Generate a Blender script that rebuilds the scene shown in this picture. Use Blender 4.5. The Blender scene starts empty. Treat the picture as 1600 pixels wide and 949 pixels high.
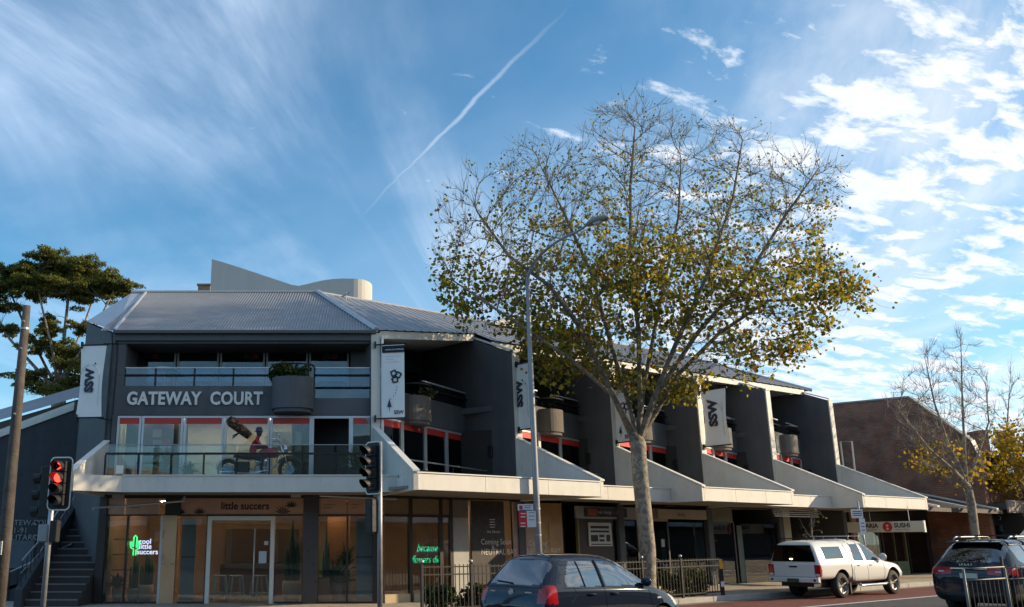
import bpy, bmesh, math, random
from mathutils import Vector, Matrix, kdtree, noise as mnoise
R = math.radians
scene = bpy.context.scene
COL = scene.collection
rng = random.Random(7)

# ------------------------------------------------------------------ camera
CAM_H = 1.65
FPX, PCX, PCY = 1440.0, 585.0, 474.5          # focal length and principal point of the 1600 px photograph
PITCH = math.atan((850 - PCY) / FPX)
cam = bpy.data.objects.new('camera', bpy.data.cameras.new('camera'))
COL.objects.link(cam)
cam.location = (0, 0, CAM_H)
cam.rotation_euler = (R(90) + PITCH, 0, 0)
cam.data.sensor_fit = 'HORIZONTAL'; cam.data.sensor_width = 36
cam.data.lens = FPX / 1600 * 36
cam.data.shift_x = (800 - PCX) / 1600
cam.data.clip_end = 3000
scene.camera = cam

# ------------------------------------------------------------------ sun, sky, exposure
SUN_AZ, SUN_EL = 87.0, 19.0                    # azimuth from +Y towards +X
sd = Vector((math.sin(R(SUN_AZ)) * math.cos(R(SUN_EL)), math.cos(R(SUN_AZ)) * math.cos(R(SUN_EL)), math.sin(R(SUN_EL))))
sun = bpy.data.objects.new('sun', bpy.data.lights.new('sun', 'SUN'))
COL.objects.link(sun)
sun.location = (60, 0, 40)
sun.rotation_euler = sd.to_track_quat('Z', 'Y').to_euler()
sun.data.energy = 5.0; sun.data.angle = R(0.5); sun.data.color = (1.0, 0.78, 0.50)
SKY_STRENGTH = 0.125
scene.view_settings.view_transform = 'Standard'
scene.view_settings.look = 'None'
scene.view_settings.gamma = 1
scene.view_settings.use_curve_mapping = False
scene.view_settings.exposure = 0.30
cy_ = scene.cycles
cy_.max_bounces = 8; cy_.transparent_max_bounces = 24; cy_.diffuse_bounces = 3; cy_.glossy_bounces = 4
cy_.transmission_bounces = 4; cy_.caustics_reflective = False; cy_.caustics_refractive = False
cy_.sample_clamp_indirect = 4.0


class NT:
    """small node-tree writer"""
    def __init__(s, tree): s.t = tree; tree.nodes.clear()
    def n(s, typ, **kw):
        nd = s.t.nodes.new(typ)
        for k, v in kw.items():
            if k.startswith('i_'): nd.inputs[k[2:]].default_value = v
            elif k.startswith('x'): nd.inputs[int(k[1:])].default_value = v
            else: setattr(nd, k, v)
        return nd
    def l(s, a, b): s.t.links.new(a, b)
    def math(s, op, a, b=None, c=None, clamp=False):
        nd = s.t.nodes.new('ShaderNodeMath'); nd.operation = op; nd.use_clamp = clamp
        for i, q in enumerate((a, b, c)):
            if q is None: continue
            if isinstance(q, (int, float)): nd.inputs[i].default_value = q
            else: s.l(q, nd.inputs[i])
        return nd.outputs[0]
    def ramp(s, fac, lo, hi, a=0.0, b=1.0, smooth=True):
        nd = s.t.nodes.new('ShaderNodeMapRange'); nd.interpolation_type = 'SMOOTHSTEP' if smooth else 'LINEAR'
        s.l(fac, nd.inputs[0])
        for i, q in enumerate((lo, hi, a, b)): nd.inputs[i + 1].default_value = q
        return nd.outputs[0]
    def mix(s, fac, a, b, blend='MIX'):
        nd = s.t.nodes.new('ShaderNodeMix'); nd.data_type = 'RGBA'; nd.blend_type = blend
        for sock, q in ((nd.inputs[0], fac), (nd.inputs[6], a), (nd.inputs[7], b)):
            if isinstance(q, (int, float)): sock.default_value = q
            elif isinstance(q, (tuple, list)): sock.default_value = tuple(q) + ((1,) if len(q) == 3 else ())
            else: s.l(q, sock)
        return nd.outputs[2]


world = bpy.data.worlds.new('World'); scene.world = world; world.use_nodes = True
w = NT(world.node_tree)
tc = w.n('ShaderNodeTexCoord').outputs['Generated']
sky = w.n('ShaderNodeTexSky', sky_type='NISHITA')
sky.sun_disc = False; sky.sun_elevation = R(SUN_EL); sky.sun_rotation = R(SUN_AZ)
sky.altitude = 50; sky.air_density = 1.0; sky.dust_density = 0.4; sky.ozone_density = 1.6
sep = w.n('ShaderNodeSeparateXYZ'); w.l(tc, sep.inputs[0])
zz = w.math('MAXIMUM', sep.outputs[2], 0.02)
inv = w.math('DIVIDE', 1.0, w.math('ADD', zz, 0.10))
cxp = w.math('MULTIPLY', sep.outputs[0], inv); cyp = w.math('MULTIPLY', sep.outputs[1], inv)


def rotated(az, sx, sy, off=(0, 0)):
    """cloud-layer coordinates with the second axis along azimuth az"""
    a = R(az)
    across = w.math('SUBTRACT', w.math('MULTIPLY', cxp, math.cos(a)), w.math('MULTIPLY', cyp, math.sin(a)))
    along = w.math('ADD', w.math('MULTIPLY', cxp, math.sin(a)), w.math('MULTIPLY', cyp, math.cos(a)))
    cb = w.n('ShaderNodeCombineXYZ')
    w.l(w.math('MULTIPLY_ADD', across, sx, off[0]), cb.inputs[0]); w.l(w.math('MULTIPLY_ADD', along, sy, off[1]), cb.inputs[1])
    return cb.outputs[0], across, along


def fbm(vec, scale, detail, rough, dist=0.0, z=0.0):
    nd = w.n('ShaderNodeTexNoise', i_Scale=scale, i_Detail=detail, i_Roughness=rough, i_Distortion=dist)
    w.l(vec, nd.inputs['Vector']); return nd.outputs['Fac']


# the cloud's own brightness: sunlit water droplets, brighter around the sun
dp = w.n('ShaderNodeVectorMath', operation='DOT_PRODUCT'); w.l(tc, dp.inputs[0]); dp.inputs[1].default_value = sd
glow = w.ramp(dp.outputs['Value'], -0.1, 0.95, 0.0, 1.0)
# thin cirrus streaks
v1, _, _ = rotated(16, 1.0, 0.26, (3.1, 0.7))
cir = w.ramp(fbm(v1, 1.75, 10, 0.60, 1.1), 0.40, 0.72)
v1b, _, _ = rotated(-20, 1.0, 0.5, (7.7, 2.2))
cir2 = w.ramp(fbm(v1b, 0.95, 6, 0.5, 0.6), 0.26, 0.66)
cirrus = w.math('MULTIPLY', w.math('MULTIPLY_ADD', cir, 0.86, 0.28), cir2)
cirrus = w.math('MULTIPLY', cirrus, 0.72)
# broken rows of small cloud, thicker towards the west where the sun stands
v2, ac2, al2 = rotated(62, 1.0, 0.50, (1.3, 4.6))
n2 = fbm(v2, 10.5, 10, 0.60, 0.25)
n2b = fbm(v2, 0.9, 3, 0.5, 0.0)
west = w.ramp(cxp, 0.15, 1.15, -0.17, 0.085)
cov = w.math('ADD', w.math('MULTIPLY_ADD', n2b, 0.50, -0.25), west)
alto = w.math('MULTIPLY', w.ramp(w.math('ADD', n2, cov), 0.46, 0.66), 0.95)
thick = w.ramp(w.math('ADD', n2, cov), 0.62, 0.95)
# vapour trail: a thin straight band of the same layer
v3, ac3, al3 = rotated(-23.4, 1.0, 1.0)
v3n, _, _ = rotated(-23.4, 6.0, 3.0)
wob = w.math('MULTIPLY_ADD', fbm(v3n, 2.2, 4, 0.6), 0.024, -0.012)
TRAIL_X = 0.813
dist = w.math('ABSOLUTE', w.math('SUBTRACT', w.math('ADD', ac3, wob), TRAIL_X))
trail = w.math('MULTIPLY', w.ramp(dist, 0.0, 0.0095, 1.0, 0.0), w.math('MULTIPLY', w.ramp(al3, 1.0, 1.5), w.ramp(al3, 1.55, 2.15, 1.0, 0.0)))
trail = w.math('MULTIPLY', trail, w.math('MULTIPLY_ADD', fbm(v3n, 1.6, 5, 0.6), 0.8, 0.35))
mask = w.math('MAXIMUM', cirrus, alto)
mask = w.math('MAXIMUM', mask, w.math('MULTIPLY', trail, 0.58))
ccol = w.mix(glow, (4.9, 6.1, 7.9), (7.6, 7.6, 7.5))
ccol = w.mix(w.math('MULTIPLY', thick, 0.6), ccol, (5.0, 5.6, 6.3))
deep = w.mix(1.0, sky.outputs[0], (0.50, 1.02, 1.22), 'MULTIPLY')
low = w.math('MULTIPLY', w.ramp(sep.outputs[2], 0.0, 0.30, 0.55, 0.0), w.math('MULTIPLY_ADD', glow, 0.75, 0.25))
skyc = w.mix(low, deep, (5.2, 6.4, 7.6))
final = w.mix(mask, skyc, ccol)
below = w.ramp(sep.outputs[2], -0.02, 0.0)
final = w.mix(below, (1.2, 1.2, 1.25), final)
bg = w.n('ShaderNodeBackground'); bg.inputs[1].default_value = SKY_STRENGTH
w.l(final, bg.inputs[0])
wo = w.n('ShaderNodeOutputWorld'); w.l(bg.outputs[0], wo.inputs[0])

# ------------------------------------------------------------------ materials
MATS = {}


def mat(name, color, rough=0.6, metal=0.0, vary=0.12, scale=3.0, bump=0.0, bscale=40.0, streak=0.0, coat=0.0, dirt=None, spec=0.5, island=0.0):
    if name in MATS: return MATS[name]
    m = bpy.data.materials.new(name); m.use_nodes = True
    t = NT(m.node_tree)
    bs = t.n('ShaderNodeBsdfPrincipled', i_Roughness=rough, i_Metallic=metal)
    bs.inputs['Specular IOR Level'].default_value = spec
    bs.inputs['Coat Weight'].default_value = coat
    if coat: bs.inputs['Coat Roughness'].default_value = 0.04
    co = t.n('ShaderNodeTexCoord').outputs['Object']
    col = None
    if vary or streak or dirt:
        nz = t.n('ShaderNodeTexNoise', i_Scale=scale, i_Detail=7.0, i_Roughness=0.62); t.l(co, nz.inputs['Vector'])
        k = t.ramp(nz.outputs['Fac'], 0.3, 0.7, 1.0 - vary, 1.0 + vary, False)
        if streak:
            mp = t.n('ShaderNodeMapping'); mp.inputs['Scale'].default_value = (3.2, 3.2, 0.22); t.l(co, mp.inputs[0])
            n2 = t.n('ShaderNodeTexNoise', i_Scale=1.0, i_Detail=5.0, i_Roughness=0.6); t.l(mp.outputs[0], n2.inputs['Vector'])
            k = t.math('MULTIPLY', k, t.ramp(n2.outputs['Fac'], 0.35, 0.75, 1.0, 1.0 - streak))
        cc = t.n('ShaderNodeCombineColor')
        for i in range(3): t.l(t.math('MULTIPLY', k, color[i]), cc.inputs[i])
        col = cc.outputs[0]
        if dirt:
            n3 = t.n('ShaderNodeTexNoise', i_Scale=scale * 2.3, i_Detail=8.0, i_Roughness=0.7); t.l(co, n3.inputs['Vector'])
            col = t.mix(t.ramp(n3.outputs['Fac'], 0.5, 0.72, 0.0, dirt[1]), col, dirt[0])
    if island:
        gi = t.n('ShaderNodeNewGeometry').outputs['Random Per Island']
        kk = t.ramp(gi, 0, 1, 1 - island, 1 + island, False)
        col = t.mix(1.0, col if col is not None else color, kk, 'MULTIPLY')
    if col is None: bs.inputs['Base Color'].default_value = tuple(color) + (1,)
    else: t.l(col, bs.inputs['Base Color'])
    if bump:
        nb = t.n('ShaderNodeTexNoise', i_Scale=bscale, i_Detail=5.0); t.l(co, nb.inputs['Vector'])
        bp = t.n('ShaderNodeBump', i_Strength=bump, i_Distance=0.02); t.l(nb.outputs['Fac'], bp.inputs['Height'])
        t.l(bp.outputs[0], bs.inputs['Normal'])
    if rough > 0.15 and vary:
        nr = t.n('ShaderNodeTexNoise', i_Scale=scale * 4, i_Detail=4.0); t.l(co, nr.inputs['Vector'])
        t.l(t.ramp(nr.outputs['Fac'], 0.3, 0.7, rough - 0.08, min(1, rough + 0.1), False), bs.inputs['Roughness'])
    o = t.n('ShaderNodeOutputMaterial'); t.l(bs.outputs[0], o.inputs[0])
    MATS[name] = m
    return m


def glass(name, tint=(0.75, 0.8, 0.82), refl=0.06, rough=0.004, boost=1.0, wave=0.0):
    m = bpy.data.materials.new(name); m.use_nodes = True; t = NT(m.node_tree)
    tr = t.n('ShaderNodeBsdfTransparent'); tr.inputs[0].default_value = tint + (1,)
    gl = t.n('ShaderNodeBsdfGlossy', i_Roughness=rough); gl.inputs[0].default_value = (0.95, 0.97, 1, 1)
    fr = t.n('ShaderNodeFresnel', i_IOR=1.5)
    fac = t.math('MULTIPLY_ADD', fr.outputs[0], boost, refl, clamp=True)
    if wave:
        nz = t.n('ShaderNodeTexNoise', i_Scale=0.9, i_Detail=2.0); t.l(t.n('ShaderNodeTexCoord').outputs['Object'], nz.inputs['Vector'])
        bp = t.n('ShaderNodeBump', i_Strength=wave, i_Distance=0.03); t.l(nz.outputs['Fac'], bp.inputs['Height']); t.l(bp.outputs[0], gl.inputs['Normal'])
    ms = t.n('ShaderNodeMixShader'); t.l(fac, ms.inputs[0]); t.l(tr.outputs[0], ms.inputs[1]); t.l(gl.outputs[0], ms.inputs[2])
    o = t.n('ShaderNodeOutputMaterial'); t.l(ms.outputs[0], o.inputs[0]); MATS[name] = m
    return m


def emit(name, color, strength):
    m = bpy.data.materials.new(name); m.use_nodes = True; t = NT(m.node_tree)
    e = t.n('ShaderNodeEmission'); e.inputs[0].default_value = tuple(color) + (1,); e.inputs[1].default_value = strength
    o = t.n('ShaderNodeOutputMaterial'); t.l(e.outputs[0], o.inputs[0]); MATS[name] = m
    return m


def leafmat(name, cols, trans=0.45, rough=0.55):
    """leaves: colour picked per leaf, part of the light passes through"""
    m = bpy.data.materials.new(name); m.use_nodes = True; t = NT(m.node_tree)
    gi = t.n('ShaderNodeNewGeometry').outputs['Random Per Island']
    rp = t.n('ShaderNodeValToRGB'); t.l(gi, rp.inputs[0]); cr = rp.color_ramp
    while len(cr.elements) < len(cols): cr.elements.new(0.5)
    for e, (pos, c) in zip(cr.elements, cols): e.position = pos; e.color = tuple(c) + (1,)
    bs = t.n('ShaderNodeBsdfPrincipled', i_Roughness=rough); bs.inputs['Specular IOR Level'].default_value = 0.3; t.l(rp.outputs[0], bs.inputs['Base Color'])
    tl = t.n('ShaderNodeBsdfTranslucent'); t.l(t.mix(1.0, rp.outputs[0], (1.5, 1.35, 0.6), 'MULTIPLY'), tl.inputs[0])
    ms = t.n('ShaderNodeMixShader'); ms.inputs[0].default_value = trans
    t.l(bs.outputs[0], ms.inputs[1]); t.l(tl.outputs[0], ms.inputs[2])
    o = t.n('ShaderNodeOutputMaterial'); t.l(ms.outputs[0], o.inputs[0]); MATS[name] = m
    return m


charcoal = mat('charcoal_render', (0.098, 0.102, 0.112), 0.8, vary=0.16, scale=1.1, streak=0.16, bump=0.25, bscale=90)
charcoal_trim = mat('charcoal_trim', (0.075, 0.08, 0.09), 0.5, vary=0.08)
white_paint = mat('white_paint', (0.67, 0.65, 0.60), 0.55, vary=0.05, scale=1.6, streak=0.09, dirt=((0.34, 0.30, 0.24), 0.2))
white_trim = mat('white_trim', (0.72, 0.70, 0.66), 0.5, vary=0.06)
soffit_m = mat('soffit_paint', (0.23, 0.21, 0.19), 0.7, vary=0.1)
alu = mat('aluminium_frame', (0.55, 0.56, 0.58), 0.4, 0.35, vary=0.05)
dark_frame = mat('dark_bronze_frame', (0.035, 0.03, 0.028), 0.45, 0.2, vary=0.05)
black_metal = mat('black_metal', (0.018, 0.018, 0.02), 0.45, 0.3, vary=0.1)
black_plastic = mat('black_plastic', (0.012, 0.012, 0.013), 0.6, vary=0.15)
galv = mat('galvanised_steel', (0.36, 0.37, 0.39), 0.45, 0.6, vary=0.12, scale=6)
grey_pole = mat('grey_painted_pole', (0.27, 0.28, 0.31), 0.5, 0.2, vary=0.1, scale=5)
roof_m = mat('zinc_roof', (0.25, 0.265, 0.29), 0.5, 0.25, vary=0.10, scale=0.8, streak=0.10, dirt=((0.22, 0.2, 0.18), 0.3))
roof_trim = mat('roof_flashing', (0.45, 0.46, 0.48), 0.4, 0.4, vary=0.1)
red_film = mat('red_film', (0.55, 0.035, 0.025), 0.5, vary=0.05)
cream_wall = mat('cream_interior', (0.62, 0.55, 0.40), 0.8, vary=0.05)
dark_room = mat('dark_interior', (0.035, 0.033, 0.033), 0.85, vary=0.1)
warm_room = mat('warm_interior', (0.44, 0.28, 0.17), 0.8, vary=0.2, scale=1.1)
pink_panel = mat('terracotta_panel', (0.60, 0.35, 0.25), 0.6, vary=0.08)
grey_panel = mat('grey_panel', (0.42, 0.42, 0.41), 0.7, vary=0.08)
timber = mat('plywood', (0.42, 0.25, 0.12), 0.6, vary=0.2, scale=2)
pane_m = glass('window_glass', (0.80, 0.84, 0.84), 0.03, 0.003, 1.0)
shop_pane = glass('shop_glass', (0.82, 0.84, 0.82), 0.045, 0.003, 1.0, wave=0.05)
rail_pane = glass('balustrade_glass', (0.50, 0.68, 0.80), 0.05, 0.01, 1.0)
lamp_e = emit('downlight', (1.0, 0.80, 0.58), 85.0)
asphalt = mat('asphalt', (0.055, 0.055, 0.058), 0.85, vary=0.25, scale=1.3, bump=0.5, bscale=120, dirt=((0.09, 0.085, 0.08), 0.5))
red_asphalt = mat('red_bus_lane', (0.16, 0.045, 0.035), 0.85, vary=0.25, scale=1.1, bump=0.5, bscale=120, dirt=((0.07, 0.05, 0.045), 0.6))
line_m = mat('road_paint', (0.72, 0.72, 0.70), 0.6, vary=0.12, scale=6, dirt=((0.15, 0.15, 0.15), 0.6))
paving = mat('paving', (0.44, 0.38, 0.30), 0.85, vary=0.18, scale=2.2, bump=0.3, dirt=((0.14, 0.12, 0.1), 0.5))
kerb_m = mat('kerb_concrete', (0.42, 0.39, 0.34), 0.85, vary=0.15, scale=4, bump=0.3)
dirt_m = mat('ground_soil', (0.16, 0.15, 0.13), 0.9, vary=0.2)

# ------------------------------------------------------------------ geometry helpers
ORG = {}


class MB:
    """collects faces; F maps local coordinates to the world"""
    def __init__(s, F=None): s.v = []; s.f = []; s.F = F; s.mi = []
    def add(s, vs, fs, m=0):
        b = len(s.v); s.v += [tuple(q) for q in vs]
        for q in fs: s.f.append(tuple(b + i for i in q)); s.mi.append(m)
        return s
    def box(s, x0, x1, y0, y1, z0, z1, m=0):
        return s.add([(x0, y0, z0), (x1, y0, z0), (x1, y1, z0), (x0, y1, z0), (x0, y0, z1), (x1, y0, z1), (x1, y1, z1), (x0, y1, z1)],
                     [(0, 3, 2, 1), (4, 5, 6, 7), (0, 1, 5, 4), (1, 2, 6, 5), (2, 3, 7, 6), (3, 0, 4, 7)], m)
    def prism(s, poly, ax, lo, hi, m=0):
        """polygon in the plane across axis ax ('x': (y,z), 'y': (x,z), 'z': (x,y)) extruded from lo to hi"""
        def put(q, h):
            return (h, q[0], q[1]) if ax == 'x' else (q[0], h, q[1]) if ax == 'y' else (q[0], q[1], h)
        n = len(poly); vs = [put(q, lo) for q in poly] + [put(q, hi) for q in poly]
        fs = [tuple(range(n - 1, -1, -1)), tuple(range(n, 2 * n))] + [(i, (i + 1) % n, n + (i + 1) % n, n + i) for i in range(n)]
        return s.add(vs, fs, m)
    def poly(s, pts, m=0): return s.add(pts, [tuple(range(len(pts)))], m)
    def slab(s, a, b, th, z0, z1, m=0):
        """vertical slab standing on the plan line a-b, th thick to its left"""
        d = Vector((b[0] - a[0], b[1] - a[1])).normalized(); nx, ny = -d.y * th, d.x * th
        return s.prism([a, b, (b[0] + nx, b[1] + ny), (a[0] + nx, a[1] + ny)], 'z', z0, z1, m)
    def tube(s, path, r, n=8, caps=True, m=0):
        P = [Vector(q) for q in path]; k = len(P)
        rs = [r] * k if isinstance(r, (int, float)) else list(r)
        t0 = (P[1] - P[0]).normalized()
        up = Vector((0, 0, 1)) if abs(t0.z) < 0.9 else Vector((1, 0, 0))
        nrm = t0.cross(up).normalized(); vs = []
        for i in range(k):
            t = (P[min(i + 1, k - 1)] - P[max(i - 1, 0)]).normalized()
            nrm = (nrm - t * nrm.dot(t)).normalized(); bn = t.cross(nrm)
            for j in range(n):
                a = 2 * math.pi * j / n
                vs.append(P[i] + (nrm * math.cos(a) + bn * math.sin(a)) * rs[i])
        fs = [(i * n + j, i * n + (j + 1) % n, (i + 1) * n + (j + 1) % n, (i + 1) * n + j) for i in range(k - 1) for j in range(n)]
        if caps: fs += [tuple(range(n - 1, -1, -1)), tuple(range((k - 1) * n, k * n))]
        return s.add(vs, fs, m)
    def lathe(s, prof, c=(0, 0, 0), n=16, m=0, ax='z', caps=True):
        vs = []; k = len(prof)
        for r, z in prof:
            for j in range(n):
                a = 2 * math.pi * j / n; p, q = r * math.cos(a), r * math.sin(a)
                o = (p, q, z) if ax == 'z' else (p, z, q) if ax == 'y' else (z, p, q)
                vs.append((c[0] + o[0], c[1] + o[1], c[2] + o[2]))
        fs = [(i * n + j, i * n + (j + 1) % n, (i + 1) * n + (j + 1) % n, (i + 1) * n + j) for i in range(k - 1) for j in range(n)]
        if caps: fs += [tuple(range(n - 1, -1, -1)), tuple(range((k - 1) * n, k * n))]
        return s.add(vs, fs, m)
    def build(s, name, mats, parent=None, smooth=False, bevel=0.0, fixn=True):
        org = ORG.get(parent.name, Vector()) if parent else Vector()
        F = s.F; vs = [(Vector(F(*q)) if F else Vector(q)) - org for q in s.v]
        me = bpy.data.meshes.new(name); me.from_pydata([tuple(q) for q in vs], [], s.f)
        mats = mats if isinstance(mats, (list, tuple)) else [mats]
        for q in mats: me.materials.append(q)
        if len(mats) > 1: me.polygons.foreach_set('material_index', s.mi)
        if fixn or bevel:
            bm = bmesh.new(); bm.from_mesh(me)
            if fixn: bmesh.ops.recalc_face_normals(bm, faces=bm.faces)
            if bevel: bmesh.ops.bevel(bm, geom=[e for e in bm.edges if len(e.link_faces) == 2 and e.calc_face_angle(0) > 0.5], offset=bevel, segments=1, affect='EDGES', clamp_overlap=True)
            bm.to_mesh(me); bm.free()
        if smooth: me.polygons.foreach_set('use_smooth', [True] * len(me.polygons))
        me.update()
        o = bpy.data.objects.new(name, me); COL.objects.link(o)
        if parent: o.parent = parent; ORG[o.name] = org
        return o


def thing(name, label, cat, loc=(0, 0, 0), rotz=0.0, group=None, local=False):
    o = bpy.data.objects.new(name, None); COL.objects.link(o); o.empty_display_size = 0.3
    o.location = loc; o.rotation_euler = (0, 0, rotz)
    ORG[o.name] = Vector() if local else Vector(loc)
    o['label'] = label; o['category'] = cat
    if group: o['group'] = group
    return o


def tag(o, label, cat, group=None):
    o['label'] = label; o['category'] = cat
    if group: o['group'] = group
    return o


def struct(o, kind='structure'): o['kind'] = kind; return o


def copy_tree(o, parent=None, loc=None, rotz=None):
    c = o.copy(); COL.objects.link(c); c.parent = parent
    if loc is not None: c.location = loc
    if rotz is not None: c.rotation_euler = (0, 0, rotz)
    for ch in o.children: copy_tree(ch, c)
    return c


def text_mesh(txt, size, extrude=0.0, bold=0.0, align='LEFT', spacing=1.0, shear=0.0, wide=1.0):
    cu = bpy.data.curves.new('txt', 'FONT'); cu.body = txt; cu.size = size; cu.extrude = extrude; cu.offset = bold
    cu.align_x = align; cu.space_character = spacing; cu.shear = shear; cu.resolution_u = 3
    o = bpy.data.objects.new('txt', cu); COL.objects.link(o)
    dg = bpy.context.evaluated_depsgraph_get()
    me = bpy.data.meshes.new_from_object(o.evaluated_get(dg), depsgraph=dg)
    bpy.data.objects.remove(o); bpy.data.curves.remove(cu)
    if wide != 1.0:
        for q in me.vertices: q.co.x *= wide
    return me


def text(name, txt, size, org, xdir, material, parent, ydir=(0, 0, 1), **kw):
    """flat or raised lettering with its origin at world point org, reading along xdir"""
    me = text_mesh(txt, size, **kw)
    X = Vector(xdir).normalized(); Y = Vector(ydir).normalized(); Z = X.cross(Y)
    M = Matrix((X, Y, Z)).transposed()
    base = ORG.get(parent.name, Vector()) if parent else Vector()
    for q in me.vertices: q.co = M @ q.co + Vector(org) - base
    me.name = name; me.materials.clear(); me.materials.append(material)
    o = bpy.data.objects.new(name, me); COL.objects.link(o); o.parent = parent; ORG[o.name] = base
    return o


# where a pixel of the photograph lands on a plane of the place (used to take measurements)
SP, CP = math.sin(PITCH), math.cos(PITCH)


def ray(x, y):
    a = (x - PCX) / FPX; b = (PCY - y) / FPX
    return Vector((a, CP - b * SP, SP + b * CP))


def atY(x, y, Y): d = ray(x, y); return Vector((0, 0, CAM_H)) + d * (Y / d.y)
def atZ(x, y, z): d = ray(x, y); return Vector((0, 0, CAM_H)) + d * ((z - CAM_H) / d.z)


# the street wing of the corner building: t runs along the street, s into the building
PHI = R(56.2)
UX, UY = math.sin(PHI), math.cos(PHI)
CX0, CY0 = 0.976, 22.0
U = Vector((UX, UY, 0)); S = Vector((-UY, UX, 0))


def WF(t, s, z): return (CX0 + t * UX - s * UY, CY0 + t * UY + s * UX, z)


def atW(x, y, s):
    d = ray(x, y); o = Vector((-CX0, -CY0, CAM_H)); k = (s - o.dot(S)) / d.dot(S); P = o + d * k
    return P.dot(U), P.z


def atT(x, y, t):
    d = ray(x, y); o = Vector((-CX0, -CY0, CAM_H)); k = (t - o.dot(U)) / d.dot(U); P = o + d * k
    return P.dot(S), P.z

# ================================================================== SETTING
KERB_S = -0.40


def tpos(x, y): return (x - CX0) * UX + (y - CY0) * UY
def rise(t): return 0.012 * max(0.0, t - 4.0)          # the street climbs gently past the corner
def lift(x, y, z): return (x, y, z + rise(tpos(x, y)))
def WL(t, s, z): q = WF(t, s, z); return (q[0], q[1], z + rise(t))


g = MB(); g.poly([(-600, -500, -0.03), (700, -500, -0.03), (700, 900, -0.03), (-600, 900, -0.03)])
struct(g.build('ground', dirt_m))
g = MB(WL)
for a, b in ((-110, 4), (4, 130)): g.poly([(a, -70, 0), (b, -70, 0), (b, 70, 0), (a, 70, 0)])
struct(g.build('road', asphalt))
def strip(name, t0, t1, s0, s1, z, m_):
    g = MB(WL)
    for a, b in ([(t0, t1)] if t1 <= 4 or t0 >= 4 else [(t0, 4), (4, t1)]): g.poly([(a, s0, z), (b, s0, z), (b, s1, z), (a, s1, z)])
    return struct(g.build(name, m_))
strip('bus_lane', -0.5, 90, KERB_S - 2.75, KERB_S - 0.42, 0.004, red_asphalt)
strip('gutter_strip', -0.5, 90, KERB_S - 0.40, KERB_S - 0.02, 0.005, mat('gutter_concrete', (0.20, 0.19, 0.18), 0.85, vary=0.2, scale=3))
strip('lane_line', -0.5, 90, KERB_S - 2.92, KERB_S - 2.79, 0.009, line_m)
for i in range(9): strip('lane_dash', 1 + i * 9.0, 4 + i * 9.0, KERB_S - 6.2, KERB_S - 6.08, 0.004, line_m)
# footpath with a rounded corner
cor = []
k0 = Vector(WF(0, KERB_S, 0)); k0 = Vector((k0.x, k0.y))
FY = 21.2                                   # kerb line of the side facing the camera
tt = (FY - k0.y) / UY; jx = k0.x + tt * UX  # where both kerb lines would meet
rad = 2.2
pa = Vector((jx - rad, FY)); pb = Vector((jx + rad * UX, FY + rad * UY))
for i in range(9):
    q = i / 8; cor.append(tuple((1 - q) ** 2 * pa + 2 * q * (1 - q) * Vector((jx, FY)) + q * q * pb))
far = WF(95, KERB_S, 0); k4 = WF(4, KERB_S, 0); b4 = WF(4, 14, 0)
kerbline = [(-40, FY)] + cor + [(k4[0], k4[1])]
g = MB(); g.prism(kerbline + [(b4[0], b4[1]), (-6, 45), (-40, 45)], 'z', -0.02, 0.13)
g.add([WL(4, KERB_S, -.02), WL(95, KERB_S, -.02), WL(95, 14, -.02), WL(4, 14, -.02), WL(4, KERB_S, .13), WL(95, KERB_S, .13), WL(95, 14, .13), WL(4, 14, .13)], [(0, 3, 2, 1), (4, 5, 6, 7), (0, 1, 5, 4), (1, 2, 6, 5), (2, 3, 7, 6)])
struct(g.build('footpath', paving))
kb = MB(lift); kerbline.append((far[0], far[1]))
for a, b in zip(kerbline[:-1], kerbline[1:]):
    a2, b2 = Vector(a), Vector(b); L = (b2 - a2).length; n = max(1, min(60, int(L / 1.5)))
    for i in range(n):
        p = a2.lerp(b2, i / n); q = a2.lerp(b2, (i + 1) / n); d = (q - p).normalized()
        kb.slab(tuple(p + d * 0.006 - Vector((-d.y, d.x)) * 0.012), tuple(q - d * 0.006 - Vector((-d.y, d.x)) * 0.012), 0.16, -0.01, 0.136)
struct(kb.build('kerb', kerb_m, bevel=0.012))
# paving joints: big slabs laid along the wing
pv = MB(WL)
for i in range(34):
    for j in range(3):
        a = 0.4 + i * 1.2; b = KERB_S + 0.2 + j * 1.22
        pv.box(a + 0.006, a + 1.194, b + 0.006, b + 1.214, 0.10, 0.134 + 0.002 * ((i * 7 + j * 3) % 3))
pvo = struct(pv.build('paving_slabs', paving), 'stuff'); pvo['label'] = 'square paving slabs of the footpath'; pvo['category'] = 'paving'

# ================================================================== CORNER BUILDING
B = thing('corner_shop_building', 'charcoal two-storey-over-shops corner building with white raking canopies and grey metal roof', 'building', (-2, 26, 0))
TS = [6.27, 10.58, 15.1, 19.3, 23.6]
FS = 3.2                                    # fin front edges
YF = 25.4                                   # front wall
XL, XR = -7.2, 0.0
IC = (1.08, 3.37)                           # inner corner in wing coordinates
Z1, ZC = 3.2, 2.88                          # canopy deck, canopy underside


def line_frame(a, b):
    d = Vector((b[0] - a[0], b[1] - a[1])).normalized()
    return (lambda x, y, z: (a[0] + d.x * x - d.y * y, a[1] + d.y * x + d.x * y, z)), Vector((b[0] - a[0], b[1] - a[1])).length


def wxy(t, s): p = WF(t, s, 0); return (p[0], p[1])


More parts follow.
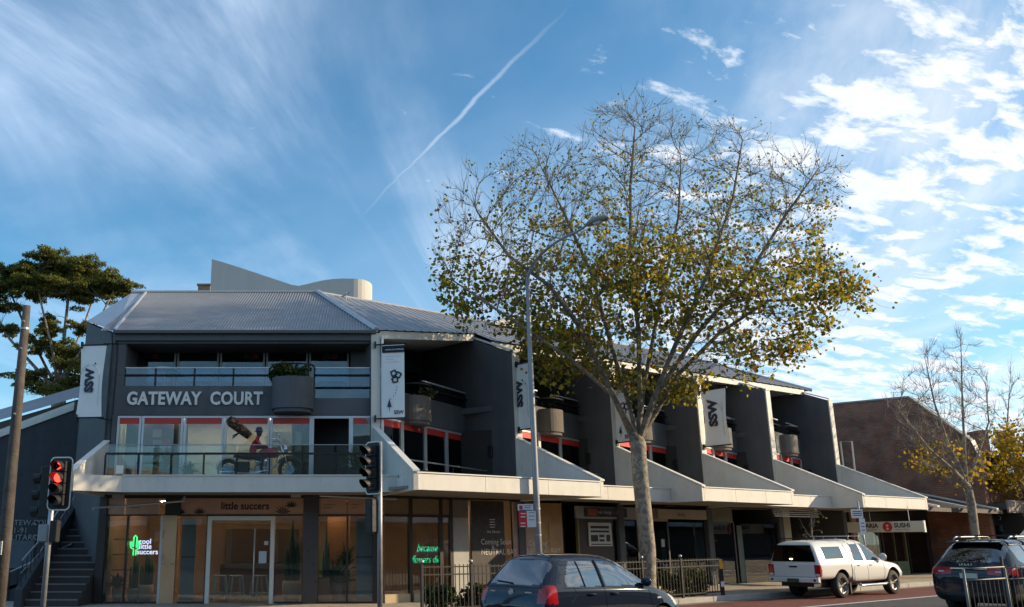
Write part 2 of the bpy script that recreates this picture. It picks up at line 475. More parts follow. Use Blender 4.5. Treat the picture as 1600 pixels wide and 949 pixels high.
# ---- canopies, fascias and raking braces
def canopy(t0, t1, s0):
    m = MB(WF); m.prism([(t0 + 0.06, s0 + 0.05), (t1 - 0.06, s0 + 0.05), (t1 - 0.06, 5.6), (t0 + 0.06 + (0.6 if t0 == 0 else 0), 3.6 if t0 == 0 else 5.6)], 'z', 3.0, Z1)
    c = m.build('canopy', white_paint, B)
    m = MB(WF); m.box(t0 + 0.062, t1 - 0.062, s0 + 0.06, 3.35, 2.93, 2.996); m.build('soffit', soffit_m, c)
    m = MB(WF); m.box(t0 + (0.0 if s0 == 0 else 0.065), t1 - 0.065, s0, s0 + 0.045, ZC, 3.27); m.build('fascia', white_paint, c, bevel=0.006)
    m = MB(WF); m.box(t0 + 0.01, t1 - 0.065, s0 - 0.03, s0 + 0.06, 3.272, 3.30); m.build('fascia_cap', white_trim, c)
    for q in (.34, .68): m = MB(WF); a = t0 + (t1 - t0) * q; m.box(a, a + .007, s0 - .002, s0 + .01, ZC + .01, 3.262); m.build('sheet_joint', soffit_m, c)

    return c


for i in range(5):
    canopy(0.0 if i == 0 else TS[i - 1], TS[i], 0.0 if i % 2 == 0 else 1.14)


def brace(F, L, top, name='brace'):
    m = MB(F); m.prism([(0.0, ZC - 0.004), (0.0, 3.30), (L, top), (L, ZC - 0.004)], 'x', -0.06, 0.06)
    b = m.build(name, white_paint, B)
    m = MB(F); m.prism([(-0.03, 3.305), (-0.03, 3.345), (L - 0.002, top + 0.045), (L - 0.002, top + 0.005)], 'x', -0.085, 0.085)
    m.build('brace_cap', white_trim, b)
    return b


for k, t in enumerate(TS): brace(lambda a, b, c, t=t: WF(t + a, b, c), FS, 4.72)
ic = Vector(wxy(*IC)); c0 = Vector((CX0, CY0)); dd = (ic - c0).normalized(); Lb = (ic - c0).length
brace(lambda a, b, c: (c0.x + dd.x * b + dd.y * a, c0.y + dd.y * b - dd.x * a, c), Lb - 0.1, 4.72)
brace(lambda a, b, c: (XL - 0.06 + a - 0.02 * b, 22.3 + b, c), 3.05, 4.35)
# front canopy
YC = 23.05
rx = c0.x + dd.x * (YC - c0.y) / dd.y
m = MB(); m.prism([(XL + 0.1, 22.45), (XL + 1.05, YC + 0.05), (rx - 0.12, YC + 0.05), (ic.x - 0.1, YF), (XL, YF)], 'z', 3.0, Z1)
cf = m.build('canopy', white_paint, B)
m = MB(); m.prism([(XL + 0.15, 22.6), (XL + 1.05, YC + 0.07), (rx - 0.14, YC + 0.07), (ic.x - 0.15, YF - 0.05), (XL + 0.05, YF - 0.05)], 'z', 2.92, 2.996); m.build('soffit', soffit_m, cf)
m = MB(); m.slab((XL + 1.0, YC), (rx - 0.085, YC), 0.045, ZC, 3.27); m.slab((XL + 0.03, 22.32), (XL + 0.997, YC), 0.045, ZC, 3.268); m.build('fascia', white_paint, cf)
m = MB(); m.slab((XL + 1.0, YC - 0.03), (rx - 0.09, YC - 0.03), 0.09, 3.272, 3.30); m.build('fascia_cap', white_trim, cf)

ES = [5.1, 4.3, 4.3, 4.3, 4.3]; EZ = [7.42 + .474 * (q - 3.2) for q in ES]      # where the eave crosses each fin
# ---- fins (party walls between the bays)
for k, t in enumerate(TS):
    F = lambda a, b, c, t=t: WF(t + a, b, c)
    m = MB(F); m.prism([(FS + 0.05, 2.9), (FS + 0.05, 7.36), (ES[k] + .1, EZ[k] - .12), (9.0, EZ[k] - .05), (9.0, 2.9)], 'x', -0.12, 0.12)
    f = m.build('fin_wall', charcoal, B)
    m = MB(F); m.box(-0.13, 0.13, FS, FS + 0.048, 3.3, 7.40); m.build('fin_edge', white_paint, f)
    m = MB(F); m.prism([(FS - 0.02, 7.405), (FS - 0.02, 7.45), (ES[k] + .1, EZ[k] - .035), (ES[k] + .1, EZ[k] - .085)], 'x', -0.14, 0.14); m.build('fin_cap', white_trim, f)
    m = MB(F); m.box(-0.19, -0.121, 4.28, 4.46, 4.25, 4.62); m.build('wall_light', black_plastic, f, bevel=0.01)
    m = MB(F); m.box(-0.1225, -0.1201, FS + .06, ES[k] + 1.0, 5.02, 5.035); m.build('control_joint', charcoal_trim, f)
    m = MB(F); m.box(-0.13, 0.13, FS + 0.02, 5.6, 0.13, 2.9); m.build('pier', charcoal, f)
    if k in (1, 3):
        m = MB(F); m.tube([(-0.17, 5.25, 3.25), (-0.17, 5.25, 8.0)], 0.045); m.build('downpipe', charcoal_trim, f, smooth=True)
# corner column where front and wing meet
m = MB(lambda a, b, c: (ic.x + dd.x * b + dd.y * a, ic.y + dd.y * b - dd.x * a, c)); m.box(-0.11, 0.11, -0.1, 0.5, 3.3, 7.36); cc_ = m.build('fin_wall', charcoal, B)
m = MB(lambda a, b, c: (ic.x + dd.x * b + dd.y * a, ic.y + dd.y * b - dd.x * a, c)); m.box(-0.13, 0.13, -0.15, -0.102, 3.3, 7.38); m.build('fin_edge', white_paint, cc_)
m = MB(); m.tube([(0.22, 25.26, 3.3), (0.22, 25.26, 7.3)], 0.04); m.build('downpipe', white_trim, cc_, smooth=True)


# ---- windows
def window(F, x0, x1, z0, z1, frame=alu, pane=pane_m, film=0.0, fw=0.055, y=0.0, name='window', bars=(), depth=0.09):
    m = MB(F)
    m.box(x0, x1, y, y + depth, z1 - fw, z1); m.box(x0, x1, y, y + depth, z0, z0 + fw)
    m.box(x0, x0 + fw, y, y + depth, z0 + fw, z1 - fw); m.box(x1 - fw, x1, y, y + depth, z0 + fw, z1 - fw)
    for b in bars: m.box(b - fw / 2, b + fw / 2, y + 0.01, y + depth - 0.01, z0 + fw, z1 - fw)
    o = m.build(name, frame, B)
    m = MB(F); m.box(x0 + fw - 0.01, x1 - fw + 0.01, y + 0.035, y + 0.045, z0 + fw - 0.01, z1 - fw + 0.01)
    ka, kb_ = rng.uniform(-.008, .008), rng.uniform(-.006, .006); m.v = [(a, b + (a - x0) * ka + (c - z0) * kb_, c) for a, b, c in m.v]; m.build('pane', pane, o)
    if film:
        m = MB(F); m.box(x0 + fw, x1 - fw, y + 0.024, y + 0.030, z1 - fw - film, z1 - fw); m.build('red_strip', red_film, o)
    return o


def room(F, x0, x1, y0, y1, z0, z1, wall, floor=dark_room, ceil=None, lights=0, le=None, lr=0.08):
    m = MB(F)
    m.poly([(x0, y1, z0), (x1, y1, z0), (x1, y1, z1), (x0, y1, z1)]); m.poly([(x0, y0, z0), (x0, y1, z0), (x0, y1, z1), (x0, y0, z1)]); m.poly([(x1, y0, z0), (x1, y1, z0), (x1, y1, z1), (x1, y0, z1)])
    m.poly([(x0, y0, z0 + 0.004), (x1, y0, z0 + 0.004), (x1, y1, z0 + 0.004), (x0, y1, z0 + 0.004)], 1); m.poly([(x0, y0, z1), (x1, y0, z1), (x1, y1, z1), (x0, y1, z1)], 2)
    o = m.build('interior', [wall, floor, ceil or wall], B, fixn=False)
    if lights:
        for i in range(lights[0]):
            for j in range(lights[1]):
                px = x0 + (x1 - x0) * (i + 0.5) / lights[0]; py = y0 + (y1 - y0) * (j + 0.5) / lights[1]
                m = MB(F); m.lathe([(lr * .8, -0.02), (lr, -0.012), (lr, -0.003)], (px, py, z1), 10); m.build('downlight', le or lamp_e, o)
    return o


def xat(x, y=700, Y=YF): return atY(x, y, Y).x


FR = lambda x, y, z: (x, YF + y, z)
ZH = 5.07                                   # window head of the first floor
edges = [180, 219, 285, 349, 421, 487]
off_light = emit('office_ceiling_light', (1.0, 0.90, 0.70), 7.0)
for a, b in zip(edges[:-1], edges[1:]):
    window(FR, xat(a, 700) + 0.01, xat(b, 700) - 0.01, 3.3, ZH, film=0.16, fw=0.06)
window(FR, xat(548) + 0.0, xat(586), 3.3, ZH, film=0.16, fw=0.06)
m = MB(FR); m.box(xat(487) - 0.005, xat(490), 0, 0.1, 3.25, ZH); m.box(xat(545), xat(548), 0, 0.1, 3.25, ZH); m.box(xat(490), xat(545), 0, 0.1, ZH - 0.07, ZH)
dfr = m.build('door', alu, B)
room(FR, XL + 0.05, xat(455), 0.12, 2.0, 3.22, ZH + 0.05, cream_wall, dark_room, white_trim, (5, 1), off_light, .28)
room(FR, xat(457), XR + 0.1, 0.12, 4.0, 3.22, ZH + 0.05, dark_room)
m = MB(FR); m.box(XL, XR, -0.02, 0.12, 3.2, 3.3); m.build('sill', white_trim, B)
# things seen on the office wall: squares and a dark screen
for x, y, wd, ht, c in ((246, 694, .26, .22, grey_panel), (259, 694, .24, .22, charcoal), (246, 677, .26, .22, alu), (259, 677, .24, .22, dark_room), (446, 690, 0.9, .55, cream_wall)):
    p = atY(x, y, YF + 0.9); m = MB(); m.box(p.x - wd / 2, p.x + wd / 2, YF + 0.9, YF + 0.93, p.z - ht / 2, p.z + ht / 2); m.build('wall_panel', c if (x, y) != (259, 694) else red_film, B)
m = MB(FR); m.box(xat(180), xat(292, 700, YF + 1), 1.0, 1.08, 3.22, ZH); m.build('partition', dark_room, B)

# wall band with the name, wall at both ends
zb0, zb1 = 5.09, 5.90
xs = xat(492, 620)
m = MB(FR); m.box(XL, xs, -0.02, 0.22, zb0, zb1); m.box(xs, XR, -0.02, 0.22, zb0, 5.56); band = m.build('wall_band', charcoal, B)
me = text_mesh('GATEWAY  COURT', 1.0, 0.03, 0.03, 'LEFT', 1.06)
mnx = min(q.co.x for q in me.vertices); mxx = max(q.co.x for q in me.vertices); mxy = max(q.co.y for q in me.vertices)
p0 = atY(198, 632, YF - 0.06); p1 = atY(411, 612, YF - 0.06)
sx = (p1.x - p0.x) / (mxx - mnx); sy = (p1.z - p0.z) / mxy
bm = bmesh.new(); bm.from_mesh(me); bm.verts.ensure_lookup_table()
seen = set(); letters = []
bmesh.ops.remove_doubles(bm, verts=bm.verts, dist=0.0005); bm.verts.ensure_lookup_table()
for q in bm.verts:
    if q.index in seen: continue
    st = [q]; isl = set([q.index])
    while st:
        a = st.pop()
        for e in a.link_edges:
            o_ = e.other_vert(a)
            if o_.index not in isl: isl.add(o_.index); st.append(o_)
    seen |= isl; letters.append(isl)
for isl in letters:
    idx = sorted(isl); mp = {j: i for i, j in enumerate(idx)}
    m = MB(); m.v = [(p0.x + (bm.verts[j].co.x - mnx) * sx, YF - 0.05 - bm.verts[j].co.z, p0.z + bm.verts[j].co.y * sy) for j in idx]
    m.f = [tuple(mp[v.index] for v in f.verts) for f in bm.faces if f.verts[0].index in isl]; m.mi = [0] * len(m.f)
    m.build('letter', white_trim, band)
bm.free()

# upper floor: deep terrace, dark glazing behind
FU = lambda x, y, z: (x, 26.65 + y, z)
for a, b in ((182, 275), (277, 342), (344, 414), (416, 481), (483, 545)):
    window(FU, xat(a, 560, 26.65), xat(b, 560, 26.65), 5.9, 7.3, frame=mat('grey_frame', (0.34, 0.345, 0.35), 0.5, 0.2), fw=0.05)
room(FU, xat(176, 560, 26.65), xat(586, 560, 26.65), 0.12, 4.0, 5.88, 7.3, dark_room)
for x in (236, 392, 517):
    q = atY(x, 553, 26.6); m = MB(); m.box(q.x, q.x + .2, 26.74, 26.76, q.z - .12, q.z + .12); m.build('wall_panel', red_film, B)
    m = MB(); m.box(q.x - .22, q.x - .03, 26.74, 26.76, q.z - .12, q.z + .12); m.build('wall_panel', charcoal_trim, B)
m = MB(); m.box(xat(548, 560, 26.65), 0.0, 26.45, 26.65, 5.9, 7.1); m.build('wall', charcoal, B)
m = MB(); m.box(XL, XR, YF + 0.225, 31.5, 5.7, 5.88); m.build('floor_slab', charcoal, B)
m = MB(); m.box(XL, XR, YF - 0.05, 28.5, 7.10, 7.16); m.build('soffit', charcoal, B)
m = MB(); m.box(XL - 0.05, XR + 0.02, YF - 0.14, YF + 0.06, 7.17, 7.38); m.build('eave_beam', charcoal_trim, B)
m = MB(); m.box(XL, XL + 0.22, YF, 28.5, 5.9, 7.1); m.build('wall', charcoal, B)
m = MB(); m.box(XL - 0.02, XL + 0.1, YF - 0.03, YF + 0.25, 3.2, 5.086); m.build('wall', charcoal, B)


def balustrade(F, x0, x1, z0, z1, n, rails=(), post=black_metal):
    m = MB(F); m.box(x0, x1, -0.03, 0.03, z1 - 0.03, z1); o = m.build('balustrade', alu, B)
    for z in rails: m = MB(F); m.tube([(x0, -0.055, z), (x1, -0.055, z)], 0.028, 6); m.build('rail', post, o)
    for i in range(n):
        a = x0 + (x1 - x0) * i / n; b = x0 + (x1 - x0) * (i + 1) / n
        m = MB(F); m.box(a + 0.012, b - 0.012, -0.006, 0.006, z0, z1 - 0.03); m.build('pane', rail_pane, o)
        m = MB(F); m.box(a - 0.02, a + 0.02, -0.05, -0.008, z0 - 0.1, z1 - 0.03); m.build('post', post, o)
    return o


balustrade(lambda x, y, z: (x, YF + 0.08 + y, z), xat(181, 590), xat(425, 590), 5.90, 6.44, 4, (6.21,))
balustrade(lambda x, y, z: (x, YF + 0.08 + y, z), xat(491, 590), xat(584, 590), 5.57, 6.44, 1, (6.21, 5.86))
# little round table on the terrace
tb = thing('terrace_table', 'small round white table behind the glass on the upper front terrace', 'table', (xat(256, 598, 26.2), 26.2, 5.88))
q = tb.location
m = MB(); m.lathe([(0.22, 0), (0.22, 0.02), (0.025, 0.05), (0.025, 0.62), (0.03, 0.64)], q, 14); m.build('pedestal', white_trim, tb, smooth=False)
m = MB(); m.lathe([(0.34, 0.62), (0.35, 0.63), (0.35, 0.65), (0.34, 0.66)], q, 20); m.build('tabletop', white_trim, tb)


def tub(F, cx, hw, z0, z1, dep, name='planter_tub', mat_=charcoal):
    """half-round planter tub bulging out of the band"""
    n = 14; m = MB(F); pts = [(cx - hw, 0.02)] + [(cx - hw * math.cos(math.pi * i / n), -dep * math.sin(math.pi * i / n) ** 0.6) for i in range(n + 1)] + [(cx + hw, 0.02)]
    m.prism(pts, 'z', z0 + 0.1, z1)
    o = m.build(name, mat_, B)
    low = [(cx + (a - cx) * 0.9, b * 0.9) for a, b in pts]; m = MB(F); m.prism(low, 'z', z0, z0 + 0.098); m.build('tub_base', mat_, o)
    m = MB(F); m.tube([(a, b - 0.0, z1 + 0.34) for a, b in pts[1:-1]], 0.024, 6); m.build('rail', black_metal, o)
    return o


FT = lambda x, y, z: (x, YF - 0.03 + y, z)
tub(FT, (xat(426, 610) + xat(491, 610)) / 2, (xat(491, 610) - xat(426, 610)) / 2, 5.12, 6.08, 0.62)

# ---- wing bays: first-floor glazing, band above, tubs, recessed upper floor
bays = [(IC[0] + 0.12, IC[1] + 0.02, TS[0] - 0.12)] + [(TS[i] + 0.13, 3.45, TS[i + 1] - 0.12) for i in range(4)]
for i, (t0, s0, t1) in enumerate(bays):
    a, b = wxy(t0, s0), wxy(t1, 5.55 if i == 0 else 4.7)
    F, L = line_frame(a, b)
    n = 4 if i == 0 else 3
    ww = L / n
    for j in range(n):
        window(F, j * ww + 0.01, (j + 1) * ww - 0.01, 3.25, ZH + 0.02, film=0.18, fw=0.06)
    room(F, 0.02, L - 0.02, 0.12, 2.6, 3.22, ZH + 0.05, dark_room, dark_room, white_trim)
    # pale wall and red blinds half seen inside
    m = MB(F); m.box(L * 0.52, L * 0.8, 1.2, 1.25, 3.3, ZH); m.build('partition', grey_panel, B)
    m = MB(F); m.box(L * 0.30, L * 0.36, 0.9, 0.95, 3.6, 4.2); m.build('wall_panel', red_film, B)
    zt = 5.92
    m = MB(F); m.box(0, L, -0.03, 0.2, ZH + 0.03, zt); m.build('wall_band', charcoal, B)
    m = MB(F); m.box(0, L, 0.205, 0.205 + 4.5, 5.7, 5.88); m.build('floor_slab', charcoal, B)
    tc_ = L * (0.36 if i == 0 else 0.46)
    tub(F, tc_, 0.55, 5.02, 5.84, 0.5, mat_=mat('taupe_tub', (0.12, 0.108, 0.10), 0.8, vary=0.1))
    for q0, q1 in ((0.03, tc_ - 0.58), (tc_ + 0.58, L - 0.03)):
        m = MB(F); m.box(q0, q1, -0.02, 0.02, 6.41, 6.45); o = m.build('balustrade', alu, B)
        m = MB(F); m.box(q0, q1, -0.006, 0.006, 5.92, 6.40); m.build('pane', rail_pane, o)
        m = MB(F); m.tube([(q0, -0.06, 6.2), (q1, -0.06, 6.2)], 0.026, 6); m.build('rail', black_metal, o)
    # handrail along the canopy deck
    m = MB(F); m.tube([(0.1, -0.9, 3.85), (L * 0.98, -0.9, 3.85)], 0.02, 6)
    o = m.build('deck_rail', galv, B)
    for q in (0.12, L * 0.5, L * 0.97): m = MB(F); m.tube([(q, -0.9, 3.2), (q, -0.9, 3.84)], 0.018, 6); m.build('post', black_metal, o)
    m = MB(F); m.tube([(0.1, -0.9, 3.6), (L * 0.98, -0.9, 3.6)], 0.03, 6); m.build('rail', black_metal, o)
    # upper floor glazing at s = 8
    tl = t0 if i else IC[0] - 2.0
    G, L2 = line_frame(wxy(tl, 8.0), wxy(t1, 8.0))
    for j in range(3):
        window(G, j * L2 / 3 + 0.02, (j + 1) * L2 / 3 - 0.02, 5.9, 7.55, frame=charcoal_trim, fw=0.06, film=0.14 if j == 0 else 0)
    room(G, 0.05, L2 - 0.05, 0.12, 3, 5.88, 7.8, dark_room)
    m = MB(G); m.box(0, L2, -0.02, 0.14, 7.56, 8.3); m.build('wall', charcoal, B)
    # eave: lining and fascia, set back behind the fin fronts
    sl0, sl1 = (3.25, 5.1) if i == 0 else (4.3, 4.3); te = t0 - (0.0 if i == 0 else .12); zl0, zl1 = 7.42 + .474 * (sl0 - 3.2), 7.42 + .474 * (sl1 - 3.2)
    m = MB(WF); m.add([(te, sl0 + .06, zl0 - .16), (t1, sl1 + .06, zl1 - .16), (t1, 8.0, 8.22), (te - (1.6 if i == 0 else 0), 8.0, 8.22)], [(0, 1, 2, 3)]); m.build('soffit', mat('eave_lining', (0.58, 0.56, 0.52), 0.7, vary=0.08), B)
    Fe, Le = line_frame(wxy(te, sl0), wxy(t1 + .12, sl1))
    m = MB(Fe); m.add([(0, 0, zl0 - .2), (Le, 0, zl1 - .2), (Le, 0, zl1 + .02), (0, 0, zl0 + .02), (0, .06, zl0 - .2), (Le, .06, zl1 - .2), (Le, .06, zl1 + .02), (0, .06, zl0 + .02)], [(0, 1, 2, 3), (7, 6, 5, 4), (0, 4, 5, 1), (1, 5, 6, 2), (2, 6, 7, 3), (3, 7, 4, 0)])
    gut = m.build('eave_fascia', white_paint, B)


# ---- roof
def corrugate(P00, P10, P01, P11, n, amp, mat_, name, clip=None):
    """corrugated sheet between eave P00-P10 and ridge P01-P11, ribs run up the slope"""
    P00, P10, P01, P11 = map(Vector, (P00, P10, P01, P11)); m = MB()
    e = (P10 - P00); up = (P01 - P00); nrm = e.cross(up).normalized()
    N = n * 4; vs = []
    for i in range(N + 1):
        q = i / N; h = amp * (0.5 + 0.5 * math.cos(2 * math.pi * i / 4))
        vs.append(P00.lerp(P10, q) + nrm * h); vs.append(P01.lerp(P11, q) + nrm * h)
    m.add(vs, [(2 * i, 2 * i + 2, 2 * i + 3, 2 * i + 1) for i in range(N)])
    return m.build(name, mat_, B, fixn=False)


GZ = 7.42
gl, gr = Vector((XL - 0.1, 25.2, GZ)), Vector((0.05, 25.2, GZ))
rl = atY(228, 460, 30.04); rr = atY(497, 458, 30.04); rl0 = atY(205, 460, 30.04)
rz = rr.z; rl.z = rz; rl0.z = rz
# front face: ribs stay square to the eave, so build strips and clip them by the hips
e_ = 0.035; m = MB(); n = int((gr.x - gl.x + 1.6) / 0.085)
x_a, x_b = min(gl.x, rl.x), gr.x
N = int((x_b - x_a) / 0.0425); vs = []; fs = []
for i in range(N + 1):
    x = x_a + (x_b - x_a) * i / N; h = 0.034 * (i % 2)
    lo = 0.0
    if x < gl.x: lo = 1.0
    hi = 1.0
    if x > rr.x: hi = max(0.0, 1 - (x - rr.x) / (gr.x - rr.x))
    if x < rl.x: hi = max(0.0, (x - gl.x) / (rl.x - gl.x)) if rl.x > gl.x else 1.0
    for q in (0.0, hi): vs.append((x, gl.y + (rr.y - gl.y) * q, GZ + (rz - GZ) * q + h))
m.add(vs, [(2 * i, 2 * i + 2, 2 * i + 3, 2 * i + 1) for i in range(N)])
roof = m.build('roof', roof_m, B, fixn=False)
lw = atY(136, 502, 27.8)
m = MB(); m.poly([gl + Vector((0, 0, 0.02)), rl, rl0, lw]); m.build('roof_side', roof_trim, roof)
m = MB(); m.tube([gl + Vector((0, 0, 0.03)), rl + Vector((0, 0, 0.02))], 0.05, 6); m.build('hip_cap', roof_trim, roof)
m = MB(); m.tube([gr + Vector((0, 0, 0.04)), rr + Vector((0, 0, 0.03))], 0.09, 6); m.build('hip_cap', roof_trim, roof)
m = MB(); m.tube([rl0 + Vector((0, 0, 0.03)), rr + Vector((0, 0, 0.03))], 0.06, 6); m.build('ridge_cap', roof_trim, roof)
m = MB(); m.box(gl.x, gr.x, 25.1, 25.26, GZ - 0.07, GZ + 0.01); m.build('gutter', charcoal_trim, roof)
# wing roof
wr = 8.35
e0 = gr.copy(); r1 = Vector(WF(20.5, wr, rz))
def eave_pt(t):
    t_a = IC[0]; sv = 3.2 + (5.1 - 3.2) * (t - t_a) / (TS[0] - t_a) if t < TS[0] else 4.3
    return Vector(WF(t, sv - .06, 7.46 + .474 * (sv - 3.2)))
e1 = eave_pt(24.1)
m = MB(); vs = []; K = 54; lines = []
for i in range(K + 1):
    t = IC[0] - .05 + (24.1 - IC[0]) * i / K; lines.append((t, i / K))
    if i < K and lines[-1][0] < TS[0] <= IC[0] - .05 + (24.1 - IC[0]) * (i + 1) / K: lines += [(TS[0] - .001, (TS[0] - IC[0]) / (24.1 - IC[0])), (TS[0] + .001, (TS[0] - IC[0]) / (24.1 - IC[0]) + .0001)]
for t, q in lines:
    a = eave_pt(t); b = rr.lerp(r1, q)
    for dq, h in ((-.05, 0), (-.03, .016), (.03, .016), (.05, 0)): vs.append(a + U * dq + Vector((0, 0, h))); vs.append(b + U * dq + Vector((0, 0, h)))
m.add(vs, [(2 * i, 2 * i + 2, 2 * i + 3, 2 * i + 1) for i in range(len(vs) // 2 - 1)])
wroof = m.build('roof', roof_m, B, fixn=False)
m = MB(); m.poly([e1, Vector(WF(24.1, 13, 7.6)), r1]); m.build('roof_end', roof_m, wroof)
m = MB(); m.tube([r1, e1], 0.07, 6); m.build('hip_cap', roof_trim, wroof)
m = MB(); m.tube([rr, r1], 0.07, 6); m.build('ridge_cap', roof_trim, wroof)
m = MB(); m.poly([rr, r1, Vector(WF(24.1, 13.4, 7.6)), Vector((-2.5, 36, 7.6))]); m.poly([rr, rl0, Vector((-9, 36, 7.6)), Vector((-2.5, 36, 7.6))]); m.build('roof_back', roof_m, roof)
# little gabled roof lights along the wing ridge
for x, y in ((768, 503),):
    t_, z_ = atW(x, y, 8.6)
    m = MB(WF); m.prism([(t_ - 1.1, z_ - 0.45), (t_, z_), (t_ + 1.1, z_ - 0.45)], 'y', 7.4, 10.5); m.build('roof_light', roof_m, wroof)
# roof aerial
q = atY(541, 462, 30.2); m = MB(); m.tube([q - Vector((0, 0, 0.3)), q + Vector((0, 0, 0.12))], 0.02, 6); m.tube([q + Vector((-0.16, 0, -0.05)), q + Vector((0.12, 0, 0.1))], 0.03, 6); m.build('aerial', galv, roof)

# ---- left end wall (raking fin) and back walls
lw2 = Vector((XL - 0.1, 25.42, 0))
LF, LL = line_frame((lw.x, lw.y), (lw2.x, lw2.y))
m = MB(LF); m.prism([(0, 0.13), (LL, 0.13), (LL, GZ - 0.06), (0, lw.z - 0.06)], 'y', 0.0, 0.2); lwall = m.build('wall', charcoal, B)
m = MB(LF); m.tube([(LL - 0.12, -0.05, 3.0), (LL - 0.12, -0.05, 7.1), (LL, -0.12, 7.35)], 0.035, 6); m.build('downpipe', charcoal_trim, lwall, smooth=True)
m = MB(); m.poly([(lw.x, lw.y, 0.1), (lw.x, lw.y, lw.z - 0.1), (-9, 36, 7.6), (-9, 36, 0.1)]); m.poly([(-9, 36, 0.1), (-9, 36, 7.6), (-2.5, 36, 7.6), (-2.5, 36, 0.1)])
q1 = WF(24.1, 13.4, 0); m.poly([(-2.5, 36, .1), (-2.5, 36, 7.6), (q1[0], q1[1], 7.6), (q1[0], q1[1], .1)]); m.build('back_wall', charcoal, B)
m = MB(WF); m.box(23.72, 24.1, 5.4, 13.4, 0.13, 7.55); m.build('wall', charcoal, B)

# ---- deck railing of the front canopy
ZR = 3.92
FD = lambda x, y, z: (x, 23.9 + y, z)
xa, xb = atY(165, 715, 23.9).x, atY(575, 715, 23.9).x
m = MB(FD); m.box(xa, xb, -0.035, 0.035, ZR - 0.05, ZR); dr = m.build('deck_rail', black_metal, B)
m = MB(FD); m.tube([(xa, 0.0, ZR + 0.2), (xb, 0.0, ZR + 0.2)], 0.012, 6); m.build('rail', galv, dr)
for i in range(9):
    a = xa + (xb - xa) * i / 8
    m = MB(FD); m.box(a - 0.02, a + 0.02, -0.02, 0.02, 3.2, ZR - 0.052); m.build('post', black_metal, dr)
for i in range(8):
    a = xa + (xb - xa) * i / 8; b = xa + (xb - xa) * (i + 1) / 8
    m = MB(FD); m.box(a + 0.03, b - 0.03, 0.04, 0.05, 3.25, ZR + 0.19); m.build('pane', glass('deck_glass', (0.86, 0.9, 0.9), 0.02) if i == 0 else MATS['deck_glass'], dr)

# ================================================================== SHOPS AT STREET LEVEL
copper = mat('copper_cladding', (0.66, 0.44, 0.27), 0.32, 0.7, vary=0.04, scale=0.6)
ink = mat('black_lettering', (0.02, 0.018, 0.016), 0.6, vary=0)
pale_ink = mat('pale_lettering', (0.62, 0.60, 0.56), 0.6, vary=0)
cream_pot = mat('cream_pot', (0.60, 0.48, 0.36), 0.7, vary=0.1)
cactus_m = mat('cactus_green', (0.07, 0.12, 0.06), 0.7, vary=0.3, scale=8)
leaf_dark = leafmat('potplant_leaves', [(0, (0.03, 0.06, 0.02)), (0.6, (0.07, 0.12, 0.03)), (1, (0.14, 0.17, 0.05))], 0.25)
zx = lambda x, y=880: atY(x, y, YF).x
ZS0, ZS1 = 2.42, 2.84
pts = [(XL, YF + 0.12), (XR, YF + 0.12), wxy(IC[0] + 0.3, 3.5), wxy(TS[0] - 0.2, 3.5), wxy(TS[0] - 0.2, 7.6), (XL, 30.4)]
m = MB()
for a, b in zip(pts[3:], pts[4:] + pts[:1]): m.poly([(a[0], a[1], 0.13), (b[0], b[1], 0.13), (b[0], b[1], 2.9), (a[0], a[1], 2.9)])
m.poly([(a, b, 0.137) for a, b in pts], 1); m.poly([(a, b, 2.9) for a, b in pts], 2)
shop_room = m.build('interior', [warm_room, mat('shop_floor', (0.16, 0.13, 0.11), 0.4), warm_room], B, fixn=False)
for x, y in ((-6.4, 26.6), (-6.4, 28.6), (-4.6, 26.6), (-4.6, 28.6), (-2.8, 26.6), (-2.8, 28.6), (-1.1, 26.8), (-1.0, 28.8), (1.2, 28.0), (2.6, 29.2)):
    m = MB(); m.lathe([(0.06, -0.03), (0.08, -0.02), (0.08, -0.002)], (x, y, 2.9), 10); m.build('downlight', lamp_e, shop_room)
# shopfront pieces facing the camera
for a, b, mt, z0, z1, dp in ((149, 162, dark_frame, .13, 2.9, .14), (252, 274, copper, .13, ZS0 - .03, .12), (254, 278, dark_frame, ZS0 - .02, 2.9, .1), (248, 252, alu, .13, ZS0 - .03, .1),
                             (473, 497, mat('dark_cladding', (0.085, 0.075, 0.075), 0.35, 0.3, vary=0.1), .13, 2.9, .14), (583, 590, dark_frame, .13, 2.9, .14)):
    m = MB(FR); m.box(zx(a), zx(b), -0.04, dp, z0, z1); m.build('column', mt, B, bevel=0.006)
m = MB(FR); m.box(XL, XR, 0.0, 0.12, 2.842, 2.92); m.build('header', dark_frame, B)
m = MB(FR); m.box(XL, XR, 0.0, 0.1, ZS0 - 0.045, ZS0 - 0.005); m.build('transom', dark_frame, B)
panels = [(163, 194), (197, 248), (279, 473), (498, 541), (544, 583)]
plist = []
for a, b in panels:
    m = MB(FR); m.box(zx(a, 790), zx(b, 790), 0.03, 0.07, ZS0, 2.838); plist.append(m.build('sign_panel', pink_panel, B))
text('lettering', 'little succers', 0.275, (zx(345, 790), YF + 0.026, 2.55), (1, 0, 0), ink, plist[2], bold=0.006, extrude=0.002, wide=0.93)
for p_, x in ((0, 168), (1, 205), (3, 506), (4, 549)):
    for j, (wd, dz) in enumerate(((0.62, 2.66), (0.5, 2.58))):
        wd2 = wd * (0.62 if p_ in (0, 4) else 1.0)
        text('lettering', 'indoor plants and pots' if j == 0 else 'gifts and workshops', 0.058, (zx(x, 790), YF + 0.026, dz), (1, 0, 0), ink, plist[p_], wide=wd2)


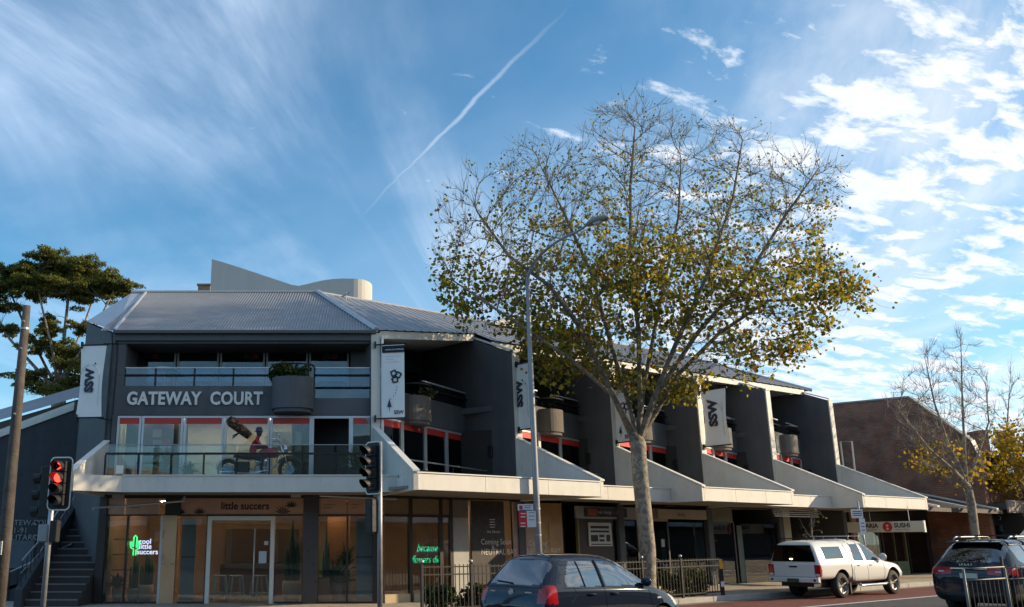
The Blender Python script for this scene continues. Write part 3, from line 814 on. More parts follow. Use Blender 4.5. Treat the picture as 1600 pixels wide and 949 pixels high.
def leafy(m, c, d, ln, wd, bend=0.3):
    """one strap leaf from c along d"""
    d = Vector(d).normalized(); c = Vector(c); sde = d.cross(Vector((0, 0, 1)))
    sde = sde.normalized() if sde.length > 1e-3 else Vector((1, 0, 0))
    p1_ = c + d * ln * 0.55; p2_ = c + d * ln + Vector((0, 0, -bend * ln))
    m.add([c, p1_ + sde * wd, p2_, p1_ - sde * wd], [(0, 1, 2, 3)])


def sprig(m, base, n, ln, wd, spread=0.9, up=0.9, r=rng):
    for _ in range(n):
        a = r.uniform(0, 6.283); e = r.uniform(0.15, 1.0)
        leafy(m, base, (math.cos(a) * spread * e, math.sin(a) * spread * e, up * (1.2 - e)), ln * r.uniform(0.7, 1.1), wd, r.uniform(0.05, 0.4))


# painted plants on the sign
for x, s_ in ((283, .16), (312, .2), (442, .26), (455, .2)):
    q = Vector((zx(x, 790), YF + 0.024, 2.43 if x != 455 else 2.6)); m = MB()
    for i in range(7):
        a = math.pi * (0.12 + 0.76 * i / 6); e = Vector((math.cos(a), 0, math.sin(a))); n_ = Vector((-e.z, 0, e.x)) * 0.018
        m.add([q, q + e * s_ * .5 + n_, q + e * s_, q + e * s_ * .5 - n_], [(0, 1, 2, 3)])
    m.build('painted_plant', ink, plist[2])
# panes of the shopfront
zp0, zp1 = 0.18, ZS0 - 0.05
for a, b in ((163, 194), (197, 248), (279, 320), (430, 472), (498, 541), (544, 582)):
    m = MB(FR); m.box(zx(a) - 0.0, zx(b), 0.04, 0.05, zp0, zp1); o = m.build('shop_window', shop_pane, B)
    m = MB(FR); m.box(zx(b), zx(b) + 0.05, 0.0, 0.1, 0.13, zp1); m.build('mullion', dark_frame, o)
    m = MB(FR); m.box(zx(a), zx(b), 0.0, 0.1, 0.132, zp0); m.build('window_sill', dark_frame, o)
# glass door in a pale frame
m = MB(FR); d0, d1 = zx(322), zx(428)
m.box(d0, d0 + 0.11, -0.03, 0.09, 0.13, 2.37); m.box(d1 - 0.11, d1, -0.03, 0.09, 0.13, 2.37); m.box(d0 + 0.11, d1 - 0.11, -0.03, 0.09, 2.26, 2.37)
door = m.build('door', white_trim, B, bevel=0.005)
m = MB(FR); m.box(d0 + 0.11, d1 - 0.11, 0.02, 0.03, 0.15, 2.26); m.build('pane', shop_pane, door)
m = MB(FR); m.tube([(zx(397), -0.06, 0.3), (zx(397), -0.06, 2.05)], 0.018, 8); m.build('pull_handle', alu, door, smooth=True)
m = MB(FR); m.box(zx(404), zx(416), 0.0, 0.012, 1.15, 1.46); m.build('notice', mat('blue_white_paper', (0.5, 0.58, 0.68), 0.7, vary=0), door)
m = MB(FR); m.box(zx(412), zx(418), 0.0, 0.012, 1.62, 1.72); m.build('notice', MATS['blue_white_paper'], door)
# pale panels behind the glass, standing in for its reflections
for a, b in ((280, 302), (556, 582)):
    m = MB(FR); m.box(zx(a), zx(b), 0.2, 0.23, 0.2, 2.3); m.build('sheen_panel', mat('pale_reflection', (0.40, 0.46, 0.50), 0.5, vary=0.06), B)
    m = MB(FR); m.box(zx(a), zx(b), 0.185, 0.198, 1.30, 1.32); m.build('sheen_panel_joint', ink, B)
# counter, shelves, partition inside
m = MB(); m.box(-4.6, -2.6, 28.6, 29.2, 0.14, 1.05); m.build('counter', mat('dark_timber', (0.09, 0.05, 0.03), 0.6), B)
m = MB(); m.box(-4.7, -2.4, 30.0, 30.3, 1.1, 2.1); m.build('shelf_wall', MATS['dark_timber'], B)
for z in (0.95, 1.35, 1.75):
    m = MB(); m.box(-7.1, -6.5, 25.9, 26.25, z, z + 0.035); m.build('shelf', timber, B)
m = MB(); m.box(-1.35, -0.7, 27.2, 27.26, 0.5, 2.4); m.build('partition', mat('orange_wall', (0.45, 0.2, 0.08), 0.8), B)
m = MB(); m.box(-2.1, -1.5, 28.4, 28.46, 0.14, 1.4); m.build('partition', mat('lime_wall', (0.28, 0.30, 0.03), 0.8), B)


def stool(x, y, label):
    t = thing('metal_stool', label, 'stool', (x, y, 0.14), 0.3 * x, 'pale blue metal stools in the shop', local=True)
    mt = mat('pale_blue_metal', (0.35, 0.46, 0.48), 0.4, 0.2, vary=0.05)
    m = MB(); m.box(-0.16, 0.16, -0.16, 0.16, 0.64, 0.67); m.build('seat', mt, t, bevel=0.01)
    for a in (-1, 1):
        for b in (-1, 1): m = MB(); m.tube([(a * 0.21, b * 0.21, 0), (a * 0.13, b * 0.13, 0.645)], 0.025, 6); m.build('leg', mt, t)
    m = MB()
    for a, b, c, d in ((-1, -1, 1, -1), (1, -1, 1, 1), (1, 1, -1, 1), (-1, 1, -1, -1)): m.tube([(a * .19, b * .19, .2), (c * .19, d * .19, .2)], 0.012, 5)
    m.build('footrest', mt, t)


for x, lb in ((343, 'leftmost pale blue metal stool behind the glass shop door'), (368, 'middle pale blue metal stool behind the glass shop door'), (405, 'rightmost pale blue metal stool behind the shop door handle')):
    stool(atY(x, 930, 26.6).x, 26.6, lb)


def pot(x, y, r, h, label, plant, square=False, mt=None, hp=0.6, zb=0.137):
    t = thing('potted_plant', label, 'potted plant', (x, y, zb), 0, local=True)
    m = MB()
    if square: m.box(-r, r, -r, r, 0, h)
    else: m.lathe([(r * 0.7, 0), (r * 0.98, h * 0.45), (r, h * 0.8), (r * 0.9, h), (r * 0.8, h), (r * 0.78, h * 0.9)], (0, 0, 0), 16)
    m.build('pot', mt or cream_pot, t, smooth=not square)
    m = MB()
    if plant == 'cactus':
        for a, b, hh in ((0, 0, hp), (0.5, 0.2, hp * .7), (-0.5, -.1, hp * .55), (0.1, 0.5, hp * .8)):
            m.tube([(a * r, b * r, h * .8), (a * r * 1.1, b * r, h + hh * .6), (a * r * 1.15, b * r * 1.1, h + hh)], [r * .26, r * .28, r * .1], 8)
        m.build('cactus_stems', cactus_m, t, smooth=True)
    else:
        rr_ = random.Random(int(abs(x * 100)))
        sprig(m, (0, 0, h * .9), 60 if plant == 'bush' else 34, hp, hp * (0.09 if plant == 'bush' else 0.05), 1.0, 0.9, rr_)
        if plant == 'yucca':
            m.tube([(0, 0, h * .8), (0, 0, h + hp * .3)], 0.03, 6); sprig(m, (0, 0, h + hp * .3), 40, hp * .8, hp * .035, 1.0, .9, rr_)
        m.build('leaves', leaf_dark, t)
    return t


for x, y, Y, r, h, lb, pl, hp in ((182, 935, 26.0, .13, .42, 'narrow cream pot, leftmost of the three behind the neon cactus window', 'bush', .5), (207, 935, 25.9, .15, .36, 'middle cream pot with a dark cactus below the neon cactus sign', 'cactus', 1.0),
                                  (227, 930, 26.0, .22, .45, 'wide cream pot with cactus, right of the three in the neon cactus window', 'cactus', .9), (455, 935, 26.1, .26, .55, 'large round terracotta pot with a tall cactus right of the shop door', 'cactus', 1.6),
                                  (525, 930, 26.3, .18, .5, 'dark leafy plant in a pot behind the window right of the dark column', 'bush', .8), (541, 900, 26.9, .16, .9, 'spiky yucca in a tall pot behind the right corner window', 'yucca', .7), (509, 905, 26.0, .12, .5, 'slim cactus beside the timber planter behind the shop glass', 'cactus', 1.5)):
    p_ = atY(x, y, Y); pot(p_.x, Y, r, h, lb, pl, hp=hp)
t = thing('timber_planter', 'square honey timber planter box at the right shop window', 'planter', (atY(505, 930, 25.75).x, 25.75, 0.137), 0, local=True)
m = MB(); m.box(-.16, .16, -.12, .12, 0, .62); m.build('box', timber, t); m = MB(); m.box(-.14, .14, -.1, .1, .62, .64); m.build('soil', ink, t)

# neon signs
neon_g = emit('green_neon', (0.03, 1.0, 0.22), 3.2); neon_w = emit('white_neon', (0.62, 0.68, 1.0), 2.0); neon_g2 = emit('green_script_neon', (0.0, 0.95, 0.42), 2.2)
NS = thing('neon_cactus_sign', 'green neon cactus sign with white glowing lettering in the left shop window', 'neon sign', (zx(222), YF + 0.16, 1.5))
o_ = Vector((zx(208, 860), YF + 0.16, atY(208, 868, YF + .16).z)); hgt = 0.52
def cp(a, b): return (o_.x + a * hgt, o_.y, o_.z + b * hgt)
m = MB()
for path in ([(-.06, 0), (-.06, .32), (-.22, .38), (-.25, .66), (-.17, .68), (-.15, .46), (-.08, .42), (-.08, .9), (0, 1.0), (.08, .9), (.08, .38), (.15, .42), (.17, .72), (.25, .72), (.23, .36), (.07, .26), (.06, 0)],):
    m.tube([cp(a, b) for a, b in path], 0.014, 6)
m.build('cactus_tube', neon_g, NS)
for tx_, dz, dx in (('cool', .30, .10), ('little', .17, .11), ('succers', .03, .06)):
    text('lettering', tx_, 0.19, (o_.x + dx, YF + 0.155, o_.z + dz), (1, 0, 0), neon_w, NS, bold=0.002, extrude=0.004)

# ---- wing shopfronts (s = 3.3)
tx = lambda x, s=3.3: atW(x, 870, s)[0]
XF = lambda s: (lambda a, b, c: WF(a, s + b, c))
W3 = XF(3.3)


def wbox(name, x0, x1, z0, z1, mt, d0=0.0, d1=0.06, parent=None, bevel=0.0):
    m = MB(W3); m.box(tx(x0), tx(x1), d0, d1, z0, z1); return m.build(name, mt, parent or B, bevel=bevel)


cream_sill = mat('sandstone_sill', (0.50, 0.40, 0.27), 0.8, vary=0.12)
for a, b in ((601, 640), (646, 688), (692, 704)):
    o = wbox('shop_window', a, b, 0.36, 2.36, shop_pane, 0.04, 0.05)
    wbox('mullion', b, b + 5, 0.13, 2.9, dark_frame, 0, 0.1, o); wbox('window_sill', a, b, 0.13, 0.355, cream_sill, -0.02, 0.14, o)
    wbox('transom', a, b, 2.37, 2.43, dark_frame, 0, .1, o); wbox('fanlight', a, b, 2.435, 2.85, mat('tan_panel', (0.30, 0.22, 0.13), 0.6, vary=0.1), 0.02, .06, o)
wbox('header', 597, 735, 2.86, 2.92, dark_frame, 0, 0.12)
wbox('shop_panel', 708, 733, 0.13, 2.36, grey_panel)
wbox('shop_panel', 708, 733, 2.37, 2.9, soffit_m)
NF = thing('neon_script_sign', 'green neon script sign in the shop window beside the traffic light', 'neon sign', WF(tx(668), 3.4, 1.4))
a_ = Vector(WF(tx(655), 3.42, atW(655, 862, 3.4)[1])); text('lettering', 'because', 0.30, a_, U, neon_g2, NS and NF, shear=0.4, bold=-0.009, extrude=0.003, wide=0.75)
a_ = Vector(WF(tx(647), 3.42, atW(655, 880, 3.4)[1])); text('lettering', 'flowers die', 0.30, a_, U, neon_g2, NF, shear=0.4, bold=-0.009, extrude=0.003, wide=0.72)
# hoarding: dark half
hd = wbox('hoarding', 737, 789, 0.13, 2.86, mat('dark_hoarding', (0.035, 0.028, 0.03), 0.5, vary=0.15, dirt=((0.16, 0.07, 0.03), 0.5)), -0.02, 0.05)
sz = 0.235
for tx_, y, x, s_ in (('Coming Soon', 851, 751, .23), ('&', 858, 768, .16), ('NEUTRAL BAY', 867, 751, .23)):
    text('lettering', tx_, s_, Vector(WF(tx(x), 3.272, atW(x, y, 3.27)[1])), U, pale_ink, hd, wide=0.92)
for k in range(4):
    z = atW(770, 812 + k * 4, 3.27)[1]; m = MB(W3); m.box(tx(770) - .11 + .02 * (k % 2), tx(770) + .11 - .02 * (k % 2), -0.024, -0.0205, z - .012, z + .012); m.build('crest_bar', pale_ink, hd)
text('lettering', 'tea house', 0.13, Vector(WF(tx(770) - .22, 3.272, atW(770, 833, 3.27)[1])), U, pale_ink, hd)
# hoarding: pale half and plywood past the first fin
h2 = wbox('hoarding', 804, 846, 0.13, 2.86, mat('pink_hoarding', (0.42, 0.30, 0.25), 0.7, vary=0.12), -0.02, 0.05)
h3 = wbox('hoarding', 846.5, 880, 0.13, 2.86, mat('ply_hoarding', (0.45, 0.27, 0.12), 0.7, vary=0.15), -0.021, 0.05)
wbox('hoarding_panel', 858, 877, 1.55, 2.3, timber, -0.04, -0.022, h3)
text('lettering', 'Opening Soon', 0.24, Vector(WF(tx(826), 3.27, atW(826, 853, 3.27)[1])), U, pale_ink, h3, wide=0.9)
text('lettering', 'NEUTRAL BAY', 0.24, Vector(WF(tx(822), 3.27, atW(822, 866, 3.27)[1])), U, pale_ink, h3, wide=0.9)
# dark entry, salon, further shops
shop_grey = mat('shop_back_wall', (0.34, 0.33, 0.30), 0.8, vary=0.1)
room(W3, tx(881), tx(1048), 0.1, 2.6, 0.13, 2.9, dark_room)
room(W3, tx(1049), tx(1230), 0.1, 1.9, 0.13, 2.9, shop_grey, shop_grey)
wbox('door_frame', 880, 882, 0.13, 2.9, dark_frame, 0, .1); wbox('door_frame', 905, 907, 0.13, 2.4, mat('olive_frame', (0.2, 0.18, 0.08), 0.6), 0, .1)
wbox('wall_panel', 907, 960, 0.13, 1.62, mat('dark_brown', (0.05, 0.035, 0.03), 0.6), 0, .05)
wbox('wall_panel', 907, 960, 1.62, 2.42, MATS['dark_brown'], .01, .05)
sb = wbox('sign_panel', 903, 998, 2.42, 2.80, grey_panel, -0.02, .05)
ss = wbox('shop_sign', 916, 982, 2.48, 2.76, mat('sunset_sign', (0.03, 0.02, 0.03), 0.3, vary=0.1), -0.06, -0.021)
wbox('sign_glow', 920, 934, 2.52, 2.72, mat('orange_print', (0.42, 0.09, 0.02), 0.5), -0.066, -0.0605, ss)
text('lettering', 'hair design', 0.15, Vector(WF(tx(936), 3.238, 2.58)), U, pale_ink, ss)
for x_ in (966, 973): text('lettering', '8', 0.2, Vector(WF(tx(x_), 3.238, 2.56)), U, pale_ink, ss)
po = wbox('poster', 921, 957, 1.58, 2.30, mat('poster_paper', (0.55, 0.53, 0.47), 0.6, vary=0.05), -0.03, 0.0)
for a, b, z0, z1 in ((924, 953, 2.12, 2.2), (924, 953, 2.0, 2.06), (924, 935, 1.72, 1.92), (937, 945, 1.85, 1.93), (937, 945, 1.72, 1.79), (948, 954, 1.72, 1.93), (924, 955, 1.62, 1.65)):
    wbox('print', a, b, z0, z1, ink, -0.036, -0.0305, po)
for a, b, z1 in ((962, 998, 2.38), (1026, 1046, 2.2), (1050, 1105, 2.36), (1107, 1150, 2.36), (1165, 1220, 2.36)):
    o = wbox('shop_window', a, b, 0.3, z1, shop_pane, 0.04, 0.05); wbox('mullion', b, b + 2, 0.13, 2.4, dark_frame, 0, .1, o); wbox('window_sill', a, b, 0.13, .295, cream_sill, -.01, .12, o)
grn = mat('pale_green_patch', (0.34, 0.42, 0.34), 0.5, vary=0.15)
wbox('window_patch', 1027, 1033, .6, 1.9, grn, .07, .08); wbox('window_patch', 1037, 1041, .5, 1.5, grn, .07, .08); wbox('window_patch', 1110, 1150, .4, 1.5, grn, .07, .08)  # widest sheet stands in for a sunlit patch on the glass
for a_, b_ in ((1052, 1104), (1108, 1149), (1167, 1218)): wbox('sheen_panel', a_, b_, .3, 2.3, mat('green_grey_sheen', (0.42, 0.47, 0.41), 0.6, vary=0.12, scale=1.5), .30, .33)  # panels added behind the panes to lighten the dark shops
wbox('notice', 1036, 1041, 1.55, 1.8, grey_panel, .02, .03)
wbox('sign_panel', 1000, 1048, 2.38, 2.8, mat('buff_panel', (0.40, 0.33, 0.24), 0.7, vary=0.1))
s2 = wbox('shop_sign', 1030, 1106, 2.46, 2.78, mat('buff_sign', (0.50, 0.42, 0.31), 0.6, vary=0.08), -0.1, -0.02)
text('lettering', 'florist', 0.16, Vector(WF(tx(1060), 3.196, 2.56)), U, ink, s2)
wbox('wall_panel', 1110, 1150, 2.38, 2.9, mat('olive_panel', (0.20, 0.18, 0.12), 0.7, vary=0.15))
wbox('wall_panel', 1223, 1240, .13, 2.9, mat('louvre_wall', (0.42, 0.40, 0.30), 0.7, vary=0.1), -.02, .06)
for k in range(5):
    m = MB(WF); z = 2.58 + k * 0.07; m.box(tx(1163), tx(1232), 1.9 + .02 * k, 1.96 + .02 * k, z, z + 0.03); m.build('awning_slat', white_trim, B)
room(W3, tx(1242), tx(1335), 0.05, 3.5, .13, 2.9, dark_room)
room(W3, tx(1337), 23.5, 0.08, 3.5, .13, 2.9, dark_room)
for a, b in ((1345, 1372), (1374, 1400), (1402, 1418)):
    o = wbox('shop_window', a, b, 0.95, 2.3, shop_pane, 0.04, 0.05); wbox('mullion', b, b + 1.5, 0.13, 2.4, mat('olive_frame', (0, 0, 0)), 0, .1, o)
    wbox('tiled_base', a, b, 0.13, .94, mat('green_tiles', (0.30, 0.42, 0.25), 0.3, vary=0.12, scale=12), 0, .08, o)
wbox('wall_panel', 1337, 1344, .13, 2.9, mat('terracotta_col', (0.40, 0.2, 0.14), 0.7, vary=0.1), -.03, .06)
wbox('transom', 1345, 1420, 2.32, 2.9, dark_frame, 0, .08)

# hanging sign under the canopy, across the footpath
tsu = 20.9
sA, zA = atT(1342, 826, tsu); sB, zB = atT(1440, 801, tsu)
HS = thing('hanging_shop_sign', 'cream under-awning sign with red disc between black words', 'sign', WF(tsu, (sA + sB) / 2, 2.2))
m = MB(WF); zl, zh = 2.05, 2.42
m.box(tsu - .05, tsu + .05, sB, sA + 0.4, zl, zh); m.build('board', mat('cream_sign', (0.62, 0.55, 0.42), 0.5, vary=0.06), HS, bevel=0.008)
m = MB(WF); m.box(tsu - .056, tsu + .056, sB - .05, sB - .002, zl - .01, zh + .01); m.build('end_cap', white_trim, HS)
for q in (0.2, 0.8): m = MB(WF); sq = sB + (sA - sB) * q; m.tube([(tsu, sq, zh), (tsu, sq, 2.93)], 0.012, 5); m.build('hanger', galv, HS)
dirS = -S
smid, _ = atT(1386, 810, tsu)
text('lettering', 'SUSHI', 0.21, Vector(WF(tsu - .053, smid - .24, zl + .16)), dirS, ink, HS, bold=0.008)
text('lettering', 'TARIA', 0.21, Vector(WF(tsu - .053, smid + .92, zl + .16)), dirS, ink, HS, bold=0.008)
for a in (-.26, .9): text('lettering', 'takeaway sushi bar', 0.065, Vector(WF(tsu - .053, smid + a, zl + .07)), dirS, ink, HS)
m = MB(WF); m.lathe([(0.17, -0.006), (0.17, 0)], (tsu - .052, smid, (zl + zh) / 2), 22, ax='x'); m.build('red_disc', mat('sign_red', (0.55, 0.02, 0.02), 0.5, vary=0), HS)
for dz in (-.07, .04): m = MB(WF); m.lathe([(0.045, -0.004), (0.045, 0)], (tsu - .0605, smid, (zl + zh) / 2 + dz), 12, ax='x'); m.build('disc_mark', MATS['cream_sign'], HS)
# pipes under the front canopy
m = MB(); a1 = atY(146, 794, 23.9); a2 = atY(288, 783, 23.9); m.tube([a1 - Vector((0, 0, .05)), a1, a2, a2 + Vector((0, 0, .12))], 0.03, 6); m.build('drain_pipe', galv, B)
m = MB(); a1 = atY(500, 775, 23.9); a2 = atY(620, 780, 23.9); m.tube([a1 + Vector((0, 0, .06)), a1, a2], 0.03, 6); m.build('drain_pipe', galv, B)
for x, y in ((184, 775), (462, 774)):
    q = atY(x, y, 24.3); m = MB(); m.box(q.x - .12, q.x + .12, 24.2, 24.5, q.z - .05, q.z + .05); m.build('canopy_light', grey_panel, B)
q = atY(187, 734, 23.5); m = MB(); m.box(q.x - .08, q.x + .08, 23.45, 23.55, q.z - .1, q.z + .1); m.build('floodlight', white_trim, B)

# ================================================================== BANNERS
cloth = mat('banner_cloth', (0.80, 0.80, 0.80), 0.8, vary=0.04)
navy = mat('navy_print', (0.03, 0.04, 0.07), 0.7, vary=0)
grey_print = mat('grey_print', (0.40, 0.42, 0.46), 0.7, vary=0)
red_print = mat('pink_print', (0.6, 0.05, 0.12), 0.7, vary=0)


def banner(F, wd, z0, z1, kind, label, arm_back, xdir, off):
    """F(x, y, z): x out from the wall along the banner, y normal to it towards the viewer (negative), z up"""
    t = thing('street_banner', label, 'banner', F(wd / 2, 0, z0), 0, 'vertical banners on the building')
    nx, nz = 8, 14; m = MB(F); vs = []
    for j in range(nz + 1):
        for i in range(nx + 1):
            a, b = i / nx, j / nz
            pin = (0.07 if wd > .7 else 0.015) * wd * math.sin(math.pi * b) * (2 * a - 1) if kind != 'logo' else 0
            vs.append((off + a * wd - pin * (1 if a > .5 else 1), 0.025 * math.sin(3.1 * a + 5 * b) * math.sin(math.pi * b), z0 + (z1 - z0) * b))
    fs = [(j * (nx + 1) + i, j * (nx + 1) + i + 1, (j + 1) * (nx + 1) + i + 1, (j + 1) * (nx + 1) + i) for j in range(nz) for i in range(nx)]
    m.add(vs, fs); cl = m.build('cloth', cloth, t, smooth=True)
    for z in (z0 - 0.02, z1 + 0.02):
        m = MB(F); m.tube([(-arm_back, 0, z), (off + wd + 0.06, 0, z)], 0.022, 6); m.build('arm', black_metal, t)
        m = MB(F); m.box(-arm_back, -arm_back + .05, -.06, .06, z - .09, z + .09); m.build('bracket', black_metal, t)
    o0 = Vector(F(0, 0, 0)); ux = (Vector(F(1, 0, 0)) - o0); ny = (Vector(F(0, -1, 0)) - o0)
    P = lambda a, b, e=0.034: Vector(F(off + a * wd, -e, z0 + b * (z1 - z0)))
    if kind == 'ssw':
        text('lettering', 'SSW', wd * 0.44, P(0.58, 0.34), (0, 0, 1), navy, cl, ydir=-ux, bold=wd * 0.028, spacing=1.05)
        text('lettering', 'enterprise software development', wd * 0.085, P(0.84, 0.16), (0, 0, 1), grey_print, cl, ydir=-ux)
        m = MB()
        for sgn in (-1, 1):
            c_ = P(0.45, 0.60); arc = [c_ + ux * (wd * 0.34 * math.cos(a) * 1) + Vector((0, 0, wd * 0.34 * math.sin(a))) for a in [math.pi * (0.02 + 0.96 * i / 10) * sgn * .45 + (0 if sgn > 0 else math.pi) for i in range(11)]]
            m.tube(arc, 0.006, 4)
        m.build('emblem_arc', grey_print, cl)
        q = P(0.62, 0.73); m = MB(); m.tube([q, q + Vector((0, 0, 0.05))], 0.018, 5); m.build('emblem_dot', navy, cl)
    else:
        m = MB(lambda a, b, c: tuple(P(a, c, 0.034))); m.box(0, 1, 0, 0.001, .89, .985); m.build('header_strip', navy, cl)
        text('lettering', 'www.ssw.com.au', wd * 0.12, P(0.14, .92, 0.04), ux, cloth, cl)
        for k, (tw, bb) in enumerate((('enterprise software', .83), ('consulting', .79), ('and development', .75))): text('lettering', tw, wd * 0.085, P(0.16, bb), ux, grey_print, cl)
        for a, b, r_ in ((.52, .60, .35), (.72, .575, -.5), (.58, .51, .12)):
            c_ = P(a, b); m = MB(); L_ = wd * 0.15; R2 = [c_ + ux * (L_ * math.cos(r_ + i * math.pi / 2 + .785)) + Vector((0, 0, L_ * math.sin(r_ + i * math.pi / 2 + .785))) for i in range(4)]
            for i in range(4): m.tube([R2[i], R2[(i + 1) % 4]], 0.022, 4)
            m.build('emblem_square', navy, cl)
        c_ = P(.40, .50); m = MB(); m.add([c_, c_ + ux * .05 + Vector((0, 0, .03)), c_ + Vector((0, 0, .07))], [(0, 1, 2)]); m.build('emblem_mark', red_print, cl)
        m = MB()
        for i in range(5):
            a = i / 5; c_ = P(.66 - .42 * a * a, .42 - .2 * a); m.tube([c_, c_ + Vector((0, 0, -.05))], 0.006, 4)
        m.build('emblem_dashes', navy, cl)
        c_ = P(.24, .08); m = MB(); m.add([c_ + ux * .05, c_ + ux * .06, c_ + ux * .06 + Vector((0, 0, .12)), c_ + ux * .11 + Vector((0, 0, .13)), c_ + ux * .05 + Vector((0, 0, .36)), c_ - ux * .01 + Vector((0, 0, .13)), c_ + ux * .04 + Vector((0, 0, .12))], [(0, 1, 2, 3, 4, 5, 6)]); m.build('emblem_figure', navy, cl)
        text('lettering', 'SSW', wd * 0.22, P(.52, .045), ux, navy, cl, bold=0.004)
    return t


# left banner beside the front
pL = atY(116, 655, 25.0); pR = atY(158, 655, 25.0); zt_ = atY(140, 541, 25.0).z; zb_ = atY(140, 652, 25.0).z
wdL = pR.x - pL.x
banner(lambda x, y, z: (pR.x - 0.02 + (x - wdL) * 1.0 + 0.05, 25.0 + y - 0.12 * x, z), wdL, zb_, zt_, 'ssw', 'white SSW banner left of the front, over the stairs', 0.0, None, 0.0)
m = MB(); a1 = Vector((pR.x, 25.0, zt_ + .02)); m.tube([a1 + Vector((-.1, 0, .05)), Vector((XL, 25.3, zt_ + .12))], 0.02, 6); m.build('banner_strut', black_metal, B)
m = MB(); a1 = Vector((pR.x, 25.0, zb_ - .02)); m.tube([a1 + Vector((-.1, 0, 0)), Vector((XL, 25.3, zb_ - .05))], 0.02, 6); m.build('banner_strut', black_metal, B)


def wing_banner(t, xl, xr, yt, yb, kind, label, s_edge):
    s1, _ = atT(xl, (yt + yb) / 2, t); s2_, _ = atT(xr, (yt + yb) / 2, t)
    zt2 = (atT(xl, yt, t)[1]); zb2 = (atT(xl, yb, t)[1])
    F = lambda x, y, z: WF(t + y, s_edge - x, z)
    banner(F, s1 - s2_, zb2, zt2, kind, label, 0.0, None, s_edge - s1)


wing_banner(TS[0], 799, 831, 573, 673, 'ssw', 'white SSW banner behind the street lamp pole, on the first fin', FS)
wing_banner(TS[1], 960, 988, 600, 692, 'logo', 'white banner with dark print half hidden behind the plane tree trunk', FS)
wing_banner(TS[2], 1098, 1138, 612, 698, 'ssw', 'white SSW banner right of the plane tree trunk, partly under leaves', FS)
# corner banner: projects from the corner column
cb0 = Vector((ic.x + 0.05, ic.y - 0.2)); cbd = Vector((0.82, -0.57))
x0_ = atY(600, 600, 25.0); x1_ = atY(636, 600, 25.0)
banner(lambda x, y, z: (cb0.x + x * 0.97 - 0.05, cb0.y - x * 0.24 + y, z), x1_.x - x0_.x, atY(618, 652, 25.0).z, atY(618, 538, 25.0).z, 'logo', 'white banner with linked squares emblem beside the front corner column', 0.0, None, 0.22)

# ================================================================== BUILDINGS BEHIND AND BESIDE
WT = thing('white_curved_building', 'pale rendered building with swooping parapet and rounded end behind the roof', 'building', (-4, 40, 0))
pale = mat('pale_render', (0.52, 0.50, 0.47), 0.8, vary=0.05, scale=0.5, streak=0.06)
prof = [(331, 405), (352, 411), (380, 420), (410, 430), (440, 440), (455, 445), (466, 447), (478, 444.5), (492, 441), (506, 438), (520, 436.2), (535, 435.4), (553, 435.6)]
pth = []
for x, y in prof: q = atY(x, y, 38.0); pth.append((q.x, 38.0, q.z))
xe, ze = pth[-1][0], pth[-1][2]; rc = 1.15
for i in range(1, 15):
    a = math.pi * i / 14; pth.append((xe + 0.78 * math.sin(a), 38.0 + rc * (1 - math.cos(a)), ze))
m = MB(); vs = []
for a, b, c in pth: vs += [(a, b, 6.0), (a, b, c)]
m.add(vs, [(2 * i, 2 * i + 2, 2 * i + 3, 2 * i + 1) for i in range(len(pth) - 1)])
nb = len(pth); bk = [(a, 38.0 + 2 * rc, c) for a, b, c in pth[:13]]
m.add([q for a in bk for q in ((a[0], a[1], 6.0), a)], [(2 * i, 2 * i + 2, 2 * i + 3, 2 * i + 1) for i in range(12)])
m.poly([(pth[0][0], 38, 6), (pth[0][0], 38, pth[0][2]), (bk[0][0], bk[0][1], pth[0][2]), (bk[0][0], bk[0][1], 6)])
for i in range(12): m.poly([pth[i], pth[i + 1], bk[i + 1], bk[i]])
m.poly([pth[12]] + pth[13:27] + [bk[12]])
m.build('parapet_wall', pale, WT)
m = MB(); m.box(pth[0][0], xe, 38.1, 38 + 2 * rc - .1, 0, 6); m.build('lower_wall', pale, WT)
# chimney house
CH = thing('chimney_house', 'brown tiled roof and small brick chimney peeping over the ridge', 'house', (-8, 41, 0))
q = atY(320, 452, 41); brick = mat('brick', (0.22, 0.10, 0.06), 0.85, vary=0.25, scale=6, bump=0.3)
m = MB(); m.box(q.x - .28, q.x + .28, 40.8, 41.3, q.z - .6, q.z + .12); m.build('chimney', mat('buff_brick', (0.33, 0.24, 0.16), 0.85, vary=0.2, scale=6), CH)
m = MB(); m.box(q.x - .33, q.x + .33, 40.75, 41.35, q.z + .121, q.z + .2); m.build('chimney_cap', MATS['buff_brick'], CH)
m = MB(); m.prism([(q.x - 3, 9.5), (q.x + .6, q.z - .1), (q.x + 4, 9.5)], 'y', 41.0, 46); m.build('roof', brick, CH)
m = MB(); m.box(q.x - 2.8, q.x + 3.8, 41.1, 45.8, 0, 9.5); m.build('wall', MATS['buff_brick'], CH)

# left neighbour with raking white coping and stairs
blue_wall = mat('blue_black_render', (0.038, 0.046, 0.058), 0.8, vary=0.12, streak=0.1)
LB = thing('side_building', 'dark blue-grey side building with raking white coping beside the stairs', 'building', (-12, 30, 0))
Yw = 29.3
c1 = atY(117, 629, Yw); c2 = atY(0, 672, Yw); sl = (c1.z - c2.z) / (c1.x - c2.x)
xw0, xw1 = -17.0, atY(133, 700, Yw).x
zc = lambda x: c1.z + (x - c1.x) * sl if x < c1.x else c1.z
m = MB(); m.prism([(xw0, 0), (xw1, 0), (xw1, c1.z - .25), (c1.x, c1.z - .25), (xw0, zc(xw0) - .25)], 'y', Yw, Yw + .3); m.build('wall', blue_wall, LB)
m = MB(); m.prism([(xw0, zc(xw0) - .25), (c1.x, c1.z - .25), (c1.x, c1.z - .1), (xw0, zc(xw0) - .1)], 'y', Yw - .06, Yw + .25); m.build('coping', white_paint, LB)
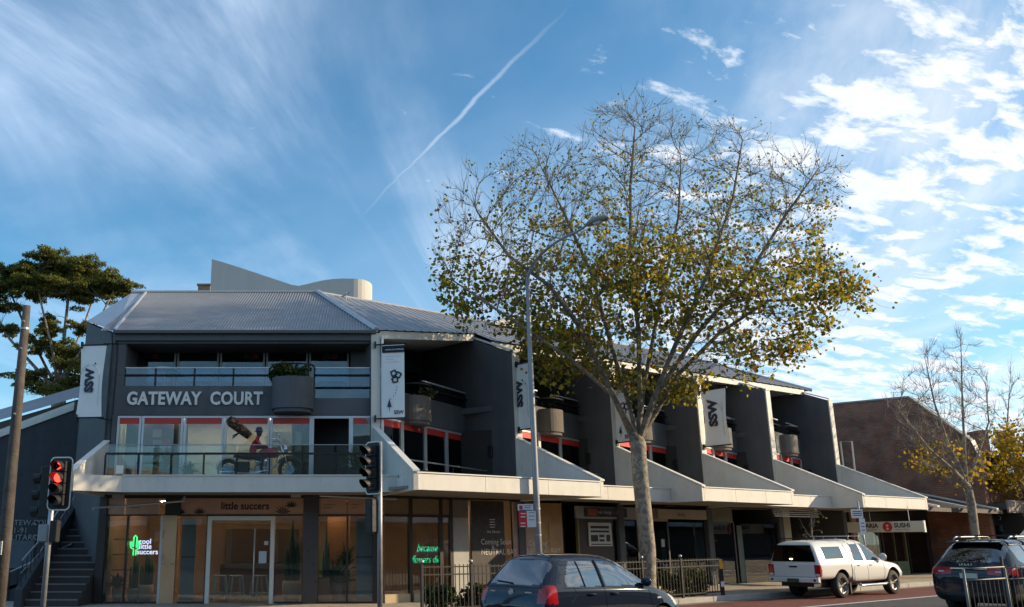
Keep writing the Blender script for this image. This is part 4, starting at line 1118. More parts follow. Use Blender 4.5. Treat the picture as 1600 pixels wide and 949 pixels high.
m = MB(); m.prism([(xw0, zc(xw0) - .06), (c1.x - .1, c1.z - .06), (c1.x - .1, c1.z + .06), (xw0, zc(xw0) + .06)], 'y', Yw + .26, Yw + .4); m.build('coping', white_paint, LB)
r1_ = atY(165, 592, 33.5); r2_ = atY(0, 640, 33.5); sl2 = (r1_.z - r2_.z) / (r1_.x - r2_.x); xw2 = r1_.x + 1.0
m = MB(); zz_ = lambda x: r1_.z + (x - r1_.x) * sl2
m.poly([(xw0 - 3, 33.5, zz_(xw0 - 3)), (xw2, 33.5, zz_(xw2)), (xw2, 30.5, zz_(xw2) - 1.15), (xw0 - 3, 30.5, zz_(xw0 - 3) - 1.15)]); m.build('roof', roof_m, LB)
m = MB(); m.prism([(xw0 - 3, 0), (xw2, 0), (xw2, zz_(xw2) - 1.2), (xw0 - 3, zz_(xw0 - 3) - 1.2)], 'y', 30.6, 34); m.build('rear_wall', mat('brown_render', (0.10, 0.085, 0.08), 0.8), LB)
q = atY(133, 760, Yw - .08); m = MB(); m.tube([(q.x - .04, Yw - .08, 2.5), (q.x - .04, Yw - .08, c1.z - .3)], 0.05, 6); m.build('downpipe', charcoal_trim, LB)
for tx_, y, x in (('GATEWAY', 821, 4), ('COURT', 821, 50), ('81-91', 833, 13.5), ('MILITARY', 844, 4), ('ROAD', 844, 50)):
    q = atY(x, y, Yw - .02); text('lettering', tx_, 0.235, q, (1, 0, 0), mat('dull_lettering', (0.30, 0.31, 0.33), 0.6, vary=0), LB, extrude=0.008, spacing=1.08)
q0, q1_ = atY(14, 888, Yw - .03), atY(54, 845, Yw - .03)
m = MB(); m.box(q0.x, q1_.x, Yw - .04, Yw - .002, q0.z, q1_.z); m.build('notice_board', mat('blue_board', (0.075, 0.10, 0.13), 0.5), LB)

ST = thing('entrance_stairs', 'dark concrete stairs with pale nosings rising between building and side wall', 'stairs', (-8.1, 24.2, 0.13))
xs0, xs1 = -8.75, -7.42
step_m = mat('stair_concrete', (0.045, 0.043, 0.043), 0.85, vary=0.15); nose_m = mat('stair_nosing', (0.16, 0.15, 0.14), 0.7, vary=0.1)
for i in range(16):
    m = MB(); z = 0.13 + 0.175 * (i + 1); y = 24.2 + 0.30 * i
    m.box(xs0, xs1, y, 29.1, z - 0.175 + .001, z); so = m.build('step', step_m, ST)
    m = MB(); m.box(xs0 + .01, xs1 - .01, y - .012, y + .04, z - .03, z + .006); m.build('nosing', nose_m, so)
m = MB(); m.prism([(24.0, 0.13), (24.0, 0.55), (29.0, 3.5), (29.1, 3.5), (29.1, .13)], 'x', xs0 - .2, xs0 - .01); m.build('stringer_wall', blue_wall, ST)
m = MB(); hp_ = [(xs0 - .1, 24.05, 1.25), (xs0 - .1, 25.2, 1.75), (xs0 - .1, 29.0, 4.2)]; m.tube(hp_, 0.025, 6); m.tube([(xs0 - .1, 24.05, 0.95), (xs0 - .1, 25.2, 1.4), (xs0 - .1, 29.0, 3.8)], 0.015, 6); m.build('handrail', galv, ST)
for i in range(18):
    y = 24.1 + i * 0.28; zt2 = 1.25 + (y - 24.05) * 0.435 if y < 25.2 else 1.75 + (y - 25.2) * .645
    m = MB(); m.box(xs0 - .11, xs0 - .09, y - .01, y + .01, zt2 - .9, zt2); m.build('baluster', black_metal, ST)
LR = thing('landing_handrail', 'slanting grey handrail on a low dark wall under the address lettering', 'handrail', (-10.5, 26.5, 0.13))
a1, a2 = atY(16, 894, 26.5), atY(112, 850, 26.5)
m = MB(); m.tube([a1, a2], 0.022, 6); m.build('handrail', galv, LR)
for i in range(9):
    q = a1.lerp(a2, i / 8); m = MB(); m.tube([q - Vector((0, 0, .75)), q], 0.012, 5); m.build('baluster', black_metal, LR)
m = MB(); m.prism([(a1.x - 1.5, .13), (a2.x, .13), (a2.x, a2.z - .7), (a1.x - 1.5, a1.z - .95)], 'y', 26.52, 26.7); m.build('low_wall', blue_wall, LR)

# brick building past the wing, with parapet raking down to the street
BB = thing('brick_building', 'dark red brick building with raking parapet past the charcoal wing', 'building', WF(32, 5, 0))
TB = 30.5


def brick_wall(name, col, mortar, sc):
    m_ = bpy.data.materials.new(name); m_.use_nodes = True; t = NT(m_.node_tree)
    co = t.n('ShaderNodeTexCoord').outputs['UV']
    br = t.n('ShaderNodeTexBrick', i_Scale=sc); t.l(co, br.inputs['Vector'])
    br.inputs['Color1'].default_value = tuple(col) + (1,); br.inputs['Color2'].default_value = tuple(c * .72 for c in col) + (1,); br.inputs['Mortar'].default_value = tuple(mortar) + (1,)
    br.inputs['Mortar Size'].default_value = 0.012; br.inputs['Brick Width'].default_value = 0.24; br.inputs['Row Height'].default_value = 0.086
    nz = t.n('ShaderNodeTexNoise', i_Scale=1.2, i_Detail=6.0); t.l(co, nz.inputs['Vector'])
    bs = t.n('ShaderNodeBsdfPrincipled', i_Roughness=0.9); t.l(t.mix(1.0, br.outputs[0], t.ramp(nz.outputs[0], .3, .7, .7, 1.25), 'MULTIPLY'), bs.inputs['Base Color'])
    bp = t.n('ShaderNodeBump', i_Strength=0.6, i_Distance=0.01); t.l(br.outputs['Fac'], bp.inputs['Height']); bp.invert = True; t.l(bp.outputs[0], bs.inputs['Normal'])
    o = t.n('ShaderNodeOutputMaterial'); t.l(bs.outputs[0], o.inputs[0]); MATS[name] = m_
    return m_


bwm = brick_wall('red_brick_wall', (0.34, 0.13, 0.072), (0.25, 0.18, 0.14), 1.0)
pp = [atT(x, y, TB) for x, y in ((1290, 630), (1420, 622), (1517, 690), (1530, 715))]
poly_ = [(pp[0][0] + 4, 0), (pp[0][0] + 4, pp[0][1]), pp[1], pp[2], (pp[3][0], pp[3][1]), (pp[3][0], 0)]
m = MB(); m.F = WF; m.prism(poly_, 'x', TB, TB + 0.3)
o = m.build('side_wall', bwm, BB)
uv = o.data.uv_layers.new(name='UVMap')
for lp in o.data.loops:
    c_ = o.data.vertices[lp.vertex_index].co + Vector(WF(32, 5, 0)) - Vector((CX0, CY0, 0)); uv.data[lp.index].uv = (c_.dot(S), c_.z)
m = MB(WF)
for a, b in zip(poly_[1:4], poly_[2:5]):
    m.prism([(a[0], a[1] + .01), (b[0], b[1] + .01), (b[0], b[1] + .09), (a[0], a[1] + .09)], 'x', TB - .04, TB + .36)
m.build('coping', mat('coping_metal', (0.3, 0.27, 0.25), 0.5, 0.2), BB)
m = MB(WF); m.prism([(pp[3][0] + .2, 0), (pp[3][0] + .2, pp[3][1] - .3), (pp[0][0] + 4, pp[3][1] - .3), (pp[0][0] + 4, 0)], 'x', TB + .31, TB + 16); m.build('body', brick, BB)
for k in range(4):
    m = MB(WF); a = TB + 1.2 + k * 3.6; m.box(a, a + 2.4, pp[3][0] + .12, pp[3][0] + .195, 4.0, 5.4); o = m.build('window', dark_frame, BB)
    m = MB(WF); m.box(a + .1, a + 2.3, pp[3][0] + .10, pp[3][0] + .118, 4.1, 5.3); m.build('pane', pane_m, o)
m = MB(WF); m.box(TB + .05, TB + 16, 0.2, pp[3][0] + .15, 3.05, 3.3); aw = m.build('awning', mat('dark_awning', (0.07, 0.06, 0.055), 0.7), BB)
m = MB(WF); m.box(TB + .05, TB + 16, 0.12, .198, 2.9, 3.42); m.build('fascia', mat('tan_fascia', (0.28, 0.22, 0.17), 0.7, vary=0.1), aw)
for k in range(4):
    m = MB(WF); a = TB + .4 + k * 4; m.box(a, a + 3.4, pp[3][0] + .05, pp[3][0] + .19, .2, 2.8); o = m.build('shopfront', dark_frame, BB)
    m = MB(WF); m.box(a + .1, a + 3.3, pp[3][0] + .03, pp[3][0] + .048, .5, 2.4); m.build('pane', shop_pane, o)
# low shop between wing and brick building
LS = thing('low_shop', 'low shop with sloping dark awning between charcoal wing and brick building', 'shop', WF(27, 4, 0))
m = MB(WF); m.box(24.12, TB - .01, 3.4, 10, 0, 3.6); m.build('wall', mat('dark_shop_wall', (0.045, 0.04, 0.038), 0.7), LS)
m = MB(WF); m.prism([(0.3, 2.85), (0.3, 3.0), (3.38, 3.75), (3.38, 3.6)], 'x', 24.2, TB - .1); aw = m.build('awning', mat('dark_awning', (0, 0, 0)), LS)
for k in range(3):
    m = MB(WF); a = 24.6 + k * 2.4; m.prism([(0.1, 3.0), (0.1, 3.06), (3.3, 3.86), (3.3, 3.8)], 'x', a, a + .16); m.build('awning_batten', white_trim, aw)
for k in range(3):
    m = MB(WF); a = 24.4 + k * 2; m.box(a, a + 1.8, 3.32, 3.39, .2, 2.6); o = m.build('shopfront', dark_frame, LS); m = MB(WF); m.box(a + .08, a + 1.72, 3.30, 3.318, .4, 2.5); m.build('pane', shop_pane, o)
# oval sign on the awning of the next shop
OS = thing('oval_shop_sign', 'dark oval shop sign with pale lettering under the yellow tree', 'sign', WF(33, .6, 2.5))
sO, zO = atT(1555, 815, 31.5); m = MB(WF); m.lathe([(1.0, 0.0), (1.0, .06)], (31.5, sO, zO), 26, ax='x')
m.v = [(a, sO + (b - sO) * 1.15, zO + (c - zO) * .8) for a, b, c in m.v]; m.build('board', black_plastic, OS)
text('lettering', 'ma.o', 0.42, Vector(WF(31.49, sO + .55, zO + .05)), -S, grey_print, OS); text('lettering', 'CAFE', 0.3, Vector(WF(31.49, sO + .45, zO - .38)), -S, grey_print, OS)
m = MB(WF); m.tube([(31.53, sO, zO + .5), (31.53, sO, 3.2)], 0.02, 5); m.build('hanger', black_metal, OS)
# white pipe frame on the low roof
PF = thing('pipe_frame', 'white pipe frame on the low roof beside the last fin', 'roof rail', WF(24.6, 5, 3.7))
q = [atT(x, y, 24.6) for x, y in ((1313, 690), (1331, 690), (1334, 728))]
m = MB(WF); m.tube([(24.6, q[0][0], 3.6), (24.6, q[0][0], q[0][1]), (24.6, q[1][0], q[1][1]), (24.6, q[2][0], 3.6)], 0.04, 6); m.build('frame', white_trim, PF)
# far roofs with chimneys at the right edge
for x, lb in ((1541, 'square dark chimney block beyond the bare tree'), (1583, 'dark chimney block at the far right beyond the yellow leaves')):
    a = atY(x - 9, 677, 62); b = atY(x + 9, 715, 62)
    t = thing('far_house', lb, 'house', ((a.x + b.x) / 2, 62.5, 0))
    m = MB(); m.box(a.x, b.x, 62, 63.2, b.z - 1, a.z); m.build('chimney', brick, t); m = MB(); m.box(a.x - .1, b.x + .1, 61.9, 63.3, a.z + .002, a.z + .2); m.build('chimney_cap', brick, t)
    m = MB(); m.box(a.x - 3, b.x + 3, 62.2, 68, 0, b.z - 1.2); m.build('wall', brick, t)
    m = MB(); m.prism([(a.x - 3.3, b.z - 1.2), ((a.x + b.x) / 2, b.z + .3), (b.x + 3.3, b.z - 1.2)], 'y', 62, 68.2); m.build('roof', mat('tile_roof', (0.2, 0.09, 0.06), 0.8, vary=0.2), t)

# ================================================================== VEHICLES
from mathutils.bvhtree import BVHTree
car_glass = glass('car_glass', (0.16, 0.19, 0.21), 0.16, 0.005, 1.5)
ute_glass = glass('clear_car_glass', (0.42, 0.45, 0.45), 0.08, 0.005, 1.2)
tyre_m = mat('tyre_rubber', (0.022, 0.022, 0.022), 0.8, vary=0.15, scale=10)
rim_m = mat('alloy_rim', (0.40, 0.41, 0.43), 0.35, 0.8, vary=0.05)
rim_dark = mat('dark_rim', (0.03, 0.03, 0.032), 0.4, 0.6, vary=0.05)
lamp_red = mat('red_lens', (0.34, 0.008, 0.012), 0.12, vary=0.1, coat=0.6)
lamp_clear = mat('clear_lens', (0.6, 0.6, 0.6), 0.1, vary=0.05, coat=0.6)
trim_black = mat('trim_black', (0.016, 0.016, 0.017), 0.5, vary=0.1)
chrome = mat('chrome', (0.75, 0.76, 0.78), 0.12, 0.95, vary=0)
plate_m = mat('number_plate', (0.58, 0.56, 0.45), 0.5, vary=0.05)
seat_m = mat('car_interior', (0.05, 0.05, 0.052), 0.8)


def loft(stations, level=3):
    """half-section loft mirrored about y = 0, smoothed; returns a bmesh"""
    M = len(stations[0][1]); vs = []; fs = []
    for x, sec in stations:
        ring = [(x, y, z) for y, z in sec] + [(x, -y, z) for y, z in reversed(sec[1:-1])]
        vs += ring
    n = 2 * M - 2
    for i in range(len(stations) - 1):
        for j in range(n): fs.append((i * n + j, i * n + (j + 1) % n, (i + 1) * n + (j + 1) % n, (i + 1) * n + j))
    fs += [tuple(range(n)), tuple(range((len(stations) - 1) * n + n - 1, (len(stations) - 1) * n - 1, -1))]
    me = bpy.data.meshes.new('loft'); me.from_pydata(vs, [], fs)
    o = bpy.data.objects.new('loft', me); COL.objects.link(o)
    md = o.modifiers.new('s', 'SUBSURF'); md.levels = level; md.render_levels = level
    dg = bpy.context.evaluated_depsgraph_get(); dg.update()
    m2 = bpy.data.meshes.new_from_object(o.evaluated_get(dg), depsgraph=dg)
    bpy.data.objects.remove(o)
    bm = bmesh.new(); bm.from_mesh(m2); bpy.data.meshes.remove(m2)
    bmesh.ops.recalc_face_normals(bm, faces=bm.faces)
    return bm


def arches(bm, axles, r, zc, hw):
    """cut wheel arches: faces inside the circle go, the rim is pulled onto the circle"""
    kill = []
    for f in bm.faces:
        c = f.calc_center_median()
        for ax in axles:
            if abs(c.y) > hw * 0.55 and (c.x - ax) ** 2 + (c.z - zc) ** 2 < r * r * 0.93: kill.append(f); break
    bmesh.ops.delete(bm, geom=kill, context='FACES')
    for v in bm.verts:
        if not v.is_boundary or abs(v.co.y) < hw * 0.5: continue
        for ax in axles:
            dx, dz = v.co.x - ax, v.co.z - zc; d = math.hypot(dx, dz)
            if d < r * 1.25 and d > 1e-4: v.co.x = ax + dx / d * r; v.co.z = zc + dz / d * r


def split_parts(bm, key, mats_, root):
    """key(face centre, normal) -> (part name, material); one mesh object for each name"""
    groups = {}
    for f in bm.faces:
        c = f.calc_center_median(); groups.setdefault(key(c, f.normal), []).append(f)
    out = {}
    for (nm, side, mt), fl in groups.items():
        ids = {}; m = MB()
        for f in fl:
            for v in f.verts:
                if v.index not in ids: ids[v.index] = len(m.v); m.v.append(tuple(v.co))
            m.f.append(tuple(ids[v.index] for v in f.verts)); m.mi.append(0)
        o = m.build(nm, mats_[mt], root, smooth=True, fixn=False); out[(nm, side)] = o
    return out


def wheel(root, x, y, r, wd, rim, spokes=5, sgn=1, spoke_m=None):
    m = MB(); w_ = wd / 2
    m.lathe([(r * .64, -w_), (r * .9, -w_), (r * .985, -w_ * .7), (r, 0), (r * .985, w_ * .7), (r * .9, w_), (r * .64, w_), (r * .62, w_ * .4), (r * .62, -w_ * .4)], (x, y, r), 28, ax='y', caps=False)
    wh = m.build('wheel', tyre_m, root, smooth=True)
    m = MB(); yo = y + sgn * w_ * 0.86
    m.lathe([(r * .645, yo - y - .004 * sgn), (r * .6, yo - y), (r * .56, yo - y - .03 * sgn)], (x, y, r), 28, ax='y'); m.build('rim', rim, wh, smooth=True)
    for k in range(spokes):
        a = 2 * math.pi * k / spokes + .3; m = MB(); dx, dz = math.cos(a), math.sin(a)
        m.tube([(x + dx * r * .1, yo - .02 * sgn, r + dz * r * .1), (x + dx * r * .58, yo - .015 * sgn, r + dz * r * .58)], [r * .1, r * .07], 6); m.build('spoke', spoke_m or rim, wh)
    m = MB(); m.lathe([(r * .16, yo - y - .05 * sgn), (r * .13, yo - y + .004 * sgn)], (x, y, r), 12, ax='y'); m.build('hub', rim, wh)
    m = MB(); m.lathe([(r * .58, yo - y - .07 * sgn), (r * .58, yo - y - .075 * sgn)], (x, y, r), 20, ax='y'); m.build('brake_disc', trim_black, wh)


class Body:
    def __init__(s, bm): s.t = BVHTree.FromBMesh(bm)
    def side(s, x, z, sg):
        h = s.t.ray_cast(Vector((x, sg * 3, z)), Vector((0, -sg, 0))); return h[0] if h[0] else Vector((x, sg * .8, z))
    def rear(s, y, z):
        h = s.t.ray_cast(Vector((-5, y, z)), Vector((1, 0, 0))); return h[0] if h[0] else Vector((-2, y, z))
    def front(s, y, z):
        h = s.t.ray_cast(Vector((5, y, z)), Vector((-1, 0, 0))); return h[0] if h[0] else Vector((2, y, z))


def seam(bd, pts, sg, root, name='door_seam', r=0.006, n=10, where='side', mt=None):
    P = []
    for a, b in zip(pts[:-1], pts[1:]):
        for i in range(n): q = i / n; P.append((a[0] + (b[0] - a[0]) * q, a[1] + (b[1] - a[1]) * q))
    P.append(pts[-1])
    m = MB(); m.tube([(bd.side(x, z, sg) if where == 'side' else bd.rear(x, z)) for x, z in P], r, 4); return m.build(name, mt or trim_black, root)


def S9(hw, zb, zm, zsh, hsh, zt, ht, zc, inset=0.03):
    return [(0, zb), (hw * .82, zb), (hw * .975, zb + .09), (hw, zm), (hsh, zsh), (hsh - inset, zsh + .025), (ht, zt), (ht * .62, zt + (zc - zt) * .75), (0, zc)]


# ---------------------------------------------------------------- dark hatchback
def hatchback():
    t = thing('hatchback_car', 'dark navy five-door hatchback driving away in front of the shops', 'car', (2.22, 16.0, 0), R(90 - 54), local=True)
    px = lambda a: a          # rear bumper at x = 0, front at 3.7
    st = [(0.02, S9(.66, .34, .50, .62, .64, .66, .55, .67)), (0.05, S9(.76, .26, .52, .70, .75, .80, .62, .82)), (0.10, S9(.81, .22, .55, .86, .79, .93, .66, .95)), (0.22, S9(.835, .20, .58, .93, .805, 1.10, .63, 1.13)),
          (0.40, S9(.84, .20, .60, .945, .81, 1.29, .60, 1.33)), (0.52, S9(.845, .20, .60, .945, .815, 1.405, .575, 1.445)), (0.68, S9(.845, .20, .60, .94, .82, 1.435, .57, 1.485)), (1.15, S9(.845, .20, .60, .925, .825, 1.45, .575, 1.505)),
          (1.75, S9(.845, .20, .60, .91, .825, 1.435, .57, 1.49)), (2.10, S9(.845, .20, .60, .90, .825, 1.37, .565, 1.43)), (2.45, S9(.845, .20, .60, .895, .82, 1.18, .60, 1.25)), (2.78, S9(.845, .20, .60, .89, .81, .97, .66, 1.03)),
          (2.95, S9(.84, .20, .58, .85, .79, .90, .64, .96)), (3.30, S9(.82, .20, .54, .76, .74, .82, .60, .87)), (3.55, S9(.76, .21, .50, .66, .68, .71, .55, .75)), (3.68, S9(.60, .26, .44, .56, .56, .58, .45, .60))]
    bm = loft(st); bd = Body(bm); r = .295; axs = (.62, 2.98)
    arches(bm, axs, .345, r + .01, .84)
    def key(c, n):
        sd = 1 if c.y > 0 else -1; zr = .96
        if .10 < c.x < .48 and abs(c.y) < .585 and c.z > 1.0 and c.z < 1.385 and n.x < -.3: return ('rear_window', 0, 1)
        if 2.02 < c.x < 2.74 and c.z > 1.0 and abs(c.y) < .59 + .0 and n.x > .2 and n.z > .2: return ('windscreen', 0, 1)
        if abs(c.y) > .585 and abs(n.y) > .55 and .965 < c.z < 1.385:
            if .56 < c.x < .98 and c.z > .975 and c.z < 1.0 + (c.x - .5) * 1.1: return ('quarter_window', sd, 1)
            if 1.00 < c.x < 1.42: return ('rear_door_window', sd, 1)
            if 1.52 < c.x < 2.56 and c.z < 1.375 - max(0, c.x - 1.92) * .60: return ('front_door_window', sd, 1)
        if c.x < .30 and abs(c.y) > .60 and .72 < c.z < 1.00 - 0.0 * c.x and (abs(c.y) > .66 or c.z < .95): return ('tail_lamp', sd, 2)
        if 3.20 < c.x < 3.62 and abs(c.y) > .45 and .60 < c.z < .80 and n.x > .25: return ('headlamp', sd, 3)
        return ('body', 0, 0)
    ps = split_parts(bm, key, [mat('navy_paint', (0.012, 0.017, 0.032), 0.5, 0.0, vary=0.0, coat=1.0, spec=0.0), car_glass, lamp_red, lamp_clear], t)
    bo = ps[('body', 0)]
    for sg in (-1, 1):
        for ax in axs: wheel(t, ax, sg * .735, r, .19, rim_m, 7, sg)
        seam(bd, [(1.47, .30), (1.45, .90), (1.46, 1.36)], sg, bo); seam(bd, [(2.62, .32), (2.66, .60), (2.60, .88)], sg, bo); seam(bd, [(.62, .72), (.78, .86), (.70, .94)], sg, bo)
        seam(bd, [(.98, .44), (1.40, .29), (2.58, .29)], sg, bo); seam(bd, [(.5, .952), (1.2, .94), (2.2, .915), (2.72, .90)], sg, bo, 'belt_strip', .012); seam(bd, [(1.44, .95), (1.46, 1.37)], sg, bo, 'pillar_trim', .03)
        seam(bd, [(.99, .96), (1.0, 1.36)], sg, bo, 'pillar_trim', .018)
        for hx in (1.10, 2.0 - .33):
            q = bd.side(hx, .84, sg); m = MB(); m.tube([q + Vector((-.09, sg * .01, 0)), q + Vector((0, sg * .035, .004)), q + Vector((.09, sg * .01, 0))], .016, 6); m.build('door_handle', bo.data.materials[0], bo, smooth=True)
        q = bd.side(2.52, .98, sg); m = MB(); m.lathe([(.02, -.05), (.07, -.045), (.085, 0), (.07, .03), (.03, .045)], (0, 0, 0), 10, ax='x'); m.v = [(q.x + a, q.y + sg * .10 + b * 1.25, q.z + .03 + c) for a, b, c in m.v]; m.build('wing_mirror', bo.data.materials[0], t, smooth=True)
        q = bd.side(2.86, .74, sg); m = MB(); m.box(q.x - .05, q.x + .05, q.y - .01, q.y + .012, q.z - .012, q.z + .012); m.build('side_repeater', lamp_clear, bo)
    # rear details
    q = bd.rear(0, .80); m = MB(); m.box(q.x - .012, q.x + .01, -.25, .25, .60, .72); m.build('plate_recess', trim_black, bo)
    m = MB(); m.box(q.x - .02, q.x - .013, -.185, .185, .60, .70); m.build('number_plate', plate_m, bo)
    q = bd.rear(0, .88); m = MB(); pp_ = [(-.055, .035), (.03, .06), (.005, .015), (.055, .03), (.055, -.035), (-.03, -.06), (-.005, -.015), (-.055, -.03)]; m.prism([(a, q.z + b) for a, b in pp_], 'x', q.x - .016, q.x); m.build('emblem', chrome, bo)
    for y_, wd in ((-.40, .16), (.44, .12)):
        q = bd.rear(y_, .88); m = MB(); m.box(q.x - .012, q.x + .004, y_ - wd / 2, y_ + wd / 2, .868, .892); m.build('badge', chrome, bo)
    seam(bd, [(-.62, .955), (0, .968), (.62, .955)], 1, bo, 'hatch_seam', .01, where='rear'); seam(bd, [(-.70, .56), (0, .545), (.70, .56)], 1, bo, 'hatch_seam', .008, where='rear')
    m = MB(); a = bd.rear(.02, 1.02); b = bd.rear(.42, 1.05); m.tube([a + Vector((-.02, 0, 0)), b + Vector((-.02, 0, 0))], .01, 5); m.build('rear_wiper', trim_black, bo)
    m = MB(); m.tube([(2.0 - 1.25, 0.02, 1.48), (.60, .02, 1.60)], .007, 5); m.build('aerial', trim_black, bo)
    for y_ in (-.36, .36):
        m = MB(); m.box(.95, 1.05, y_ - .2, y_ + .2, .55, 1.12); m.box(1.75, 1.86, y_ - .2, y_ + .2, .5, 1.15); m.build('seat', seat_m, t, bevel=.03)
    m = MB(); m.box(.3, 2.6, -.7, .7, .28, .45); m.build('floor_pan', seat_m, t)
    m = MB(); m.lathe([(.17, 0), (.17, .02)], (2.12, -.36, .95), 14, ax='x'); m.build('steering_wheel', seat_m, t)
    return t


hatchback()


# ---------------------------------------------------------------- white double-cab utility with canopy
def ute():
    q = atZ(1319, 935, 0.12)
    t = thing('utility_truck', 'white double-cab utility truck with canopy parked at the kerb', 'truck', WF(0, 0, 0), R(90 - 56.2), local=True)
    hw = .87
    st = [(0.00, S9(.80, .62, .74, 1.02, .80, 1.05, .70, 1.06)), (0.06, S9(.86, .56, .80, 1.05, .855, 1.60, .66, 1.66)), (0.16, S9(.87, .54, .82, 1.06, .865, 1.68, .665, 1.75)), (0.6, S9(.87, .54, .82, 1.06, .865, 1.70, .67, 1.77)), (1.2, S9(.87, .54, .82, 1.06, .865, 1.70, .67, 1.775)), (1.72, S9(.87, .54, .82, 1.06, .865, 1.70, .665, 1.765)),
          (1.84, S9(.875, .44, .80, 1.055, .85, 1.70, .64, 1.765)), (2.0, S9(.88, .42, .80, 1.05, .855, 1.715, .625, 1.79)), (2.6, S9(.88, .42, .80, 1.04, .855, 1.73, .62, 1.80)), (3.05, S9(.88, .42, .80, 1.04, .855, 1.69, .61, 1.765)), (3.4, S9(.88, .42, .80, 1.04, .85, 1.50, .64, 1.58)),
          (3.80, S9(.88, .42, .80, 1.03, .84, 1.17, .68, 1.23)), (3.98, S9(.88, .44, .78, 1.01, .83, 1.08, .68, 1.14)), (4.5, S9(.87, .46, .76, .97, .80, 1.02, .66, 1.07)), (4.95, S9(.82, .46, .72, .88, .74, .93, .60, .97)), (5.12, S9(.66, .48, .64, .72, .60, .76, .5, .80))]
    bm = loft(st); bd = Body(bm); r = .385; axs = (1.22, 4.27)
    arches(bm, axs, .46, r + .03, hw)
    def key(c, n):
        sd = 1 if c.y > 0 else -1
        if abs(n.y) > .5 and c.z > 1.10:
            if .42 < c.x < 1.50 and 1.20 < c.z < 1.56: return ('canopy_window', sd, 1)
            if 2.03 < c.x < 2.66 and 1.09 < c.z < 1.64 and c.x > 2.0 + (c.z - 1.09) * .25: return ('rear_door_window', sd, 1)
            if 2.78 < c.x < 3.66 and 1.09 < c.z < 1.64 - max(0, c.x - 3.0) * .68: return ('front_door_window', sd, 1)
        if 3.05 < c.x < 3.78 and c.z > 1.2 and abs(c.y) < .62 and n.x > .2 and n.z > .2: return ('windscreen', 0, 1)
        if 4.75 < c.x < 5.05 and abs(c.y) > .52 and .74 < c.z < .94 and n.x > .15: return ('headlamp', sd, 2)
        return ('body', 0, 0)
    paint = mat('white_car_paint', (0.70, 0.69, 0.66), 0.32, vary=0.0, coat=0.6)
    ps = split_parts(bm, key, [paint, ute_glass, lamp_clear], t); bo = ps[('body', 0)]
    for sg in (-1, 1):
        for ax in axs: wheel(t, ax, sg * .715, r, .23, rim_m, 6, sg, rim_dark)
        m = MB(); m.tube([(2.0, sg * .93, .40), (2.1, sg * .95, .36), (3.5, sg * .95, .36), (3.62, sg * .93, .40)], .04, 8); m.build('side_step', chrome, t, smooth=True)
        seam(bd, [(1.79, .48), (1.79, 1.72)], sg, bo, r=.014); seam(bd, [(2.72, .46), (2.70, 1.05), (2.70, 1.66)], sg, bo); seam(bd, [(3.66, .48), (3.72, .8), (3.70, 1.03)], sg, bo); seam(bd, [(1.95, .48), (3.64, .46)], sg, bo)
        seam(bd, [(1.98, .95), (1.86, .8), (1.95, .5)], sg, bo); seam(bd, [(.03, 1.075), (1.78, 1.075)], sg, bo, 'canopy_seam', .010); seam(bd, [(.08, .72), (.7, .70)], sg, bo, 'body_crease', .004, mt=paint)
        for hx in (2.2, 2.92):
            q_ = bd.side(hx, .97, sg); m = MB(); m.tube([q_ + Vector((-.09, 0, 0)), q_ + Vector((0, sg * .03, 0)), q_ + Vector((.09, 0, 0))], .017, 6); m.build('door_handle', chrome, bo)
        q_ = bd.side(3.60, 1.12, sg); m = MB(); m.lathe([(.03, -.05), (.10, -.04), (.115, 0), (.09, .04), (.04, .055)], (0, 0, 0), 10, ax='x'); m.v = [(q_.x + a, q_.y + sg * .14 + b * 1.1, q_.z + .08 + c * 1.1) for a, b, c in m.v]; m.build('wing_mirror', paint, t, smooth=True)
        m = MB(); m.prism([(-.03, .68), (-.03, 1.03), (.035, 1.03), (.10, .86), (.06, .68)], 'y', sg * .70 - .0, sg * .885); m.build('tail_lamp', lamp_red, t, bevel=.012)
        m = MB(); m.prism([(-.033, .70), (-.033, .76), (.02, .76), (.02, .70)], 'y', sg * .71, sg * .86); m.build('reverse_lamp', lamp_clear, t)
        m = MB(); m.prism([(1.55, .45), (1.62, .45), (1.62, .12), (1.55, .12)], 'y', sg * .62, sg * .87); m.build('mud_flap', trim_black, t)
    m = MB(); pg = [(-.74, 1.12), (.74, 1.12), (.60, 1.62), (-.60, 1.62)]
    m.add([(-.012 + (z - 1.1) * .11, y, z) for y, z in pg] + [(.03 + (z - 1.1) * .11, y, z) for y, z in pg], [(0, 1, 2, 3), (7, 6, 5, 4), (0, 4, 5, 1), (1, 5, 6, 2), (2, 6, 7, 3), (3, 7, 4, 0)]); m.build('canopy_rear_window', glass('dark_tint_glass', (0.05, 0.055, 0.07), 0.06, .005, 1.0), t)
    m = MB(); m.box(-.035, .02, -.69, .69, .66, 1.06); tg = m.build('tailgate', paint, t, bevel=.02)
    m = MB(); m.box(-.05, -.034, -.13, .13, .94, .99); m.build('tailgate_handle', trim_black, tg)
    m = MB(); m.prism([(-.12, .50), (-.12, .64), (.02, .655), (.02, .48)], 'y', -.84, .84); bp = m.build('rear_bumper', paint, t, bevel=.02)
    m = MB(); m.box(-.128, -.121, -.20, .20, .50, .61); m.build('number_plate', mat('dark_plate', (0.06, 0.06, 0.055), 0.5), bp)
    for y_ in (-.72, .72): m = MB(); m.lathe([(.04, 0), (.04, .008)], (-.128, y_, .57), 10, ax='x'); m.build('bumper_step', trim_black, bp)
    m = MB(); m.box(.1, 5.0, -.55, .55, .36, .54); m.build('chassis', trim_black, t)
    m = MB(); m.lathe([(.10, -.55), (.10, .55)], (1.22, 0, .385), 10, ax='y'); m.build('axle', trim_black, t)
